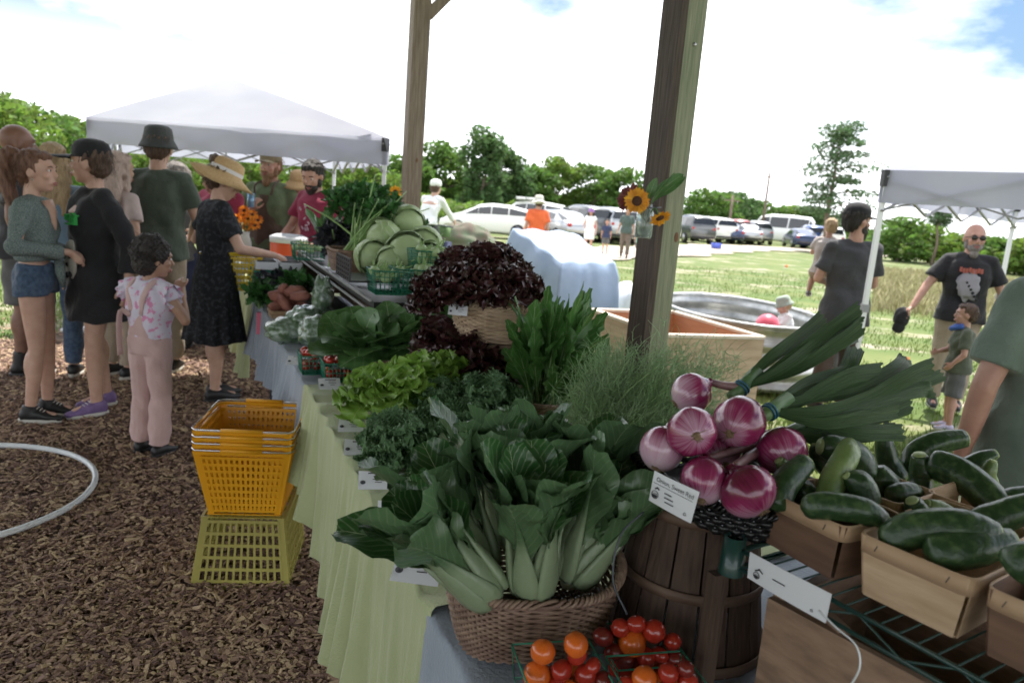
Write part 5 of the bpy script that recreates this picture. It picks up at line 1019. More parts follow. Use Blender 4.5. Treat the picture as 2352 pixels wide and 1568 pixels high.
def zuc(label, pts, r, light=0, cut=1, prof=None):
    P = smooth_path([py(*p) for p in pts], 26); d0 = P[-1]-P[-2]; v = np.linspace(0, 1, 26); t = thing('zucchini', label, 'zucchini', P[13], 'zucchini in the wooden tills')
    rr = r*np.interp(v, [0, .03, .1, .3, .7, .88, 1], prof or [.1, .55, .86, 1, .95, .78, .62]); T = np.gradient(P, axis=0); T /= np.linalg.norm(T, axis=1)[:, None]; s, q = frame(T[0]); th = np.linspace(0, 2*math.pi, 30, endpoint=False); rg = []
    for i in range(26):
        s = unit(s-T[i]*(s@T[i])); q = np.cross(s, T[i]); rg.append([P[i]+rr[i]*(1+.028*math.cos(5*a)+.012*math.sin(9*a+i*.3))*(s*math.cos(a)+q*math.sin(a)) for a in th])
    m = MB(); m.rings(rg); m.obj('skin', zucl_m if light else zuc_m, t)
    if cut: m = MB(); m.tube([P[-1]-T[-1]*.001, P[-1]+T[-1]*.0035], [rr[-1]*.93, rr[-1]*.82], 16); m.obj('cut_end', zcut_m, t)
    return t
zs = [('zucchini leaning up out of the dark-sided till, with a big pale cut end', [(1775, 1170, 1.10), (1800, 1115, 1.12), (1850, 1062, 1.15)], .024, 0, [.3, .8, .95, 1, .9, .8, .72]),
      ('pale speckled zucchini rising in the middle of the dark-sided till', [(1890, 1165, 1.10), (1915, 1100, 1.14), (1945, 1045, 1.17), (1950, 1020, 1.2)], .021, 1, None), ('short fat zucchini at the right of the dark-sided till', [(1985, 1160, 1.12), (1975, 1115, 1.12), (1945, 1092, 1.12)], .026, 0, [.2, .8, 1, 1, .8, .55, .3]),
      ('zucchini lying across the front of the dark-sided till, cut end to the right', [(1838, 1165, 1.04), (1900, 1160, 1.03), (1980, 1172, 1.02), (2028, 1195, 1.02)], .021, 0, None), ('small zucchini behind the leaning one, its tip pointing up', [(1850, 1140, 1.16), (1815, 1090, 1.18), (1790, 1058, 1.18)], .014, 1, None), ('dark zucchini deep in the dark-sided till', [(1870, 1150, 1.14), (1835, 1120, 1.16), (1815, 1090, 1.18)], .02, 0, None),
      ('bent zucchini at the back of the dark-sided till with a knobbly end', [(2000, 1110, 1.24), (1965, 1050, 1.25), (1910, 1030, 1.25), (1885, 1025, 1.25)], .026, 0, None), ('small zucchini tip sticking up at the upper left of the heap', [(1905, 1090, 1.28), (1880, 1050, 1.28), (1875, 1020, 1.28)], .015, 0, None),
      ('dark smooth zucchini in the till behind', [(2060, 1135, 1.24), (2030, 1110, 1.24), (2000, 1080, 1.25)], .026, 0, [.3, .8, 1, 1, 1, .9, .5]), ('zucchini lying low in front of the dark smooth one', [(2038, 1140, 1.18), (2080, 1130, 1.19), (2110, 1132, 1.2)], .018, 0, None), ('thin upright zucchini in the middle of the back row', [(2112, 1150, 1.28), (2115, 1100, 1.3), (2112, 1045, 1.3)], .021, 0, None),
      ('thin curved zucchini standing at the left of the back row', [(2075, 1110, 1.36), (2040, 1060, 1.38), (2028, 1000, 1.38)], .021, 0, None), ('zucchini arching out to the right with a cut end, highest of all', [(2095, 1090, 1.38), (2105, 1045, 1.4), (2150, 1018, 1.4), (2215, 1006, 1.4)], .025, 0, [.6, .9, 1, 1, .9, .8, .7]),
      ('long sloping zucchini across the back tills', [(2135, 1060, 1.30), (2200, 1085, 1.26), (2260, 1130, 1.22), (2305, 1180, 1.18)], .029, 0, [.4, .8, .95, 1, 1, .9, .7]), ('zucchini at the back right pointing up to the right', [(2205, 1080, 1.4), (2240, 1060, 1.4), (2285, 1042, 1.4)], .017, 0, None), ('short pale zucchini standing beside the back right one', [(2285, 1125, 1.36), (2270, 1090, 1.36), (2280, 1060, 1.36)], .014, 1, None),
      ('small knobbly zucchini in the till behind the pale one, left', [(2120, 1190, 1.08), (2105, 1170, 1.1), (2095, 1150, 1.1)], .018, 0, None), ('small pale zucchini in the till behind the pale one, right', [(2190, 1195, 1.08), (2165, 1175, 1.1), (2130, 1158, 1.1)], .015, 1, None), ('large glossy zucchini lying in the pale front till', [(2025, 1250, .98), (2100, 1215, .97), (2200, 1208, .95), (2285, 1228, .94)], .026, 0, [.3, .7, .9, 1, .95, .85, .7]),
      ('dark zucchini lying under the large glossy one', [(2120, 1268, .94), (2200, 1262, .93), (2320, 1240, .94)], .027, 0, None), ('zucchini at the right edge above the front till', [(2230, 1205, 1.05), (2300, 1185, 1.04), (2390, 1150, 1.03)], .024, 0, None), ('dark zucchini in the till cut by the right edge', [(2320, 1310, .86), (2360, 1290, .85), (2420, 1285, .84)], .026, 0, None),
      ('zucchini lying deep in the back row at the right edge', [(2250, 1165, 1.2), (2310, 1150, 1.2), (2370, 1130, 1.2)], .02, 0, None)]
for l, p, r_, li, pf in zs: zuc(l, p, r_, li, 1, pf)
wire_m = mat('green_wire', (.010, .045, .038), rough=.35, coat=.3)
e2 = unit((FLs[1][1]-FLs[0][0])*V3(1, 1, 0)); n2_ = V3(-e2[1], e2[0], 0); s0_ = pz(1700, 1262, shz-.004); 
s0_ = s0_
sh = thing('wire_shelf', 'dark green wire shelf with a round corner collar under the zucchini tills', 'shelf', s0_); Lsh = .95; Dsh = .46
for dz in (0, -.030):
    m = MB(); m.tube([s0_+V3(0, 0, dz), s0_+e2*Lsh+V3(0, 0, dz)], .0036, 8); m.obj('edge_rod', wire_m, sh)
    m = MB(); m.tube([s0_+n2_*Dsh+V3(0, 0, dz), s0_+n2_*Dsh+e2*Lsh+V3(0, 0, dz)], .0036, 8); m.obj('edge_rod', wire_m, sh)
    m = MB(); m.tube([s0_+V3(0, 0, dz), s0_+n2_*Dsh+V3(0, 0, dz)], .0036, 8); m.obj('edge_rod', wire_m, sh)
nz_ = 14; P = [s0_+e2*Lsh*(i/nz_)+V3(0, 0, 0 if i % 2 else -.030) for i in range(nz_+1)]; m = MB(); m.tube(P, .0022, 6); m.obj('zigzag_wire', wire_m, sh)
for i in range(38):
    m = MB(); a = s0_+e2*(.012+Lsh*i/38)+V3(0, 0, .004); m.tube([a, a+n2_*Dsh], .0016, 5); m.obj('cross_wire', wire_m, sh)
cc = s0_-e2*.012+n2_*.0; m = MB()
rgs = [[cc+V3(r_*math.cos(a), r_*math.sin(a), z) for a in np.linspace(0, 2*math.pi, 24, endpoint=False)] for r_, z in ((.0205, -.045), (.0175, .018), (.0145, .018), (.0155, -.045))]; m.rings(rgs+[rgs[0]], cap=False); m.obj('corner_collar', wire_m, sh)
c00, c10, c01 = s0_+e2*.025-n2_*.006+V3(0, 0, -.034), s0_+e2*.165-n2_*.006+V3(0, 0, -.034), s0_+e2*.025-n2_*.006+V3(0, 0, .010)
standing_card('price_card', 'white price card folded over the edge of the green wire shelf', c00, c10, c10, c01, None, c00, 1)
# crates under the shelf
cA = s0_+e2*.29+n2_*.19; cA[2] = .742; crate('light wooden crate under the wire shelf, nearest the picture bottom', cA, math.atan2(e2[1], e2[0])+R(4), .50, .32, .245, cratel_m, 1)
crate('wooden crate added farther back under the wire shelf to darken the gaps', cA+n2_*.34-e2*.06, math.atan2(e2[1], e2[0])+R(2), .62, .30, .25, crate_m, 2)  # added to block the bright cloth showing through the shelf
m = MB(); p0, p1 = py(1822, 1350, 1.10), py(1938, 1455, .98); m.bar(p0, p1, .020, .018); tag(m.obj('wooden_batten', cratel_m, loc=p0, smooth=False), 'square wooden batten along the top of the crate under the shelf', 'batten')
m = MB(); q0_ = py(1652, 1300, 1.12); q0_[2] = 1.0; m.box(q0_*V3(1, 1, 0)+V3(0, 0, .87), (.028, .02, .24), MT); tag(m.obj('wooden_stake', stave_m, loc=q0_*V3(1, 1, 0)+V3(0, 0, .75), smooth=False), 'upright wooden stake between the bushel basket and the crate', 'stake')
m = MB(); m.tube(smooth_path([py(1880, 1400, .88), py(1920, 1440, .87), py(1965, 1480, .86), py(1975, 1530, .85), py(1950, 1580, .84)], 24), .0014, 6); tag(m.obj('wire_loop', railm, loc=py(1880, 1400, .88)), 'thin steel wire curling over the crate under the shelf', 'wire')

# ------------------------------------------------------------------ second and far table goods
bag_m = mat('plastic_bag', (.09, .16, .08), (.42, .50, .46), rough=.12, scale=26, det=8, lo=.45, hi=.7, coat=1, bump=1, bscale=45)  # pale patches paint the plastic's white glints over the dark green
for px, yy, Y, r_, l in ((668, 758, 3.75, (.13, .10, .07), 'clear plastic bag of greens lying on the grey cloth, left one'), (728, 762, 3.5, (.09, .09, .08), 'clear plastic bag of greens standing beside the collards'), (700, 735, 3.8, (.1, .09, .08), 'clear plastic bag of greens behind the other two'), (741, 690, 4.0, (.06, .05, .13), 'tall knotted clear plastic bag above the bagged greens')):
    c = py(px, yy, Y); m = MB(); m.ell(c, r_, rotz(.6), 40, 26, .22); t = tag(m.obj('plastic_bag', bag_m, loc=c), l, 'bag', 'plastic bags of greens')
spud_m = mat('sweet_potato', (.22, .075, .06), (.34, .14, .10), rough=.7, scale=12, bump=.4); beet_m = mat('dark_beet', (.05, .02, .03), (.10, .03, .04), rough=.6, scale=10)
till('wooden till of sweet potatoes on the grey cloth', *(lambda a: (a, a+V3(.16, .08, 0)))(py(622, 715, 4.4)), .16, .10, None, 'tills on the far tables')
for k, (px, yy) in enumerate(((640, 680), (655, 695), (672, 690), (660, 710), (640, 700), (668, 722), (650, 668), (685, 705), (690, 680), (677, 668))):
    c = py(px, yy, 4.4+rng.random()*.15); m = MB(); m.ell(c, (.07, .032, .032), rotz(rng.random()*3)@roty(rng.normal()*.4), 16, 10, .35); tag(m.obj('sweet_potato', spud_m, loc=c), 'sweet potato in the till on the grey cloth, '+('upper left', 'upper middle', 'upper right', 'lower right', 'left side', 'lowest front', 'top left corner', 'right side', 'far right', 'topmost')[k], 'sweet potato', 'sweet potatoes in the till')
for px, yy, Y, l in ((640, 648, 4.9, 'dark leafy beet bunch on the far end of the grey cloth'), (690, 655, 4.7, 'dark leafy bunch in front of the rack end panel'), (612, 672, 4.8, 'dark leafy bunch at the table edge near the pink tag')):
    bushy('beet_bunch', l, 'beets', py(px, yy, Y), 130, .07, (.11, .10, .05), dk_m if 'beet' in l else pars_m, 0, group='dark bunches on the far table', stemn=5)
egg_m = mat('egg_carton', (.68, .70, .74), rough=.8); gtub_m = mat('green_tub', (.02, .22, .14), rough=.4)
c = tp(4.9, .35, .77)
c = py(632, 640, 5.3); c[2] = .77
t = thing('green_crate', 'green plastic crate stacked under the white cartons', 'crate', c); 
for sx in (-1, 1):
    m = MB(); m.box(c+MT@V3(sx*.16, 0, .10), (.012, .5, .20), MT); m.obj('side', gtub_m, t, smooth=False); m = MB(); m.box(c+MT@V3(0, sx*.25, .10), (.33, .012, .20), MT); m.obj('side', gtub_m, t, smooth=False)
for i in range(4):
    for j in range(2):
        p = c+MT@V3(-.08+.16*j, -.20+.125*i, .205); t = thing('egg_carton', 'white carton %s of the green crate' % (('in the nearest row on top', 'in the second row on top', 'in the third row on top', 'in the farthest row on top')[i]+(', left side', ', right side')[j]), 'carton', p, 'white cartons on the green crate')
        m = MB(); m.box(p+V3(0, 0, .03), (.15, .115, .05), MT); m.obj('box', egg_m, t, smooth=False)
        m = MB(); m.box(p+V3(0, 0, .06), (.12, .06, .008), MT); m.obj('recess_shade', ink_m, t, smooth=False)  # black slab on the lid colours in the shade of a recess
c = py(663, 575, 6.6); c[2] = .76; t = thing('drink_cooler', 'round orange drink cooler with a white lid on the far table', 'cooler', c); m = MB(); m.lathe([(.13, 0), (.15, .02), (.16, .28), (.155, .30)], c, 24); m.obj('body', mat('cooler_orange', (.75, .10, .03), rough=.4), t); m = MB(); m.lathe([(.165, .30), (.165, .35), (.12, .37), (.001, .38)], c, 24); m.obj('lid', egg_m, t)
c = py(560, 600, 6.8); c[2] = 0.0
t = thing('side_table', 'small far table under a pale blue cloth, holding the orange flowers', 'table', c); m = MB(); rg = []
for v in np.linspace(0, 1, 9): rg.append([(c[0]+(.24+.05*v+.03*v*math.sin(a*9))*math.cos(a), c[1]+(.24+.05*v+.03*v*math.sin(a*9))*math.sin(a), .86-.66*v) for a in np.linspace(0, 2*math.pi, 54, endpoint=False)])
rg.insert(0, [(c[0]+.02*math.cos(a), c[1]+.02*math.sin(a), .862) for a in np.linspace(0, 2*math.pi, 54, endpoint=False)]); m.rings(rg, cap=False); m.obj('cloth', mat('pale_blue_cloth', (.36, .47, .60), (.44, .54, .66), rough=.9, scale=6), t)
m = MB(); m.tube([c, c+V3(0, 0, .85)], .03, 8); m.obj('leg', leg_m, t)
petal_m = mat('orange_petal', (.75, .20, .02), (.85, .32, .03), rough=.6, scale=40, trans=.25, island=.3); vase_m = mat('white_vase', (.7, .71, .68), rough=.3); brownc_m = mat('flower_centre', (.05, .02, .012), (.09, .04, .02), rough=.9, scale=200); yellowp_m = mat('yellow_petal', (.80, .42, .03), (.75, .30, .02), rough=.6, scale=30, trans=.3, island=.2); redp_m = mat('maroon_petal', (.12, .015, .012), (.20, .03, .02), rough=.6, scale=30, trans=.2, island=.3)
fl_green = mat('flower_stem', (.06, .15, .04), (.10, .2, .06), rough=.5, scale=20)
def flower(t, c, nrm, r, pm, cm, n=16, cr_=.35, rows=2):
    nrm = unit(nrm); s, q = frame(nrm); m = MB()
    for k in range(n*rows):
        a = 2*math.pi*k/n+(.2 if k >= n else 0)+rng.normal()*.05; out = s*math.cos(a)+q*math.sin(a); leaf(m, c+out*r*cr_*.8+nrm*.001*(k//n), out+nrm*(.15+.25*(k//n)+rng.normal()*.12), nrm, r*(1-cr_*.7)*rng.uniform(.85, 1.15), r*.36, [.3, .8, 1, .8, .1], bend=.4, cup=.15, nx=5, ny=6)
    m.obj('petals', pm, t); m = MB(); m.ell(c+nrm*r*.03, (r*cr_, r*cr_, r*cr_*.35), np.column_stack([s, q, nrm]), 16, 8, .1); m.obj('centre', cm, t)
vb = c+V3(0, 0, .862); t = thing('flower_vase', 'white vase of orange flowers on the small far table', 'vase', vb); m = MB(); m.lathe([(.05, 0), (.07, .05), (.065, .15), (.045, .22), (.05, .25)], vb, 20); m.obj('vase', vase_m, t)
for k in range(12):
    fa = k*2.4; p = vb+V3((-.11, -.08, -.08, -.04, 0, 0, .0, .04, .08, .08, .11, .01)[k], rng.normal()*.04, (.36, .31, .41, .37, .44, .36, .40, .37, .41, .31, .36, .29)[k]); f = thing('orange_flower', 'orange flower in the white vase, %s of the bouquet' % ('left edge', 'lower left', 'upper left', 'left of the centre', 'very top', 'front centre', 'behind the centre', 'right of the centre', 'upper right', 'lower right', 'right edge', 'lowest front')[k], 'flower', p, 'orange flowers in the vase'); flower(f, p, V3(rng.normal()*.5, -1, .5+rng.normal()*.4), .05, petal_m, brownc_m, 10, .3, 2)
    m = MB(); m.tube([p, vb+V3(0, 0, .2)], .003, 5); m.obj('stem', fl_green, f)

# ------------------------------------------------------------------ sunflowers in the jar on the near post, sunflower by the far post
jc = py(1482, 500, 3.32); jc[2] -= .0
jar_m = mat('jar_glass', (.75, .85, .82), rough=.05, transm=.85, spec=.5); jz = jc[2]
t = thing('glass_jar', 'glass jar of water hung on the left face of the near post', 'jar', jc-V3(0, 0, .09)); m = MB(); m.lathe([(.001, -.09), (.034, -.09), (.038, -.08), (.038, .02), (.028, .04), (.028, .06), (.025, .06), (.025, .038), (.035, .018), (.035, -.082), (.001, -.086)], jc, 24); m.obj('glass', jar_m, t)
m = MB(); m.tube([jc+V3(.03*math.cos(a), .03*math.sin(a), .045) for a in np.linspace(0, 2*math.pi, 25)], .004, 6, cap=False); m.obj('neck_band', leg_m, t); m = MB(); m.tube([jc+V3(.03, .0, .045), jc+V3(.07, .03, .05)], .003, 6); m.obj('hanger', leg_m, t)
fs = [((1446, 455, 3.30), V3(-.7, -.6, .35), .062, redp_m, 'dark red sunflower at the left of the jar', 18), ((1463, 462, 3.22), V3(-.15, -1, .1), .052, yellowp_m, 'yellow-orange sunflower facing forward over the jar', 18), ((1516, 500, 3.24), V3(.3, -.6, -.75), .045, yellowp_m, 'small yellow sunflower drooping right below the jar rim', 14)]
for p, nn, r_, pm, l, n in fs:
    p = py(*p); f = thing('sunflower', l, 'flower', p, 'sunflowers in the jar'); flower(f, p, nn, r_, pm, brownc_m, n, .42, 2); m = MB(); m.tube(smooth_path([p-unit(nn)*.01, p*.5+(jc+V3(0, 0, .05))*.5+V3(0, 0, .015), jc+V3(0, 0, -.05)], 8), .0035, 6); m.obj('stem', fl_green, f)
f = thing('leafy_stem', 'leafy green stem standing up from the jar against the post', 'stem', jc, None); m = MB(); m.tube(smooth_path([jc+V3(0, 0, -.04), jc+V3(.03, -.01, .1), jc+V3(.10, -.03, .2)], 8), .003, 6); m.obj('stalk', fl_green, f)
for b, d, L in ((V3(.02, 0, .06), V3(.5, -.2, 1), .14), (V3(.04, 0, .08), V3(.9, -.2, 1), .16), (V3(.0, 0, .06), V3(.15, -.3, 1), .12), (V3(.07, -.02, .14), V3(.8, -.4, .8), .09)):
    m = MB(); leaf(m, jc+b, d, V3(-.5, -1, .3), L, .045, OVAL, bend=.4, cup=.2, nx=7, ny=10); m.obj('leaf', coll_m, f)
p = py(908, 441, 5.2); f = thing('sunflower', 'small orange and yellow sunflower left of the far timber post', 'flower', p); flower(f, p, V3(0, -1, .1), .042, yellowp_m, brownc_m, 14, .4, 2); m = MB(); m.tube([p+V3(0, .01, 0), p+V3(0, .03, -.35)], .004, 6); m.obj('stem', fl_green, f)

# ------------------------------------------------------------------ yellow shopping baskets
yel_m = mat('yellow_plastic', (.80, .36, .012), (.86, .42, .02), rough=.38, scale=3, sss=0, trans=.12); yelp_m = mat('pale_yellow_plastic', (.36, .31, .07), (.42, .37, .09), rough=.4, scale=3, trans=.15); steel_m = mat('steel_rod', (.7, .7, .7), rough=.25, metal=.9)
def shop_basket(t, c, rz, L, W, H, mm, flare=1.28, inv=False, nx=15, nz=6, handles=True, slot=.55):
    M = rotz(rz); zf = (lambda z: H-z) if inv else (lambda z: z); cs = [(-1, -1), (1, -1), (1, 1), (-1, 1)]
    def P(q, v): k = 1/flare+(1-1/flare)*v; return c+M@V3(q[0]*L/2*k, q[1]*W/2*k, zf(H*v))
    for i in range(4):
        a, b = np.array(cs[i], float), np.array(cs[(i+1) % 4], float); m = MB(); k = nx if i % 2 == 0 else nx-2
        nrm = unit(np.cross(P(b, .5)-P(a, .5), P(a, 1)-P(a, 0)))
        for v in list(np.linspace(.06, .90, nz)): m.bar(P(a*.93+b*.07, v), P(b*.93+a*.07, v), .006, .012, up=P(a, 1)-P(a, 0))
        for u in np.linspace(.07, .93, k): m.bar(P(a*(1-u)+b*u, .04), P(a*(1-u)+b*u, .92), L*.5/k*(1-slot)+.003, .0045, up=nrm)
        for u0, u1 in ((0, .08), (.92, 1)): m.add([P(a*(1-u0)+b*u0, 0)+nrm*0, P(a*(1-u1)+b*u1, 0), P(a*(1-u1)+b*u1, 1), P(a*(1-u0)+b*u0, 1)], [[0, 1, 2, 3]])
        m.obj('side_panel', mm, t, smooth=False)
    m = MB(); th = np.linspace(0, 2*math.pi, 64, endpoint=False); rg = []
    for dv, k in ((-.045, 1.0), (-.045, 1.035), (.0, 1.045), (.0, .995)):
        x, y = rrect(L/2*k, W/2*k, th, 10); rg.append(np.stack([x, y, np.full(64, zf(H*(1+dv)))], -1)@M.T+c)
    m.rings(rg+[rg[0]], cap=False); m.obj('rim', mm, t, smooth=False)
    m = MB()
    for u in np.linspace(-1, 1, 9): m.bar(P((u, -1), 0), P((u, 1), 0), .010, .004)
    for u in np.linspace(-1, 1, 7): m.bar(P((-1, u), 0)+V3(0, 0, .0005), P((1, u), 0)+V3(0, 0, .0005), .010, .004)
    m.obj('bottom_grid', mm, t, smooth=False)
    if handles:
        for sy in (-1, 1):
            m = MB(); y = sy*W/2*1.05; P_ = [c+M@V3(-L/2*1.03, sy*W*.12, zf(H)+.004), c+M@V3(-L/2*1.02, y*.9, zf(H)+.006), c+M@V3(-L/2*.93, y, zf(H)+.006), c+M@V3(L/2*.93, y, zf(H)+.006), c+M@V3(L/2*1.02, y*.9, zf(H)+.006), c+M@V3(L/2*1.03, sy*W*.12, zf(H)+.004)]; m.tube(P_, .003, 6); h = m.obj('handle', steel_m, t)
            m = MB(); m.tube([c+M@V3(-L*.21, y, zf(H)+.006), c+M@V3(L*.21, y, zf(H)+.006)], .008, 8); m.obj('grip', mm, h)
    return t
bA = V3(-1.00, 2.83, 0); brz = R(8)
c = bA+V3(0, 0, .014); t = thing('shopping_basket', 'pale yellow basket upside down on the chips at the bottom of the stack', 'basket', c, 'yellow shopping baskets'); shop_basket(t, c, brz, .37, .42, .275, yelp_m, 1.22, True, 13, 6, False, .62)
for i, l in enumerate(('lowest orange-yellow basket of the nested stack', 'second orange-yellow basket from below in the stack', 'third orange-yellow basket from below in the stack', 'topmost orange-yellow basket of the stack with its handles folded')):
    c = bA+V3(0, 0, .292+i*.026); t = thing('shopping_basket', l, 'basket', c, 'yellow shopping baskets'); shop_basket(t, c, brz, .36, .40, .27, yel_m, 1.35, False, 16, 9, True, .35)
c = py(533, 662, 5.15); t = thing('shopping_basket', 'yellow basket with slotted sides held by the woman in the straw hat', 'basket', c, 'yellow shopping baskets'); shop_basket(t, c, R(20), .40, .28, .25, yelp_m if False else mat('bright_yellow_plastic', (.80, .58, .03), rough=.4, trans=.2), 1.3, False, 14, 6, True, .6)
# ------------------------------------------------------------------ people
skin_l = mat('skin_light', (.50, .30, .22), (.56, .35, .26), rough=.5, scale=18, sss=.15); skin_t = mat('skin_tan', (.36, .20, .135), (.42, .25, .17), rough=.5, scale=18, sss=.12); skin_r = mat('skin_rosy', (.46, .25, .19), (.54, .31, .23), rough=.5, scale=18, sss=.15); skin_b = mat('skin_brown', (.20, .10, .065), (.25, .13, .09), rough=.5, scale=18, sss=.1)
eye_w = mat('eye_white', (.7, .68, .65), rough=.25); eye_d = mat('eye_iris', (.04, .025, .015), rough=.15); lip_m = mat('lips', (.36, .12, .11), rough=.45)
def cloth_m(name, a, b=None, **k): k.setdefault('scale', 9); k.setdefault('bump', .9); k.setdefault('bscale', 22); return mat(name, a, b or tuple(x*1.25 for x in a), rough=.92, sheen=.15, **k)
def hairm(name, a, b): return mat(name, a, b, rough=.55, scale=30, stretch=(4, 4, .6), bump=.8, bscale=70)
HAIR = {'brown': hairm('hair_brown', (.055, .03, .018), (.13, .075, .045)), 'dark': hairm('hair_dark', (.010, .008, .007), (.035, .025, .02)), 'blond': hairm('hair_blond', (.34, .23, .12), (.52, .38, .22)), 'auburn': hairm('hair_auburn', (.10, .045, .025), (.21, .10, .055)), 'ginger': hairm('hair_ginger', (.20, .10, .05), (.32, .19, .10)), 'grey': hairm('hair_grey', (.16, .14, .13), (.28, .25, .23)), 'pale': hairm('hair_pale', (.45, .33, .27), (.62, .48, .42))}
JD = dict(pel=(0, 0, .95), wst=(0, 0, 1.08), chs=(0, .01, 1.27), nk=(0, -.005, 1.46), hd=(0, .022, 1.622), shL=(-.175, 0, 1.405), shR=(.175, 0, 1.405), elL=(-.235, -.02, 1.13), elR=(.235, -.02, 1.13), wrL=(-.245, .05, .885), wrR=(.245, .05, .885),
          hpL=(-.09, 0, .93), hpR=(.09, 0, .93), knL=(-.10, .015, .50), knR=(.10, .015, .50), anL=(-.10, -.01, .085), anR=(.10, -.01, .085))
def person(label, loc, face, H, pose=None, skin=None, build=1.0, voxel=.012, hair=None, hat=None, top=None, bottom=None, shoes=None, head=(0, 0), beard=None, glasses=False, fem=False, child=False, extra=None, cat='person', show_face=True, hand_curl=.5, group=None, hands=None, headscale=1.0, no_legs=False, leanback=0):
    """face: heading of the body in degrees, 0 = away from the camera (+Y), counter-clockwise. Local frame: +Y forward, +X right hand."""
    k = H/1.75; skin = skin or skin_l; t = thing('person', label, cat, loc, group, R(face) if abs(face) > 1e-6 else .0001, local=True)
    J = {a: V3(*b) for a, b in JD.items()}
    if fem: J['shL'][0] *= .9; J['shR'][0] *= .9
    if child:
        J['hd'] += V3(0, 0, .01)
    for a, b in (pose or {}).items(): J[a] = V3(*b)
    hs = headscale*(1.28 if child else 1.10); nkv = J['hd']-J['nk']; J['hd'] = J['nk']+nkv*(1+.10*(hs-1)/.28 if child else 1)
    Sc = lambda p: np.asarray(p, float)*k
    HM = rotz(R(head[0]))@rotx(R(head[1])); hd = J['hd']; b_ = build
    # ---- body volumes
    def torso(m, inf=0.0, z0=None, z1=None, flare=None, chest=1.0):
        P = [J['pel']-V3(0, 0, .06), J['pel']+V3(0, 0, .03), J['wst'], J['chs']-V3(0, 0, .05), J['chs']+V3(0, 0, .05), J['nk']-V3(0, 0, .06), J['nk']-V3(0, 0, .02)]
        wx = np.array([.150, .160, .128 if fem else .145*max(1, b_*.98), .152, .168, .150, .07]); wy = np.array([.105, .115, .088*b_, .112, .118, .095, .06])
        if fem: wx[0] *= 1.05; wx[3:5] *= .92; wy[4] *= 1.08
        A = []; th = np.linspace(0, 2*math.pi, 20, endpoint=False)
        for p, x, y in zip(P, wx*b_+inf, wy*b_+inf): A.append([p+V3(x*np.sign(math.cos(a))*abs(math.cos(a))**.8, y*math.sin(a), 0) for a in th])
        m.rings(np.array(A)*k)
    def limb(m, a, b, r0, r1, inf=0.0, mid=None):
        a, b = Sc(a), Sc(b); q = [(a, (r0+inf)*k), (a*.6+b*.4, ((mid or (r0*.6+r1*.4))+inf)*k), (b, (r1+inf)*k)]
        m.ell(q[0][0], q[0][1], None, 12, 8); m.ell(q[2][0], q[2][1], None, 12, 8); m.tube([x[0] for x in q], [x[1] for x in q], 12)
    m = MB(); torso(m)
    ab = b_**.7
    for s in 'LR':
        m.tube([Sc(J['nk']-V3(0, 0, .035)), Sc(J['nk']*.5+J['sh'+s]*.5-V3(0, 0, .018)), Sc(J['sh'+s])], np.array([.05, .05, .048])*k*ab, 12)
        limb(m, J['sh'+s]+V3(.01 if s == 'L' else -.01, 0, 0), J['el'+s], .050*ab, .037*ab, mid=.047*ab); limb(m, J['el'+s], J['wr'+s], .038*ab, .025*ab, mid=.036*ab)
        limb(m, J['hp'+s], J['kn'+s], .088*ab, .054*ab, mid=.077*ab); limb(m, J['kn'+s], J['an'+s], .053*ab, .034*ab, mid=.052*ab)
        m.ell(Sc(J['kn'+s]*.7+J['an'+s]*.3+V3(0, -.02, 0)), (.045*k*ab, .05*k*ab, .11*k), None, 12, 8)
        an = J['an'+s]; m.tube([Sc(an), Sc(an+V3(0, .06, -.035)), Sc(an+V3(0, .15, -.05))], [.036*k, .036*k, .028*k], 10)
        # hand: palm, four fingers, thumb
        w_ = J['wr'+s]; fd = unit(w_-J['el'+s]); hh = (hands or {}).get(s); 
        if hh is not None: fd = unit(V3(*hh[0])); pn = unit(V3(*hh[1])); curl = hh[2]
        else: pn = V3(1 if s == 'L' else -1, 0, 0); curl = hand_curl
        pn = unit(pn-fd*(pn@fd)); sd = np.cross(fd, pn); sg = 1 if (sd@V3(0, 1, 0.001)) >= 0 else -1; sd = sd*sg
        M = np.column_stack([sd, fd, pn]); m.ell(Sc(w_+fd*.05), (.040*k, .052*k, .017*k), M, 14, 10); m.tube([Sc(w_-fd*.01), Sc(w_+fd*.04)], [.026*k, .027*k], 10, ry=[.022*k, .017*k], up=pn)
        for i, (o, L) in enumerate(((-.030, .062), (-.010, .076), (.010, .082), (.029, .074))):
            p = w_+fd*.088+sd*o; a = curl*.5; P = [p-fd*.02]; d = fd
            for j, f in enumerate((.42, .32, .26)): ang = a*(1+.9*j); d = fd*math.cos(ang)+pn*math.sin(ang); P.append(P[-1]+d*L*f*(1.0 if j else 1.35))
            m.tube([Sc(q) for q in P], np.array([.0098, .0095, .0088, .0078])*k, 8)
        p = w_+fd*.030+sd*.030; P = [p, p+sd*.026+fd*.022+pn*.012, p+sd*.032+fd*.050+pn*(.016+.02*curl), p+sd*.026+fd*.070+pn*(.02+.03*curl)]; m.tube([Sc(q) for q in P], np.array([.014, .0125, .0108, .009])*k, 8)
    # neck and head
    m.tube([Sc(J['nk']-V3(0, .0, .05)), Sc(J['nk']*.5+hd*.5-V3(0, .015, .02)), Sc(hd-V3(0, .02, .03))], np.array([.066, .056, .055])*k*(.9 if fem or child else 1)*b_**.6, 12)
    hk = k*hs; H3 = lambda x, y, z: Sc(hd)+HM@(V3(x, y, z)*hk)
    m.ell(H3(0, -.012, .028), V3(.077, .096, .092)*hk, HM, 22, 16); m.ell(H3(0, .022, -.035), V3(.058, .066, .078)*hk, HM, 18, 12); m.ell(H3(0, .052, -.088), V3(.030, .028, .024)*hk, HM, 12, 8)
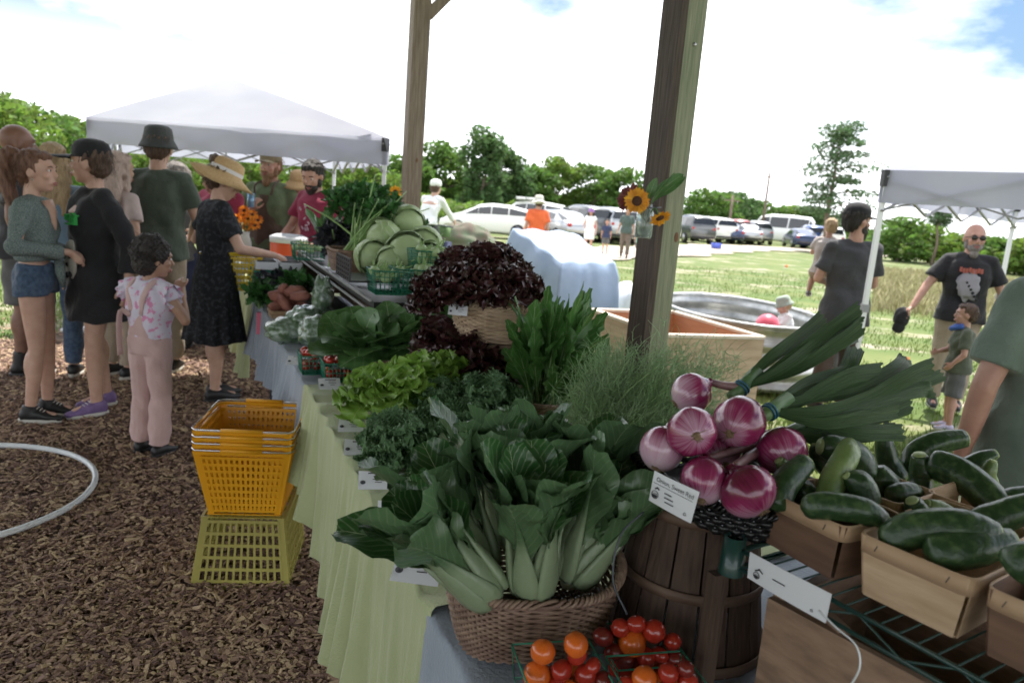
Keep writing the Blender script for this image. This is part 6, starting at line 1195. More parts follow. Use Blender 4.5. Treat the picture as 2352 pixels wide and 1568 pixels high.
    m.ell(H3(0, .074, .030), V3(.052, .02, .022)*hk, HM, 14, 8)
    m.tube([H3(0, .082, .018), H3(0, .102, -.022), H3(0, .088, -.034)], np.array([.010, .0155, .010])*hk, 8)
    m.ell(H3(0, .084, -.062), V3(.026, .014, .013)*hk, HM, 12, 8)
    for sx in (-1, 1): m.ell(H3(sx*.077, -.006, -.008), V3(.012, .020, .032)*hk, HM, 10, 8); m.ell(H3(sx*.036, .060, -.022), V3(.026, .025, .022)*hk, HM, 10, 8)
    body = remesh(m, voxel*1.15*min(1, k+.1), 2); body.obj('body', skin, t)
    if show_face:
        for sx in (-1, 1):
            q = MB(); q.ell(H3(sx*.031, .0795, .010), V3(.013, .008, .0065)*hk, HM, 12, 8); e = q.obj('eye', eye_w, t)
            q = MB(); q.ell(H3(sx*.031, .0858, .010), V3(.0058, .0025, .0058)*hk, HM, 10, 6); q.obj('iris', eye_d, e)
            q = MB(); q.tube([H3(sx*.017, .0905, .029), H3(sx*.033, .0905, .034), H3(sx*.050, .079, .028)], np.array([.0034, .0036, .002])*hk, 6); q.obj('eyebrow', HAIR[hair[1]] if hair else HAIR['brown'], t)
        q = MB(); q.tube([H3(-.024, .088, -.062), H3(-.008, .0985, -.057), H3(0, .0975, -.059), H3(.008, .0985, -.057), H3(.024, .088, -.062)], np.array([.002, .0045, .004, .0045, .002])*hk, 6); q.tube([H3(-.02, .090, -.066), H3(0, .0985, -.071), H3(.02, .090, -.066)], np.array([.002, .0055, .002])*hk, 6); q.obj('lips', lip_m, t)
    # ---- hair
    if hair:
        st, hc = hair[0], HAIR[hair[1]]; m = MB()
        if st in ('short', 'ponytail', 'long', 'bun', 'wispy'):
            m.ell(H3(0, -.026, .040), V3(.086, .096, .092)*hk, HM, 22, 16); m.ell(H3(0, -.055, -.005), V3(.078, .058, .075)*hk, HM, 18, 12)
            if st != 'wispy': m.ell(H3(0, .035, .088), V3(.066, .045, .03)*hk, HM, 16, 10)
            if st in ('ponytail',):
                P = [H3(0, -.095, .095), H3(0, -.15, .10), H3(0, -.175, .02), H3(.0, -.165, -.10), H3(0, -.14, -.20), H3(0, -.13, -.26)]; m.tube(smooth_path(P, 14), np.interp(np.linspace(0, 1, 14), [0, .15, .4, .8, 1], [.022, .038, .05, .035, .012])*hk, 12)
            if st == 'long':
                for sx in (-.06, -.02, .02, .06): m.tube(smooth_path([H3(sx, -.06, .04), H3(sx*1.2, -.095, -.08), H3(sx*1.4, -.10, -.22), H3(sx*1.3, -.10, -.36)], 12), np.interp(np.linspace(0, 1, 12), [0, .6, 1], [.04, .045, .02])*hk, 10)
                for sx in (-.075, .075): m.tube(smooth_path([H3(sx, .0, .05), H3(sx*1.1, -.01, -.08), H3(sx*1.2, -.02, -.22)], 10), np.interp(np.linspace(0, 1, 10), [0, .6, 1], [.02, .03, .012])*hk, 10)
            if st == 'bun': m.ell(H3(0, -.10, .10), V3(.042, .04, .04)*hk, HM, 14, 10)
            dsp = lambda v: .0035*k*(np.sin(v[:, 0]*190+np.sin(v[:, 2]*40)*2)+np.sin(v[:, 1]*170+v[:, 2]*60))
        else:
            m.ell(H3(0, -.03, .045), V3(.105, .110, .105)*hk, HM, 22, 16); m.ell(H3(0, -.06, -.03), V3(.10, .075, .085)*hk, HM, 18, 12)
            for i in range(70):
                d = rng.normal(size=3); d /= np.linalg.norm(d); 
                if d[1] > .35 and d[2] < .45: continue
                m.ell(H3(*(V3(0, -.035, .035)+d*V3(.10, .10, .10))), hk*rng.uniform(.018, .032), None, 8, 6)
            dsp = lambda v: .004*k*(np.sin(v[:, 0]*230)*np.sin(v[:, 1]*210)*np.sin(v[:, 2]*220)*2)
        remesh(m, voxel*min(1, k+.1), 1, disp=dsp).obj('hair', hc, t)
        if st in ('ponytail', 'long', 'curly', 'short', 'bun'):
            q = MB(); 
            for i in range(260 if st != 'short' else 120):
                d = rng.normal(size=3); d /= np.linalg.norm(d)
                if d[1] > .1: d[1] *= -1
                rr_ = .092 if st != 'curly' else .118; p = V3(0, -.026, .04)+d*V3(rr_, rr_, rr_*.97); e = p+(V3(0, -.02, -.05) if st != 'curly' else rng.normal(size=3)*.022)+rng.normal(size=3)*.008; q.tube([H3(*p), H3(*((p+e)/2+rng.normal(size=3)*.006)), H3(*e)], [.0014*hk, .0012*hk, .0006*hk], 3, cap=False)
            stuff(q.obj('hair_strands', hc, t))
    if beard:
        m = MB(); m.ell(H3(0, .040, -.075), V3(.056, .058, .042)*hk, HM, 16, 10); m.ell(H3(0, .062, -.105-.02*(beard[1] > 1)), V3(.036, .034, .034*beard[1])*hk, HM, 14, 10)
        for sx in (-1, 1): m.ell(H3(sx*.060, .012, -.045), V3(.016, .03, .045)*hk, HM, 12, 8); m.ell(H3(sx*.016, .092, -.047), V3(.02, .009, .007)*hk, HM, 10, 6)
        remesh(m, voxel*.7, 1, disp=lambda v: .003*np.sin(v[:, 0]*260)*np.sin(v[:, 2]*210)).obj('beard', HAIR[beard[0]], t)
    if glasses:
        q = MB()
        for sx in (-1, 1): q.ell(H3(sx*.031, .098, .010), V3(.026, .006, .019)*hk, HM, 16, 8); q.tube([H3(sx*.056, .092, .014), H3(sx*.080, .0, .006)], .0028*hk, 6)
        q.tube([H3(-.01, .102, .015), H3(.01, .102, .015)], .003*hk, 6); q.obj('sunglasses', mat('lens', (.012, .011, .012), rough=.08), t)
    # ---- hats
    if hat:
        kind, hm = hat[0], hat[1]; m = MB(); th = np.linspace(0, 2*math.pi, 40, endpoint=False)
        def prof(pts, br=1.0): 
            A = []
            for r_, z, *dy in pts: A.append([H3(r_*math.cos(a)*.94, (r_*math.sin(a)*1.14)-.012+(dy[0] if dy else 0), z) for a in th])
            m.rings(A, cap=True)
        if kind == 'cap':
            prof([(.089, .035), (.092, .06), (.090, .09), (.078, .118), (.055, .136), (.02, .144)])
            bd = hat[2] if len(hat) > 2 else 0; B = rotz(R(bd)); G = []
            for v in np.linspace(0, 1, 7): G.append([H3(*(B@V3((.078-.012*v*v)*math.sin(u)*1.0, .062+(.035+.125*v)*math.cos(u*.85)*1.0-.01, .048-.010*v-.012*math.sin(u)**2*1.2))) for u in np.linspace(-1.35, 1.35, 17)])
            q = MB(); q.grid(np.array(G)); q.grid((np.array(G)-V3(0, 0, .005*hk))[:, ::-1]); q.obj('brim', hat[3] if len(hat) > 3 else hm, t)
        elif kind == 'bucket': prof([(.125, .0), (.118, .018), (.095, .058), (.092, .085), (.084, .125), (.06, .142), (.01, .148)])
        elif kind == 'straw':
            A = []
            for r_, z in [(.18, .008), (.14, .028), (.10, .048), (.092, .06), (.092, .10), (.082, .132), (.05, .147), (.01, .15)]: A.append([H3(r_*math.cos(a)*.95, r_*math.sin(a)*(1.14 if r_ < .11 else 1.2)-.012, z-(.035*(r_-.1)/.08*(math.cos(a)**2) if r_ > .1 else 0)+(.012*math.sin(a*3) if r_ > .12 else 0)) for a in th])
            m.rings(A, cap=True); q = MB(); q.rings([[H3((.0945)*math.cos(a)*.95, (.0945)*math.sin(a)*1.14-.012, z) for a in th] for z in (.058, .082)], cap=False); q.obj('hat_band', mat('hat_band', (.7, .66, .66), rough=.8) if len(hat) < 3 else hat[2], t)
        elif kind == 'helmet': prof([(.094, .035), (.100, .07), (.094, .11), (.07, .142), (.01, .158)])
        m.obj('hat', hm, t)
    # ---- clothes
    def fold(amp, f=1.0):
        ph = rng.random(4)*6.28
        return lambda v: amp*k*(np.sin(v[:, 0]*38*f/k+np.sin(v[:, 2]*9/k+ph[0])*2.2+ph[1])*np.sin(v[:, 2]*11*f/k+ph[2])+.7*np.sin((v[:, 2]*32+v[:, 0]*24+v[:, 1]*30)*f/k+ph[3]))
    if top:
        kind, tm = top[0], top[1]; m = MB(); inf = .016; lo = top[2] if len(top) > 2 else .86; slv = top[3] if len(top) > 3 else .62
        # body of the garment, cut at LO by building only down to there
        P = [(J['pel']*1, .158*b_+inf+.022, .118*b_+inf+.024), (J['wst'], (.135 if fem else .152)*b_+inf, .095*b_+inf+.006), (J['chs'], .168*b_*(.95 if fem else 1)+inf*1.2, .122*b_+inf*1.2), (J['nk']-V3(0, 0, .065), .150*b_*(.95 if fem else 1)+inf*1.2, .098*b_+inf*1.3), (J['nk']-V3(0, 0, .02), .088*b_+.01, .078*b_+.008), (J['nk']+V3(0, 0, .008), .070*b_**.5, .068*b_**.5)]
        base = J['pel']*1; zl = lo; fl_ = (J['pel'][2]-zl); P.insert(0, (J['pel']+V3(0, 0, -fl_), (.160*b_+inf+.030), (.122*b_+inf+.030))) if zl < J['pel'][2] else None
        if zl > J['pel'][2]:
            f = (zl-J['pel'][2])/max(.01, J['chs'][2]-J['pel'][2]); P = [(J['pel']*(1-f)+J['chs']*f, .150*b_+inf, .104*b_+inf)]+[p for p in P if p[0][2] > zl+.03]
        th = np.linspace(0, 2*math.pi, 24, endpoint=False); m.rings([[Sc(p)+V3(x*k*np.sign(math.cos(a))*abs(math.cos(a))**.8, y*k*math.sin(a), 0) for a in th] for p, x, y in P])
        for s in 'LR':
            sh, el, wr = J['sh'+s], J['el'+s], J['wr'+s]; m.ell(Sc(sh), (.060*ab+.006)*k, None, 12, 8); m.tube([Sc(J['nk']-V3(0, 0, .028)), Sc(J['nk']*.5+sh*.5-V3(0, 0, .012)), Sc(sh)], np.array([.062, .062, .062])*k*ab, 12)
            if slv <= 1: e = sh*(1-slv)+el*slv; m.tube([Sc(sh), Sc(e)], [(.057*ab+inf*.4)*k, (.053*ab+inf*(1.4 if kind == 'tee' else 1))*k], 14)
            else:
                f = min(1, slv-1); e = el*(1-f)+wr*f; m.tube([Sc(sh), Sc(sh*.5+el*.5), Sc(el), Sc(e)], np.array([.062, .056, .050, .040+.014*(kind == 'loose')])*k*ab+inf*.5*k, 14); m.ell(Sc(el), (.050*ab+inf*.5)*k, None, 12, 8)
        remesh(m, voxel*1.35*min(1, k+.1), 2, disp=fold(.0055 if kind != 'loose' else .008)).obj(top[4] if len(top) > 4 else 'shirt', tm, t)
    if bottom:
        kind, bm_ = bottom[0], bottom[1]; m = MB(); inf = .014; th = np.linspace(0, 2*math.pi, 36, endpoint=False)
        if kind in ('pants', 'shorts', 'overalls'):
            m.rings([[Sc(p)+V3(x*k*math.cos(a), y*k*math.sin(a), 0) for a in th] for p, x, y in ((J['pel']-V3(0, 0, .08), .158*b_+inf, .112*b_+inf), (J['pel']+V3(0, 0, .02), .163*b_+inf, .118*b_+inf), (J['wst']-V3(0, 0, .03), .142*b_+inf, .10*b_+inf))])
            for s in 'LR':
                hp, kn, an = J['hp'+s], J['kn'+s], J['an'+s]
                m.ell(Sc(hp), (.092*ab+inf)*k, None, 12, 8)
                if kind == 'shorts': f = bottom[2] if len(bottom) > 2 else .7; e = hp*(1-f)+kn*f; m.tube([Sc(hp), Sc(e)], [(.094*ab+inf)*k, (.078*ab+inf+.016)*k], 14)
                else:
                    w2 = .012 if kind == 'overalls' else 0; m.tube([Sc(hp), Sc(hp*.5+kn*.5), Sc(kn), Sc(kn*.5+an*.5), Sc(an+V3(0, 0, .02))], (np.array([.092, .080, .062, .060+w2, .052+w2])*ab+inf)*k, 14)
            if kind == 'overalls':
                m.rings([[Sc(p)+V3(x*k*math.cos(a), y*k*math.sin(a), 0) for a in th] for p, x, y in ((J['wst']-V3(0, 0, .05), .150*b_+inf, .112*b_+inf), (J['wst']+V3(0, 0, .06), .140*b_+inf, .108*b_+inf), (J['chs']-V3(0, 0, .04), .10, .126*b_+inf))])
        elif kind == 'skirt':
            zb = bottom[2]; rg = []; np_ = 13
            for v in np.linspace(0, 1, 14):
                z = 1.06*(1-v)+zb*v; x = np.interp(v, [0, .2, .45, 1], [.135, .172, .195, .25])*b_+.012; y = np.interp(v, [0, .2, .45, 1], [.098, .135, .155, .21])*b_+.012
                rg.append([Sc((0, 0, z))+V3((x*math.cos(a))*(1+.05*v*math.sin(a*np_))*k, (y*math.sin(a))*(1+.05*v*math.sin(a*np_))*k, .008*k*v*math.sin(a*4)) for a in np.linspace(0, 2*math.pi, 110, endpoint=False)])
            m.rings(rg, cap=True)
        if kind == 'skirt': m.obj('skirt', bm_, t)
        else: remesh(m, voxel*1.35*min(1, k+.1), 2, disp=fold(.0055)).obj({'pants': 'trousers', 'shorts': 'shorts', 'overalls': 'overalls'}[kind], bm_, t)
    if shoes:
        sm, sole, hi = shoes
        for s in 'LR':
            an = J['an'+s]; m = MB(); m.tube([Sc(an+V3(0, -.045, -.035)), Sc(an+V3(0, -.01, -.025)), Sc(an+V3(0, .05, -.032)), Sc(an+V3(0, .11, -.047)), Sc(an+V3(0, .165, -.056))], np.array([.036, .046, .048, .046, .032])*k, 14, ry=np.array([.04, .05, .042, .030, .020])*k)
            m.ell(Sc(an+V3(0, .165, -.056)), V3(.034, .03, .021)*k, None, 12, 8); m.ell(Sc(an+V3(0, -.045, -.035)), V3(.036, .022, .040)*k, None, 12, 8)
            if hi: m.tube([Sc(an+V3(0, -.005, -.02)), Sc(an+V3(0, 0, hi))], [.048*k, .046*k], 14)
            o = remesh(m, voxel*1.0, 1).obj('shoe', sm, t)
            m = MB(); tt = np.linspace(0, 2*math.pi, 28, endpoint=False); rg = []
            for z, e in ((.0, 0), (.004, .003), (.022, .002), (.026, -.004)):
                rg.append([Sc((an[0]+(.044+e-.010*max(0, -math.sin(a)))*math.cos(a), an[1]+.055+(.128+e)*math.sin(a), an[2]-.085+z)) for a in tt])
            m.rings(rg); m.obj('sole', sole, o)
            if hi is not None:
                m = MB()
                for j in range(5): y = .045+.018*j; z = -.032-.0045*j+.0+(.044-.006*j); m.tube([Sc(an+V3(-.024, y, z)), Sc(an+V3(0, y+.004, z+.006)), Sc(an+V3(.024, y, z))], .003*k, 5)
                m.obj('laces', sole if sole is not None else sm, o)
    if extra: extra(t, J, k, Sc, H3, voxel)
    return t
def patch(t, J, k, pts, nm, m_, off=.0):
    q = MB(); q.add(pts, [list(range(len(pts)))]); return q.obj(nm, m_, t, smooth=False)
black_c = cloth_m('black_cloth', (.012, .012, .014)); charcoal_c = cloth_m('charcoal_cloth', (.045, .045, .05)); olive_c = cloth_m('olive_cloth', (.055, .075, .055), (.075, .098, .072)); denim_c = cloth_m('denim', (.035, .06, .11), (.07, .11, .17), scale=40); magenta_c = cloth_m('magenta_cloth', (.24, .022, .06), (.30, .03, .075)); white_c = cloth_m('white_cloth', (.74, .75, .74), (.8, .8, .8)); orange_c = cloth_m('orange_cloth', (.75, .13, .04), (.8, .16, .05)); khaki_c = cloth_m('khaki_cloth', (.33, .26, .19), (.38, .31, .23)); pink_c = cloth_m('pink_cloth', (.52, .35, .33), (.56, .39, .37), scale=4); navy_c = cloth_m('navy_cloth', (.03, .04, .09)); green_c = cloth_m('sage_cloth', (.125, .17, .135), (.155, .205, .165)); brown_c = cloth_m('brown_apron', (.085, .055, .04), (.12, .08, .06)); blue_c = cloth_m('chambray', (.16, .24, .32), (.22, .31, .40)); grey_c = cloth_m('grey_shorts', (.10, .10, .10))
wrap_c = mat('wrap_pattern', (.07, .10, .095), (.20, .24, .22), rough=.9, scale=150, det=2, lo=.45, hi=.55, stretch=(1, 1, 3)); floral_c = mat('floral_pattern', (.62, .58, .68), (.62, .25, .42), rough=.9, scale=34, det=2, lo=.56, hi=.62); dress_c = mat('dark_floral', (.010, .011, .014), (.035, .04, .05), rough=.9, scale=40, det=3, lo=.5, hi=.62)
straw_m = mat('straw_hat', (.50, .32, .15), (.58, .40, .21), rough=.8, scale=90, bump=.5, bscale=150); shoe_k = mat('black_shoe', (.014, .014, .015), rough=.5); sole_w = mat('white_sole', (.55, .53, .48), rough=.6); shoe_p = mat('purple_shoe', (.16, .10, .24), (.22, .15, .32), rough=.7, scale=30); green_print = mat('green_print', (.03, .32, .06), rough=.8); bone_print = mat('pale_print', (.42, .40, .34), rough=.9); red_print = mat('red_print', (.40, .12, .09), rough=.9); greyp = mat('grey_print', (.30, .29, .32), rough=.9)
def gp(px, yy): p = pz(px, yy, 0); return V3(p[0], p[1], .03)
def gy(px, Y, z=0): p = py(px, 471+(px-1176)*.082, Y); return V3(p[0], Y, z)

# --- girl with a ponytail, wrap top and denim shorts (far left, facing right)
def ex_girl(t, J, k, Sc, H3, vx):
    q = MB(); q.tube([Sc((.0, .080, 1.45)), Sc((.0, .105, 1.38)), Sc((.008, .118, 1.30)), Sc((.010, .120, 1.24))], np.array([.062, .050, .022, .004])*k, 12, ry=np.array([.03, .03, .02, .01])*k, up=(0, 1, 0)); q.obj('neckline', skin_l, t)
    m = MB(); m.tube([Sc((-.10, .10, 1.06)), Sc((0, .145, 1.05)), Sc((.05, .16, 1.0)), Sc((.03, .17, .90))], np.array([.02, .032, .03, .012])*k, 10); m.obj('waist_knot', wrap_c, t)
    for sx in (-1, 1):
        m = MB(); m.tube([H3(sx*.0772, .006, -.035), H3(sx*.0785, .006, -.05)], .003, 6); m.obj('earring', steel_m, t)
person('girl with an auburn ponytail in a grey wrap top and denim shorts', gp(122, 958)-V3(0, .12, 0), -75, 1.60, dict(elL=(-.24, -.03, 1.15), elR=(.27, -.02, 1.17), wrL=(-.08, .21, 1.10), wrR=(.05, .22, 1.13), hd=(.0, .035, 1.625), knL=(-.075, .03, .50), knR=(.08, .02, .50), anL=(-.07, .02, .085), anR=(.09, -.03, .085)), skin_l, .90, .0075, ('ponytail', 'auburn'), None,
       ('top', wrap_c, 1.07, 1.85, 'wrap_top'), ('shorts', denim_c, .20), (shoe_k, sole_w, .03), (-8, 2), fem=True, extra=ex_girl, hands={'L': ((.8, .45, .1), (0, -.6, -.8), .9), 'R': ((-.75, .4, -.2), (0, -.5, -.8), .9)})
# --- bald man in boots behind her
person('man with a shaved head and black boots standing behind the ponytail girl', V3(-3.62, 5.35, .03), -60, 1.79, dict(), skin_b, 1.05, .012, None, None, ('tee', charcoal_c, .84, .7), ('shorts', grey_c, .95), (shoe_k, shoe_k, .10), (10, 0), show_face=True)
# --- blonde woman in a light denim shirt behind the ponytail girl
person('woman with long blond hair in a light denim shirt, behind the ponytail girl', V3(-3.35, 5.35, .03), 15, 1.68, dict(elR=(.24, .02, 1.14), wrR=(.12, .24, 1.10), elL=(-.24, .02, 1.14), wrL=(-.1, .24, 1.05)), skin_l, .95, .012, ('long', 'blond'), None, ('tee', blue_c, .84, .8), ('pants', denim_c), (shoe_k, sole_w, None), (0, 0), fem=True)
# --- woman with black cap and oversized black shirt
def ex_cap(t, J, k, Sc, H3, vx):
    q = MB(); 
    for i, (x, z, w_, h_) in enumerate(((-.10, 1.30, .035, .008), (-.055, 1.31, .035, .008), (-.10, 1.27, .008, .045), (-.075, 1.27, .008, .03), (-.04, 1.27, .008, .045), (0, 1.27, .03, .008), (.0, 1.30, .03, .008), (.02, 1.285, .008, .03), (-.08, 1.25, .04, .008), (-.02, 1.245, .045, .008))):
        q.box(Sc((x-.02, .152+.002*i, z)), (w_*1.1, .02, h_*1.2))
    q.obj('chest_print', green_print, t, smooth=False)
    q = MB(); q.ell(Sc((-.02, .155, 1.02)), (.085, .022, .12), None, 18, 12, .2); q.obj('pale_front_print', bone_print, t)
    q = MB()
    for x, z, r_ in ((-.06, 1.06, .03), (.02, 1.05, .028), (-.02, .99, .016), (-.05, .93, .02), (.0, .92, .02)): q.ell(Sc((x, .172, z)), (r_, .012, r_), None, 12, 8, .3)
    q.obj('dark_print_shapes', black_c, t)
def ex_cap2(t, J, k, Sc, H3, vx):
    ex_cap(t, J, k, Sc, H3, vx)
person('woman in a black cap and long black shirt with green lettering', gp(232, 950)+V3(0, -.02, 0), 140, 1.68, dict(elL=(-.25, -.12, 1.14), elR=(.25, -.04, 1.13), wrL=(-.25, -.10, .88), wrR=(.27, .03, .87), knL=(-.10, .06, .50), knR=(.09, -.02, .50), anL=(-.10, .05, .085), anR=(.09, -.08, .085)), skin_l, 1.05, .0075, ('short', 'brown'), ('cap', black_c),
       ('loose', black_c, .63, 1.72, 'long_shirt'), ('shorts', black_c, .6), (shoe_p, sole_w, .012), (-42, 0), fem=True, extra=ex_cap2)
# --- woman with long pale hair behind the cap woman, curly head farther back
person('woman with very long pale pinkish hair behind the black cap', V3(-2.95, 5.45, .03), -25, 1.66, dict(), skin_l, .85, .012, ('long', 'pale'), None, ('tee', cloth_m('pale_pink_cloth', (.5, .4, .38)), .9, .6), ('pants', khaki_c), (shoe_k, sole_w, None), fem=True)
person('person with a dark curly bob partly hidden behind the bucket-hat man', V3(-3.05, 6.6, .03), 20, 1.62, dict(), skin_t, .9, .014, ('curly', 'grey'), None, ('tee', grey_c, .86, .6), ('pants', navy_c), (shoe_k, shoe_k, None), fem=True)
# --- man with bucket hat seen from behind
person('tall man in a dark bucket hat and olive green T-shirt seen from behind', V3(-2.78, 5.72, .03), 8, 1.86, dict(elL=(-.26, .02, 1.14), wrL=(-.20, .17, .97), elR=(.26, .02, 1.14), wrR=(.16, .22, 1.02)), skin_l, 1.02, .010, ('short', 'brown'), ('bucket', cloth_m('hat_charcoal', (.04, .045, .045), (.06, .065, .062))), ('tee', olive_c, .84, .72), ('pants', khaki_c), (shoe_k, sole_w, None), (0, 0))
# --- child in pink overalls
def ex_kid(t, J, k, Sc, H3, vx):
    for sx in (-1, 1):
        q = MB(); q.tube(smooth_path([Sc((.04*sx, -.12, 1.20)), Sc((.075*sx, -.135, 1.32)), Sc((.10*sx, -.09, 1.43)), Sc((.10*sx, .02, 1.475)), Sc((.08*sx, .12, 1.35))], 14), .030*k, 8, ry=.012*k, up=(0, -1, 0)); q.obj('strap', pink_c, t)
    q = MB(); q.tube(smooth_path([Sc((-.06, -.13, 1.18)), Sc((-.11, -.175, 1.22)), Sc((-.13, -.18, 1.08)), Sc((-.115, -.185, .86))], 12), .028*k, 8, ry=.011*k, up=(0, -1, 0)); q.obj('bow_tail', pink_c, t)
    for sx in (-1, 1):
        q = MB(); s = J['shL' if sx < 0 else 'shR']; rg = []
        for v in np.linspace(0, 1, 6): rg.append([Sc(s+V3(sx*(.02+.07*v), 0, .0-.05*v)+V3(0, math.cos(a)*(.06+.03*v+.012*v*math.sin(a*9)), math.sin(a)*(.06+.03*v+.012*v*math.sin(a*9)))) for a in np.linspace(0, 2*math.pi, 40, endpoint=False)])
        q.rings(rg, cap=False); q.obj('ruffled_sleeve', floral_c, t)
person('small child with dark curly hair in pink overalls over a floral ruffled top', gp(347, 1052), -22, 1.16, dict(elR=(.30, .08, 1.16), wrR=(.15, .18, 1.38), elL=(-.22, .06, 1.14), wrL=(-.16, .20, 1.12), hd=(.03, .03, 1.62)), skin_t, 1.10, .0065, ('curly', 'dark'), None, ('top', floral_c, 1.0, .35, 'blouse'), ('overalls', pink_c), (shoe_k, shoe_k, .0), (-30, -6), child=True, extra=ex_kid, hands={'R': ((-.45, .1, .75), (-.3, .6, .0), 1.2)})
# --- woman with straw hat and black dress
person('woman in a wide straw hat and short-sleeved black dress reaching over the table', gp(492, 925)+V3(0, 0, 0), -52, 1.66, dict(elL=(-.27, -.06, 1.16), wrL=(-.16, .10, 1.12), elR=(.25, .10, 1.14), wrR=(.20, .36, 1.10), hd=(0, .06, 1.60), nk=(0, .01, 1.45), anR=(.07, -.02, .085), anL=(-.08, .03, .085), knL=(-.08, .02, .5), knR=(.08, .01, .5)), skin_l, .97, .0075, ('bun', 'brown'), ('straw', straw_m), ('top', dress_c, .98, .68, 'bodice'), ('skirt', dress_c, .46), (shoe_k, shoe_k, None), (-10, -22), fem=True, hands={'R': ((.2, .9, -.35), (-.4, 0, -1), 1.0)})
# --- vendors
def ex_apron(t, J, k, Sc, H3, vx):
    q = MB(); rg = []
    for v in np.linspace(0, 1, 12):
        z = 1.36*(1-v)+.50*v; w_ = np.interp(v, [0, .25, .35, 1], [.09, .13, .18, .21]); y = np.interp(v, [0, .3, .5, 1], [.148, .162, .170, .165]); rg.append([Sc((w_*u*1.0, y+.012+.006*math.sin(u*9)*v-.085*(abs(u)**2.2), z)) for u in np.linspace(-1, 1, 17)])
    q.grid(np.array(rg)); q.grid((np.array(rg)-V3(0, .008, 0))[:, ::-1]); q.obj('apron', brown_c, t)
    q = MB(); 
    for sx in (-1, 1): q.tube(smooth_path([Sc((.08*sx, .152, 1.36)), Sc((.09*sx, .12, 1.45)), Sc((.06*sx, -.06, 1.50))], 8), .010*k, 6)
    q.obj('apron_strap', brown_c, t)
v1 = gy(622, 7.4, .02); person('bearded man in a tan cap and brown apron, a blue can in his hand', v1, 172, 1.84, dict(elR=(.30, .04, 1.14), wrR=(.06, .24, 1.22), elL=(-.30, -.02, 1.12), wrL=(-.24, .12, .90)), skin_r, 1.15, .011, ('short', 'ginger'), ('cap', cloth_m('tan_cap', (.25, .20, .12))), ('tee', cloth_m('green_tee', (.12, .16, .085), (.15, .20, .11)), .86, .7), ('pants', khaki_c), (shoe_k, shoe_k, None), (0, 0), ('ginger', 1.5), extra=ex_apron, hands={'R': ((-.4, .2, .9), (-.3, -.9, 0), 1.3)})
cp_ = v1+rotz(R(172))@(V3(.045, .285, 1.30)*1.84/1.75); m = MB(); m.tube([cp_-V3(0, 0, .06), cp_+V3(0, 0, .07)], .033, 16); tag(m.obj('drink_can', mat('blue_can', (.25, .45, .65), rough=.3, metal=.4), loc=cp_), 'light blue can held by the bearded man in the apron', 'can')
def ex_print(t, J, k, Sc, H3, vx):
    q = MB()
    for i in range(9): q.ell(Sc((rng.uniform(-.07, .07), .152+.004*rng.random(), rng.uniform(1.12, 1.34))), (.022, .008, .010), rotz(0)@roty(rng.random()*3), 8, 6, .3)
    stuff(q.obj('shirt_print', mat('white_print', (.5, .35, .42), rough=.9), t))
person('man with a dark beard and magenta T-shirt looking down at the goods', gy(733, 6.9, .02), 150, 1.80, dict(nk=(0, .03, 1.44), hd=(0, .085, 1.59), elR=(.27, .06, 1.14), wrR=(.18, .28, 1.02), elL=(-.27, .04, 1.14), wrL=(-.20, .26, 1.0)), skin_r, 1.05, .011, ('short', 'dark'), None, ('tee', magenta_c, .86, .7), ('pants', navy_c), (shoe_k, shoe_k, None), (20, -24), ('dark', 1.0), extra=ex_print)
person('vendor in a natural straw hat and magenta T-shirt between the two bearded men', gy(690, 7.5, .02), 155, 1.66, dict(elR=(.25, .05, 1.12), wrR=(.16, .25, 1.0)), skin_r, .95, .012, ('short', 'dark'), ('straw', straw_m, straw_m), ('tee', magenta_c, .86, .7), ('pants', navy_c), (shoe_k, shoe_k, None), (35, -10), fem=True)
person('vendor in magenta with dark hair hidden behind the straw hat', gy(508, 7.0, .02), 165, 1.72, dict(nk=(0, .06, 1.42), hd=(0, .12, 1.56), elR=(.26, .1, 1.12), wrR=(.2, .3, 1.0), elL=(-.26, .1, 1.12), wrL=(-.2, .3, 1.0)), skin_r, 1.0, .012, ('short', 'dark'), None, ('tee', magenta_c, .86, .7), ('pants', navy_c), (shoe_k, shoe_k, None), (0, -20))
# --- cyclist
cy = gy(984, 13.5, 0); person('cyclist in a white long-sleeved top and white helmet riding away', V3(cy[0], cy[1], .18), -22, 1.75, dict(wst=(0, .05, 1.06), chs=(0, .12, 1.22), nk=(0, .19, 1.39), hd=(0, .26, 1.54), shL=(-.17, .17, 1.34), shR=(.17, .17, 1.34), elL=(-.22, .36, 1.14), elR=(.22, .36, 1.14), wrL=(-.24, .55, 1.0), wrR=(.24, .55, 1.0), knL=(-.10, .30, .62), anL=(-.10, .12, .22), knR=(.10, .22, .52), anR=(.10, .05, .03)), skin_l, 1.0, .014, ('short', 'brown'), ('helmet', mat('helmet', (.75, .75, .72), rough=.4)), ('top', white_c, .9, 1.95, 'jersey'), ('shorts', charcoal_c, .8), (shoe_k, shoe_k, None), show_face=False)
bt_ = thing('bicycle', 'bicycle ridden by the cyclist in white, dark pannier at its side', 'bicycle', (cy[0], cy[1], 0), None, R(-22)); fr_m = mat('bike_frame', (.05, .06, .09), rough=.35)
for y in (-.50, .56):
    m = MB(); m.tube([(0, y+.34*math.cos(a), .35+.34*math.sin(a)) for a in np.linspace(0, 2*math.pi, 37)], .018, 6, cap=False); wo = m.obj('wheel', tyre_m, bt_); m = MB(); [m.tube([(0, y, .35), (0, y+.33*math.cos(a), .35+.33*math.sin(a))], .002, 4) for a in np.linspace(0, 6.28, 17)[:-1]]; m.obj('spokes', steel_m, wo)
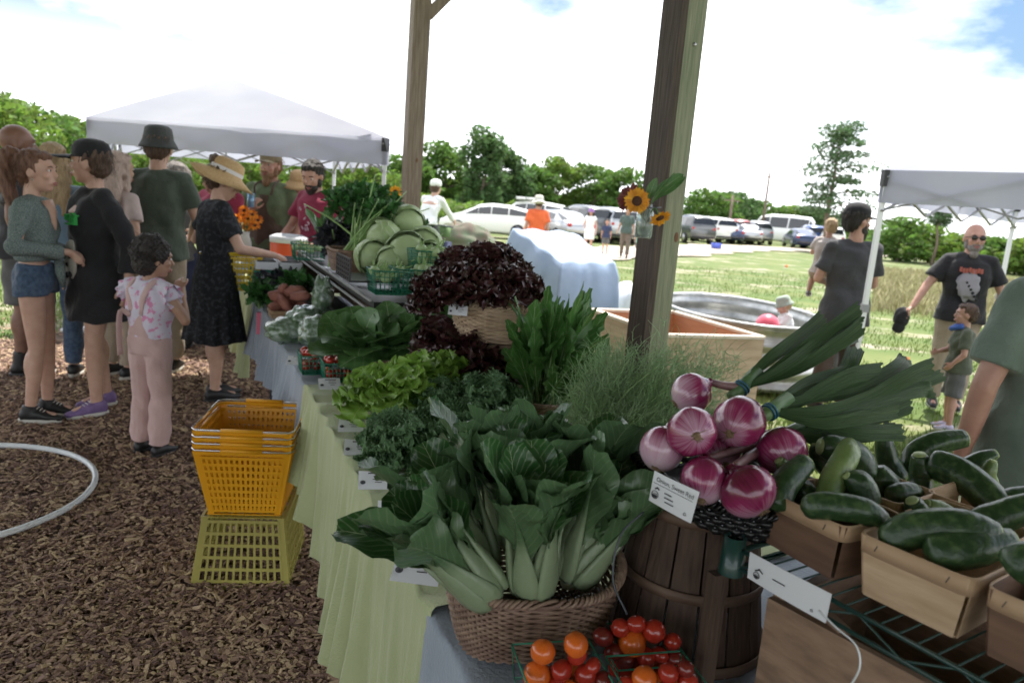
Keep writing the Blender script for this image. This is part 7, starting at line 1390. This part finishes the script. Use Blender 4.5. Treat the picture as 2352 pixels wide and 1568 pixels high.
m = MB(); [m.tube([a, b], .016, 8) for a, b in (((0, -.5, .35), (0, -.02, .30)), ((0, -.02, .30), (0, -.16, .88)), ((0, -.13, .80), (0, .42, .86)), ((0, -.02, .30), (0, .44, .78)), ((0, .40, .98), (0, .56, .35)), ((0, -.5, .35), (0, -.13, .78)))]; m.obj('frame', fr_m, bt_)
m = MB(); m.tube([(-.28, .50, 1.04), (-.1, .42, 1.06), (.1, .42, 1.06), (.28, .50, 1.04)], .014, 8); m.obj('handlebar', fr_m, bt_); m = MB(); m.ell((0, -.18, .92), (.08, .14, .035)); m.obj('saddle', trim_m, bt_); m = MB(); m.box((.14, .45, .62), (.16, .26, .30)); m.obj('pannier', mat('pannier', (.03, .035, .08), rough=.8), bt_); m = MB(); m.box((.0, .56, .95), (.3, .2, .2)); m.obj('front_bag', mat('green_bag', (.12, .2, .08), rough=.8), bt_)
# --- people on the road
person('man in an orange T-shirt and pale hat standing behind the blue tarp', gy(1237, 16.5, 0), 5, 1.76, dict(), skin_r, 1.05, .016, ('short', 'brown'), ('straw', mat('pale_hat', (.6, .58, .5), rough=.8)), ('tee', orange_c, .86, .75), ('shorts', khaki_c, .9), (shoe_k, sole_w, None))
person('woman in a white sleeveless dress and purple sun hat walking on the road', pz(1349, 585, 0), 170, 1.62, dict(wrR=(.2, .2, 1.05), knL=(-.1, .08, .5), anR=(.1, -.1, .1)), skin_r, .95, .018, ('long', 'dark'), ('bucket', mat('purple_hat', (.3, .15, .38), rough=.8)), ('tee', white_c, .6, .3), ('shorts', white_c, .8), (shoe_k, sole_w, None), fem=True)
person('child in a navy T-shirt walking between the two adults on the road', pz(1388, 583, 0), 175, 1.25, dict(), skin_r, 1.05, .018, ('short', 'dark'), None, ('tee', navy_c, .84, .7), ('shorts', grey_c, .9), (shoe_k, sole_w, None), child=True)
person('man in a dark green T-shirt and brown trousers walking on the road', pz(1432, 592, 0), 172, 1.76, dict(knL=(-.1, .1, .51), anL=(-.1, .16, .1), anR=(.1, -.16, .12), wrR=(.3, .12, .9)), skin_t, 1.08, .018, ('short', 'dark'), None, ('tee', cloth_m('dark_green', (.06, .085, .075)), .85, .72), ('pants', cloth_m('brown_trousers', (.13, .10, .08))), (shoe_k, shoe_k, None))
person('small child in green at the right hand of the man in dark green', pz(1464, 592, 0), 165, 1.10, dict(), skin_r, 1.1, .018, ('short', 'brown'), None, ('tee', cloth_m('mint', (.2, .36, .3)), .84, .7), ('shorts', grey_c, .9), (shoe_k, sole_w, None), child=True)
# --- man in black cap holding a toddler
mp_ = gy(1968, 6.2, 0); person('man in a black cap and charcoal T-shirt seen from behind, holding a toddler', mp_, 2, 1.76, dict(elL=(-.245, .04, 1.14), wrL=(-.10, .22, 1.10), elR=(.235, .06, 1.12), wrR=(.16, .28, 1.05), nk=(.0, .01, 1.45)), skin_r, 1.02, .009, ('short', 'dark'), ('cap', black_c, 0), ('tee', charcoal_c, .78, .72), ('pants', cloth_m('dark_trousers', (.07, .045, .035))), (shoe_k, sole_w, None), (-72, 0), ('dark', 1.0), extra=None)
person('blond toddler in arms looking over the shoulder of the man in the black cap', V3(mp_[0]-.10, mp_[1]+.30, .74), -30, .88, dict(knL=(-.18, .14, .80), anL=(-.20, .02, .52), knR=(.12, .16, .82), anR=(.14, .02, .52), elL=(-.24, .08, 1.2), wrL=(-.1, .24, 1.3), elR=(.2, .08, 1.2), wrR=(.12, .22, 1.3)), skin_l, 1.15, .008, ('wispy', 'blond'), None, ('tee', cloth_m('pale_tee', (.4, .36, .34)), .86, .7), ('shorts', khaki_c, .8), (mat('grey_shoe', (.25, .24, .25), rough=.7), sole_w, None), (20, 0), child=True)
# --- toddler in the tank with a ball
tk = py(1806, 735, 7.3); person('toddler in a sage sun hat and white shirt sitting in the stock tank', V3(tk[0], tk[1], -.06), 78, .92, dict(knL=(-.14, .30, 1.02), knR=(.14, .30, 1.02), anL=(-.14, .42, .70), anR=(.14, .42, .70), elR=(.22, .14, 1.12), wrR=(.12, .34, 1.10), elL=(-.22, .14, 1.12), wrL=(-.12, .34, 1.08), nk=(0, .03, 1.44), hd=(0, .08, 1.58)), skin_l, 1.15, .010, ('wispy', 'blond'), ('bucket', cloth_m('sage_hat', (.30, .36, .30), (.36, .42, .36))), ('tee', white_c, .86, .6), ('shorts', white_c, .6), (sole_w, sole_w, None), (0, -22), child=True)
bl = py(1763, 742, 7.0); m = MB(); m.ell(bl-V3(0, 0, .02), .11, None, 24, 16); tag(m.obj('ball', mat('pink_ball', (.75, .12, .18), rough=.4), loc=bl), 'pinkish red ball in the stock tank in front of the toddler', 'ball')
# --- child behind the tent leg
person('child in a white striped shirt and grey shorts half hidden behind the tent leg', gy(1972, 6.7, 0), 20, 1.02, dict(elL=(-.3, .05, 1.15), wrL=(-.36, .16, 1.0)), skin_r, 1.1, .010, ('short', 'brown'), None, ('tee', cloth_m('striped_white', (.6, .62, .64)), .84, .7), ('shorts', grey_c, .9), (shoe_k, sole_w, None), child=True)
# --- bald man with sunglasses
def ex_bald(t, J, k, Sc, H3, vx):
    q = MB()
    for i in range(8):
        x = -.085+.024*i; q.box(Sc((x, .172-abs(x)*.15, 1.33+.006*math.sin(i*2))), (.018, .014, .042))
    q.obj('red_lettering_shapes', red_print, t, smooth=False)
    q = MB(); q.ell(Sc((.0, .160, 1.19)), (.085, .022, .12), None, 20, 14, .5); q.obj('grey_artwork', greyp, t)
    q = MB(); q.tube([Sc((J['wrL']*.92+J['elL']*.08)+V3(0, 0, 0)), Sc((J['wrL']*.86+J['elL']*.14))], .031, 14); q.obj('watch', shoe_k, t)
    q = MB(); 
    for i in range(6): q.ell(Sc((.02-.02*i, .178, 1.22-.03*i)), (.014, .01, .014), None, 8, 6, .4)
    stuff(q.obj('dark_artwork_lines', black_c, t))
bm = gy(2236, 6.8, 0); person('bald bearded man in sunglasses and a printed black T-shirt, holding a black cap', bm, 158, 1.70, dict(elR=(.32, .05, 1.16), wrR=(.42, .16, .95), elL=(-.31, -.02, 1.14), wrL=(-.27, .05, .90)), skin_r, 1.08, .0085, None, None, ('tee', black_c, .84, .72), ('pants', khaki_c), (shoe_k, sole_w, None), (8, -3), ('grey', 1.15), glasses=True, extra=ex_bald, hands={'R': ((.6, .1, -.7), (-.5, .2, -.6), 1.1)})
hp_ = bm+rotz(R(158))@(V3(.50, .17, .83)*1.70/1.75); m = MB(); m.ell(hp_, (.075, .06, .10), rotz(.3), 24, 16, .15); m.ell(hp_+V3(-.02, -.02, -.09), (.06, .03, .055), None, 16, 8, .1); tag(m.obj('baseball_hat', black_c, loc=hp_), 'black cap held by the bald man in sunglasses', 'cap')
# --- child in front of him
def ex_k2(t, J, k, Sc, H3, vx):
    q = MB(); q.tube([Sc((-.1, .05, 1.50)), Sc((-.0, .16, 1.44)), Sc((.1, .05, 1.50))], .022, 8); q.obj('blue_collar', mat('blue_strap', (.05, .12, .4), rough=.7), t)
person('small child in an olive shirt and dark shorts in front of the bald man', gp(2172, 985)-V3(0, 0, .03), 70, 1.02, dict(elR=(.24, .10, 1.12), wrR=(.12, .26, 1.08), elL=(-.24, .0, 1.12), wrL=(-.2, .1, .98)), skin_r, 1.12, .008, ('short', 'brown'), None, ('tee', cloth_m('dark_olive', (.07, .08, .055), (.10, .115, .075)), .84, .75), ('shorts', grey_c, 1.0), (mat('lilac_shoe', (.55, .5, .65), rough=.7), sole_w, None), (0, 0), child=True, extra=ex_k2)
# --- man in the sage T-shirt at the right edge
person('man in a sage green T-shirt at the right edge, his arm hanging down', V3(1.83, 2.42, 0), 0, 1.73, dict(elL=(-.265, -.02, 1.10), wrL=(-.26, .04, .84), elR=(.265, -.02, 1.10), wrR=(.26, .04, .84)), skin_r, 1.12, .008, ('short', 'brown'), None, ('tee', green_c, .76, .78), ('pants', cloth_m('dark_jeans', (.03, .035, .045))), (shoe_k, shoe_k, None), (0, 0))
# dark bag on the ground behind the child, paper on the ground
p = pz(285, 775, 0); m = MB(); m.ell(p+V3(0, 0, .16), (.26, .18, .17), None, 28, 18, .35); tag(m.obj('dark_bag', mat('dark_bag', (.02, .022, .022), rough=.7, bump=.5, scale=8), loc=p), 'dark bag on the ground behind the child in overalls', 'bag')
p = pz(185, 768, 0); m = MB(); m.box(p+V3(0, 0, .05), (.28, .18, .03), rotz(.2)); tag(m.obj('white_tray', egg_m, loc=p), 'pale flat tray on the grass edge between the two women', 'tray')
p = py(608, 742, 4.75); m = MB(); m.box(p, (.10, .05, .14), rotz(.3)); tag(m.obj('pink_tag', mat('pink_tag', (.7, .16, .24), rough=.6), loc=p, smooth=False), 'bright pink folded card at the far corner of the grey cloth', 'card')
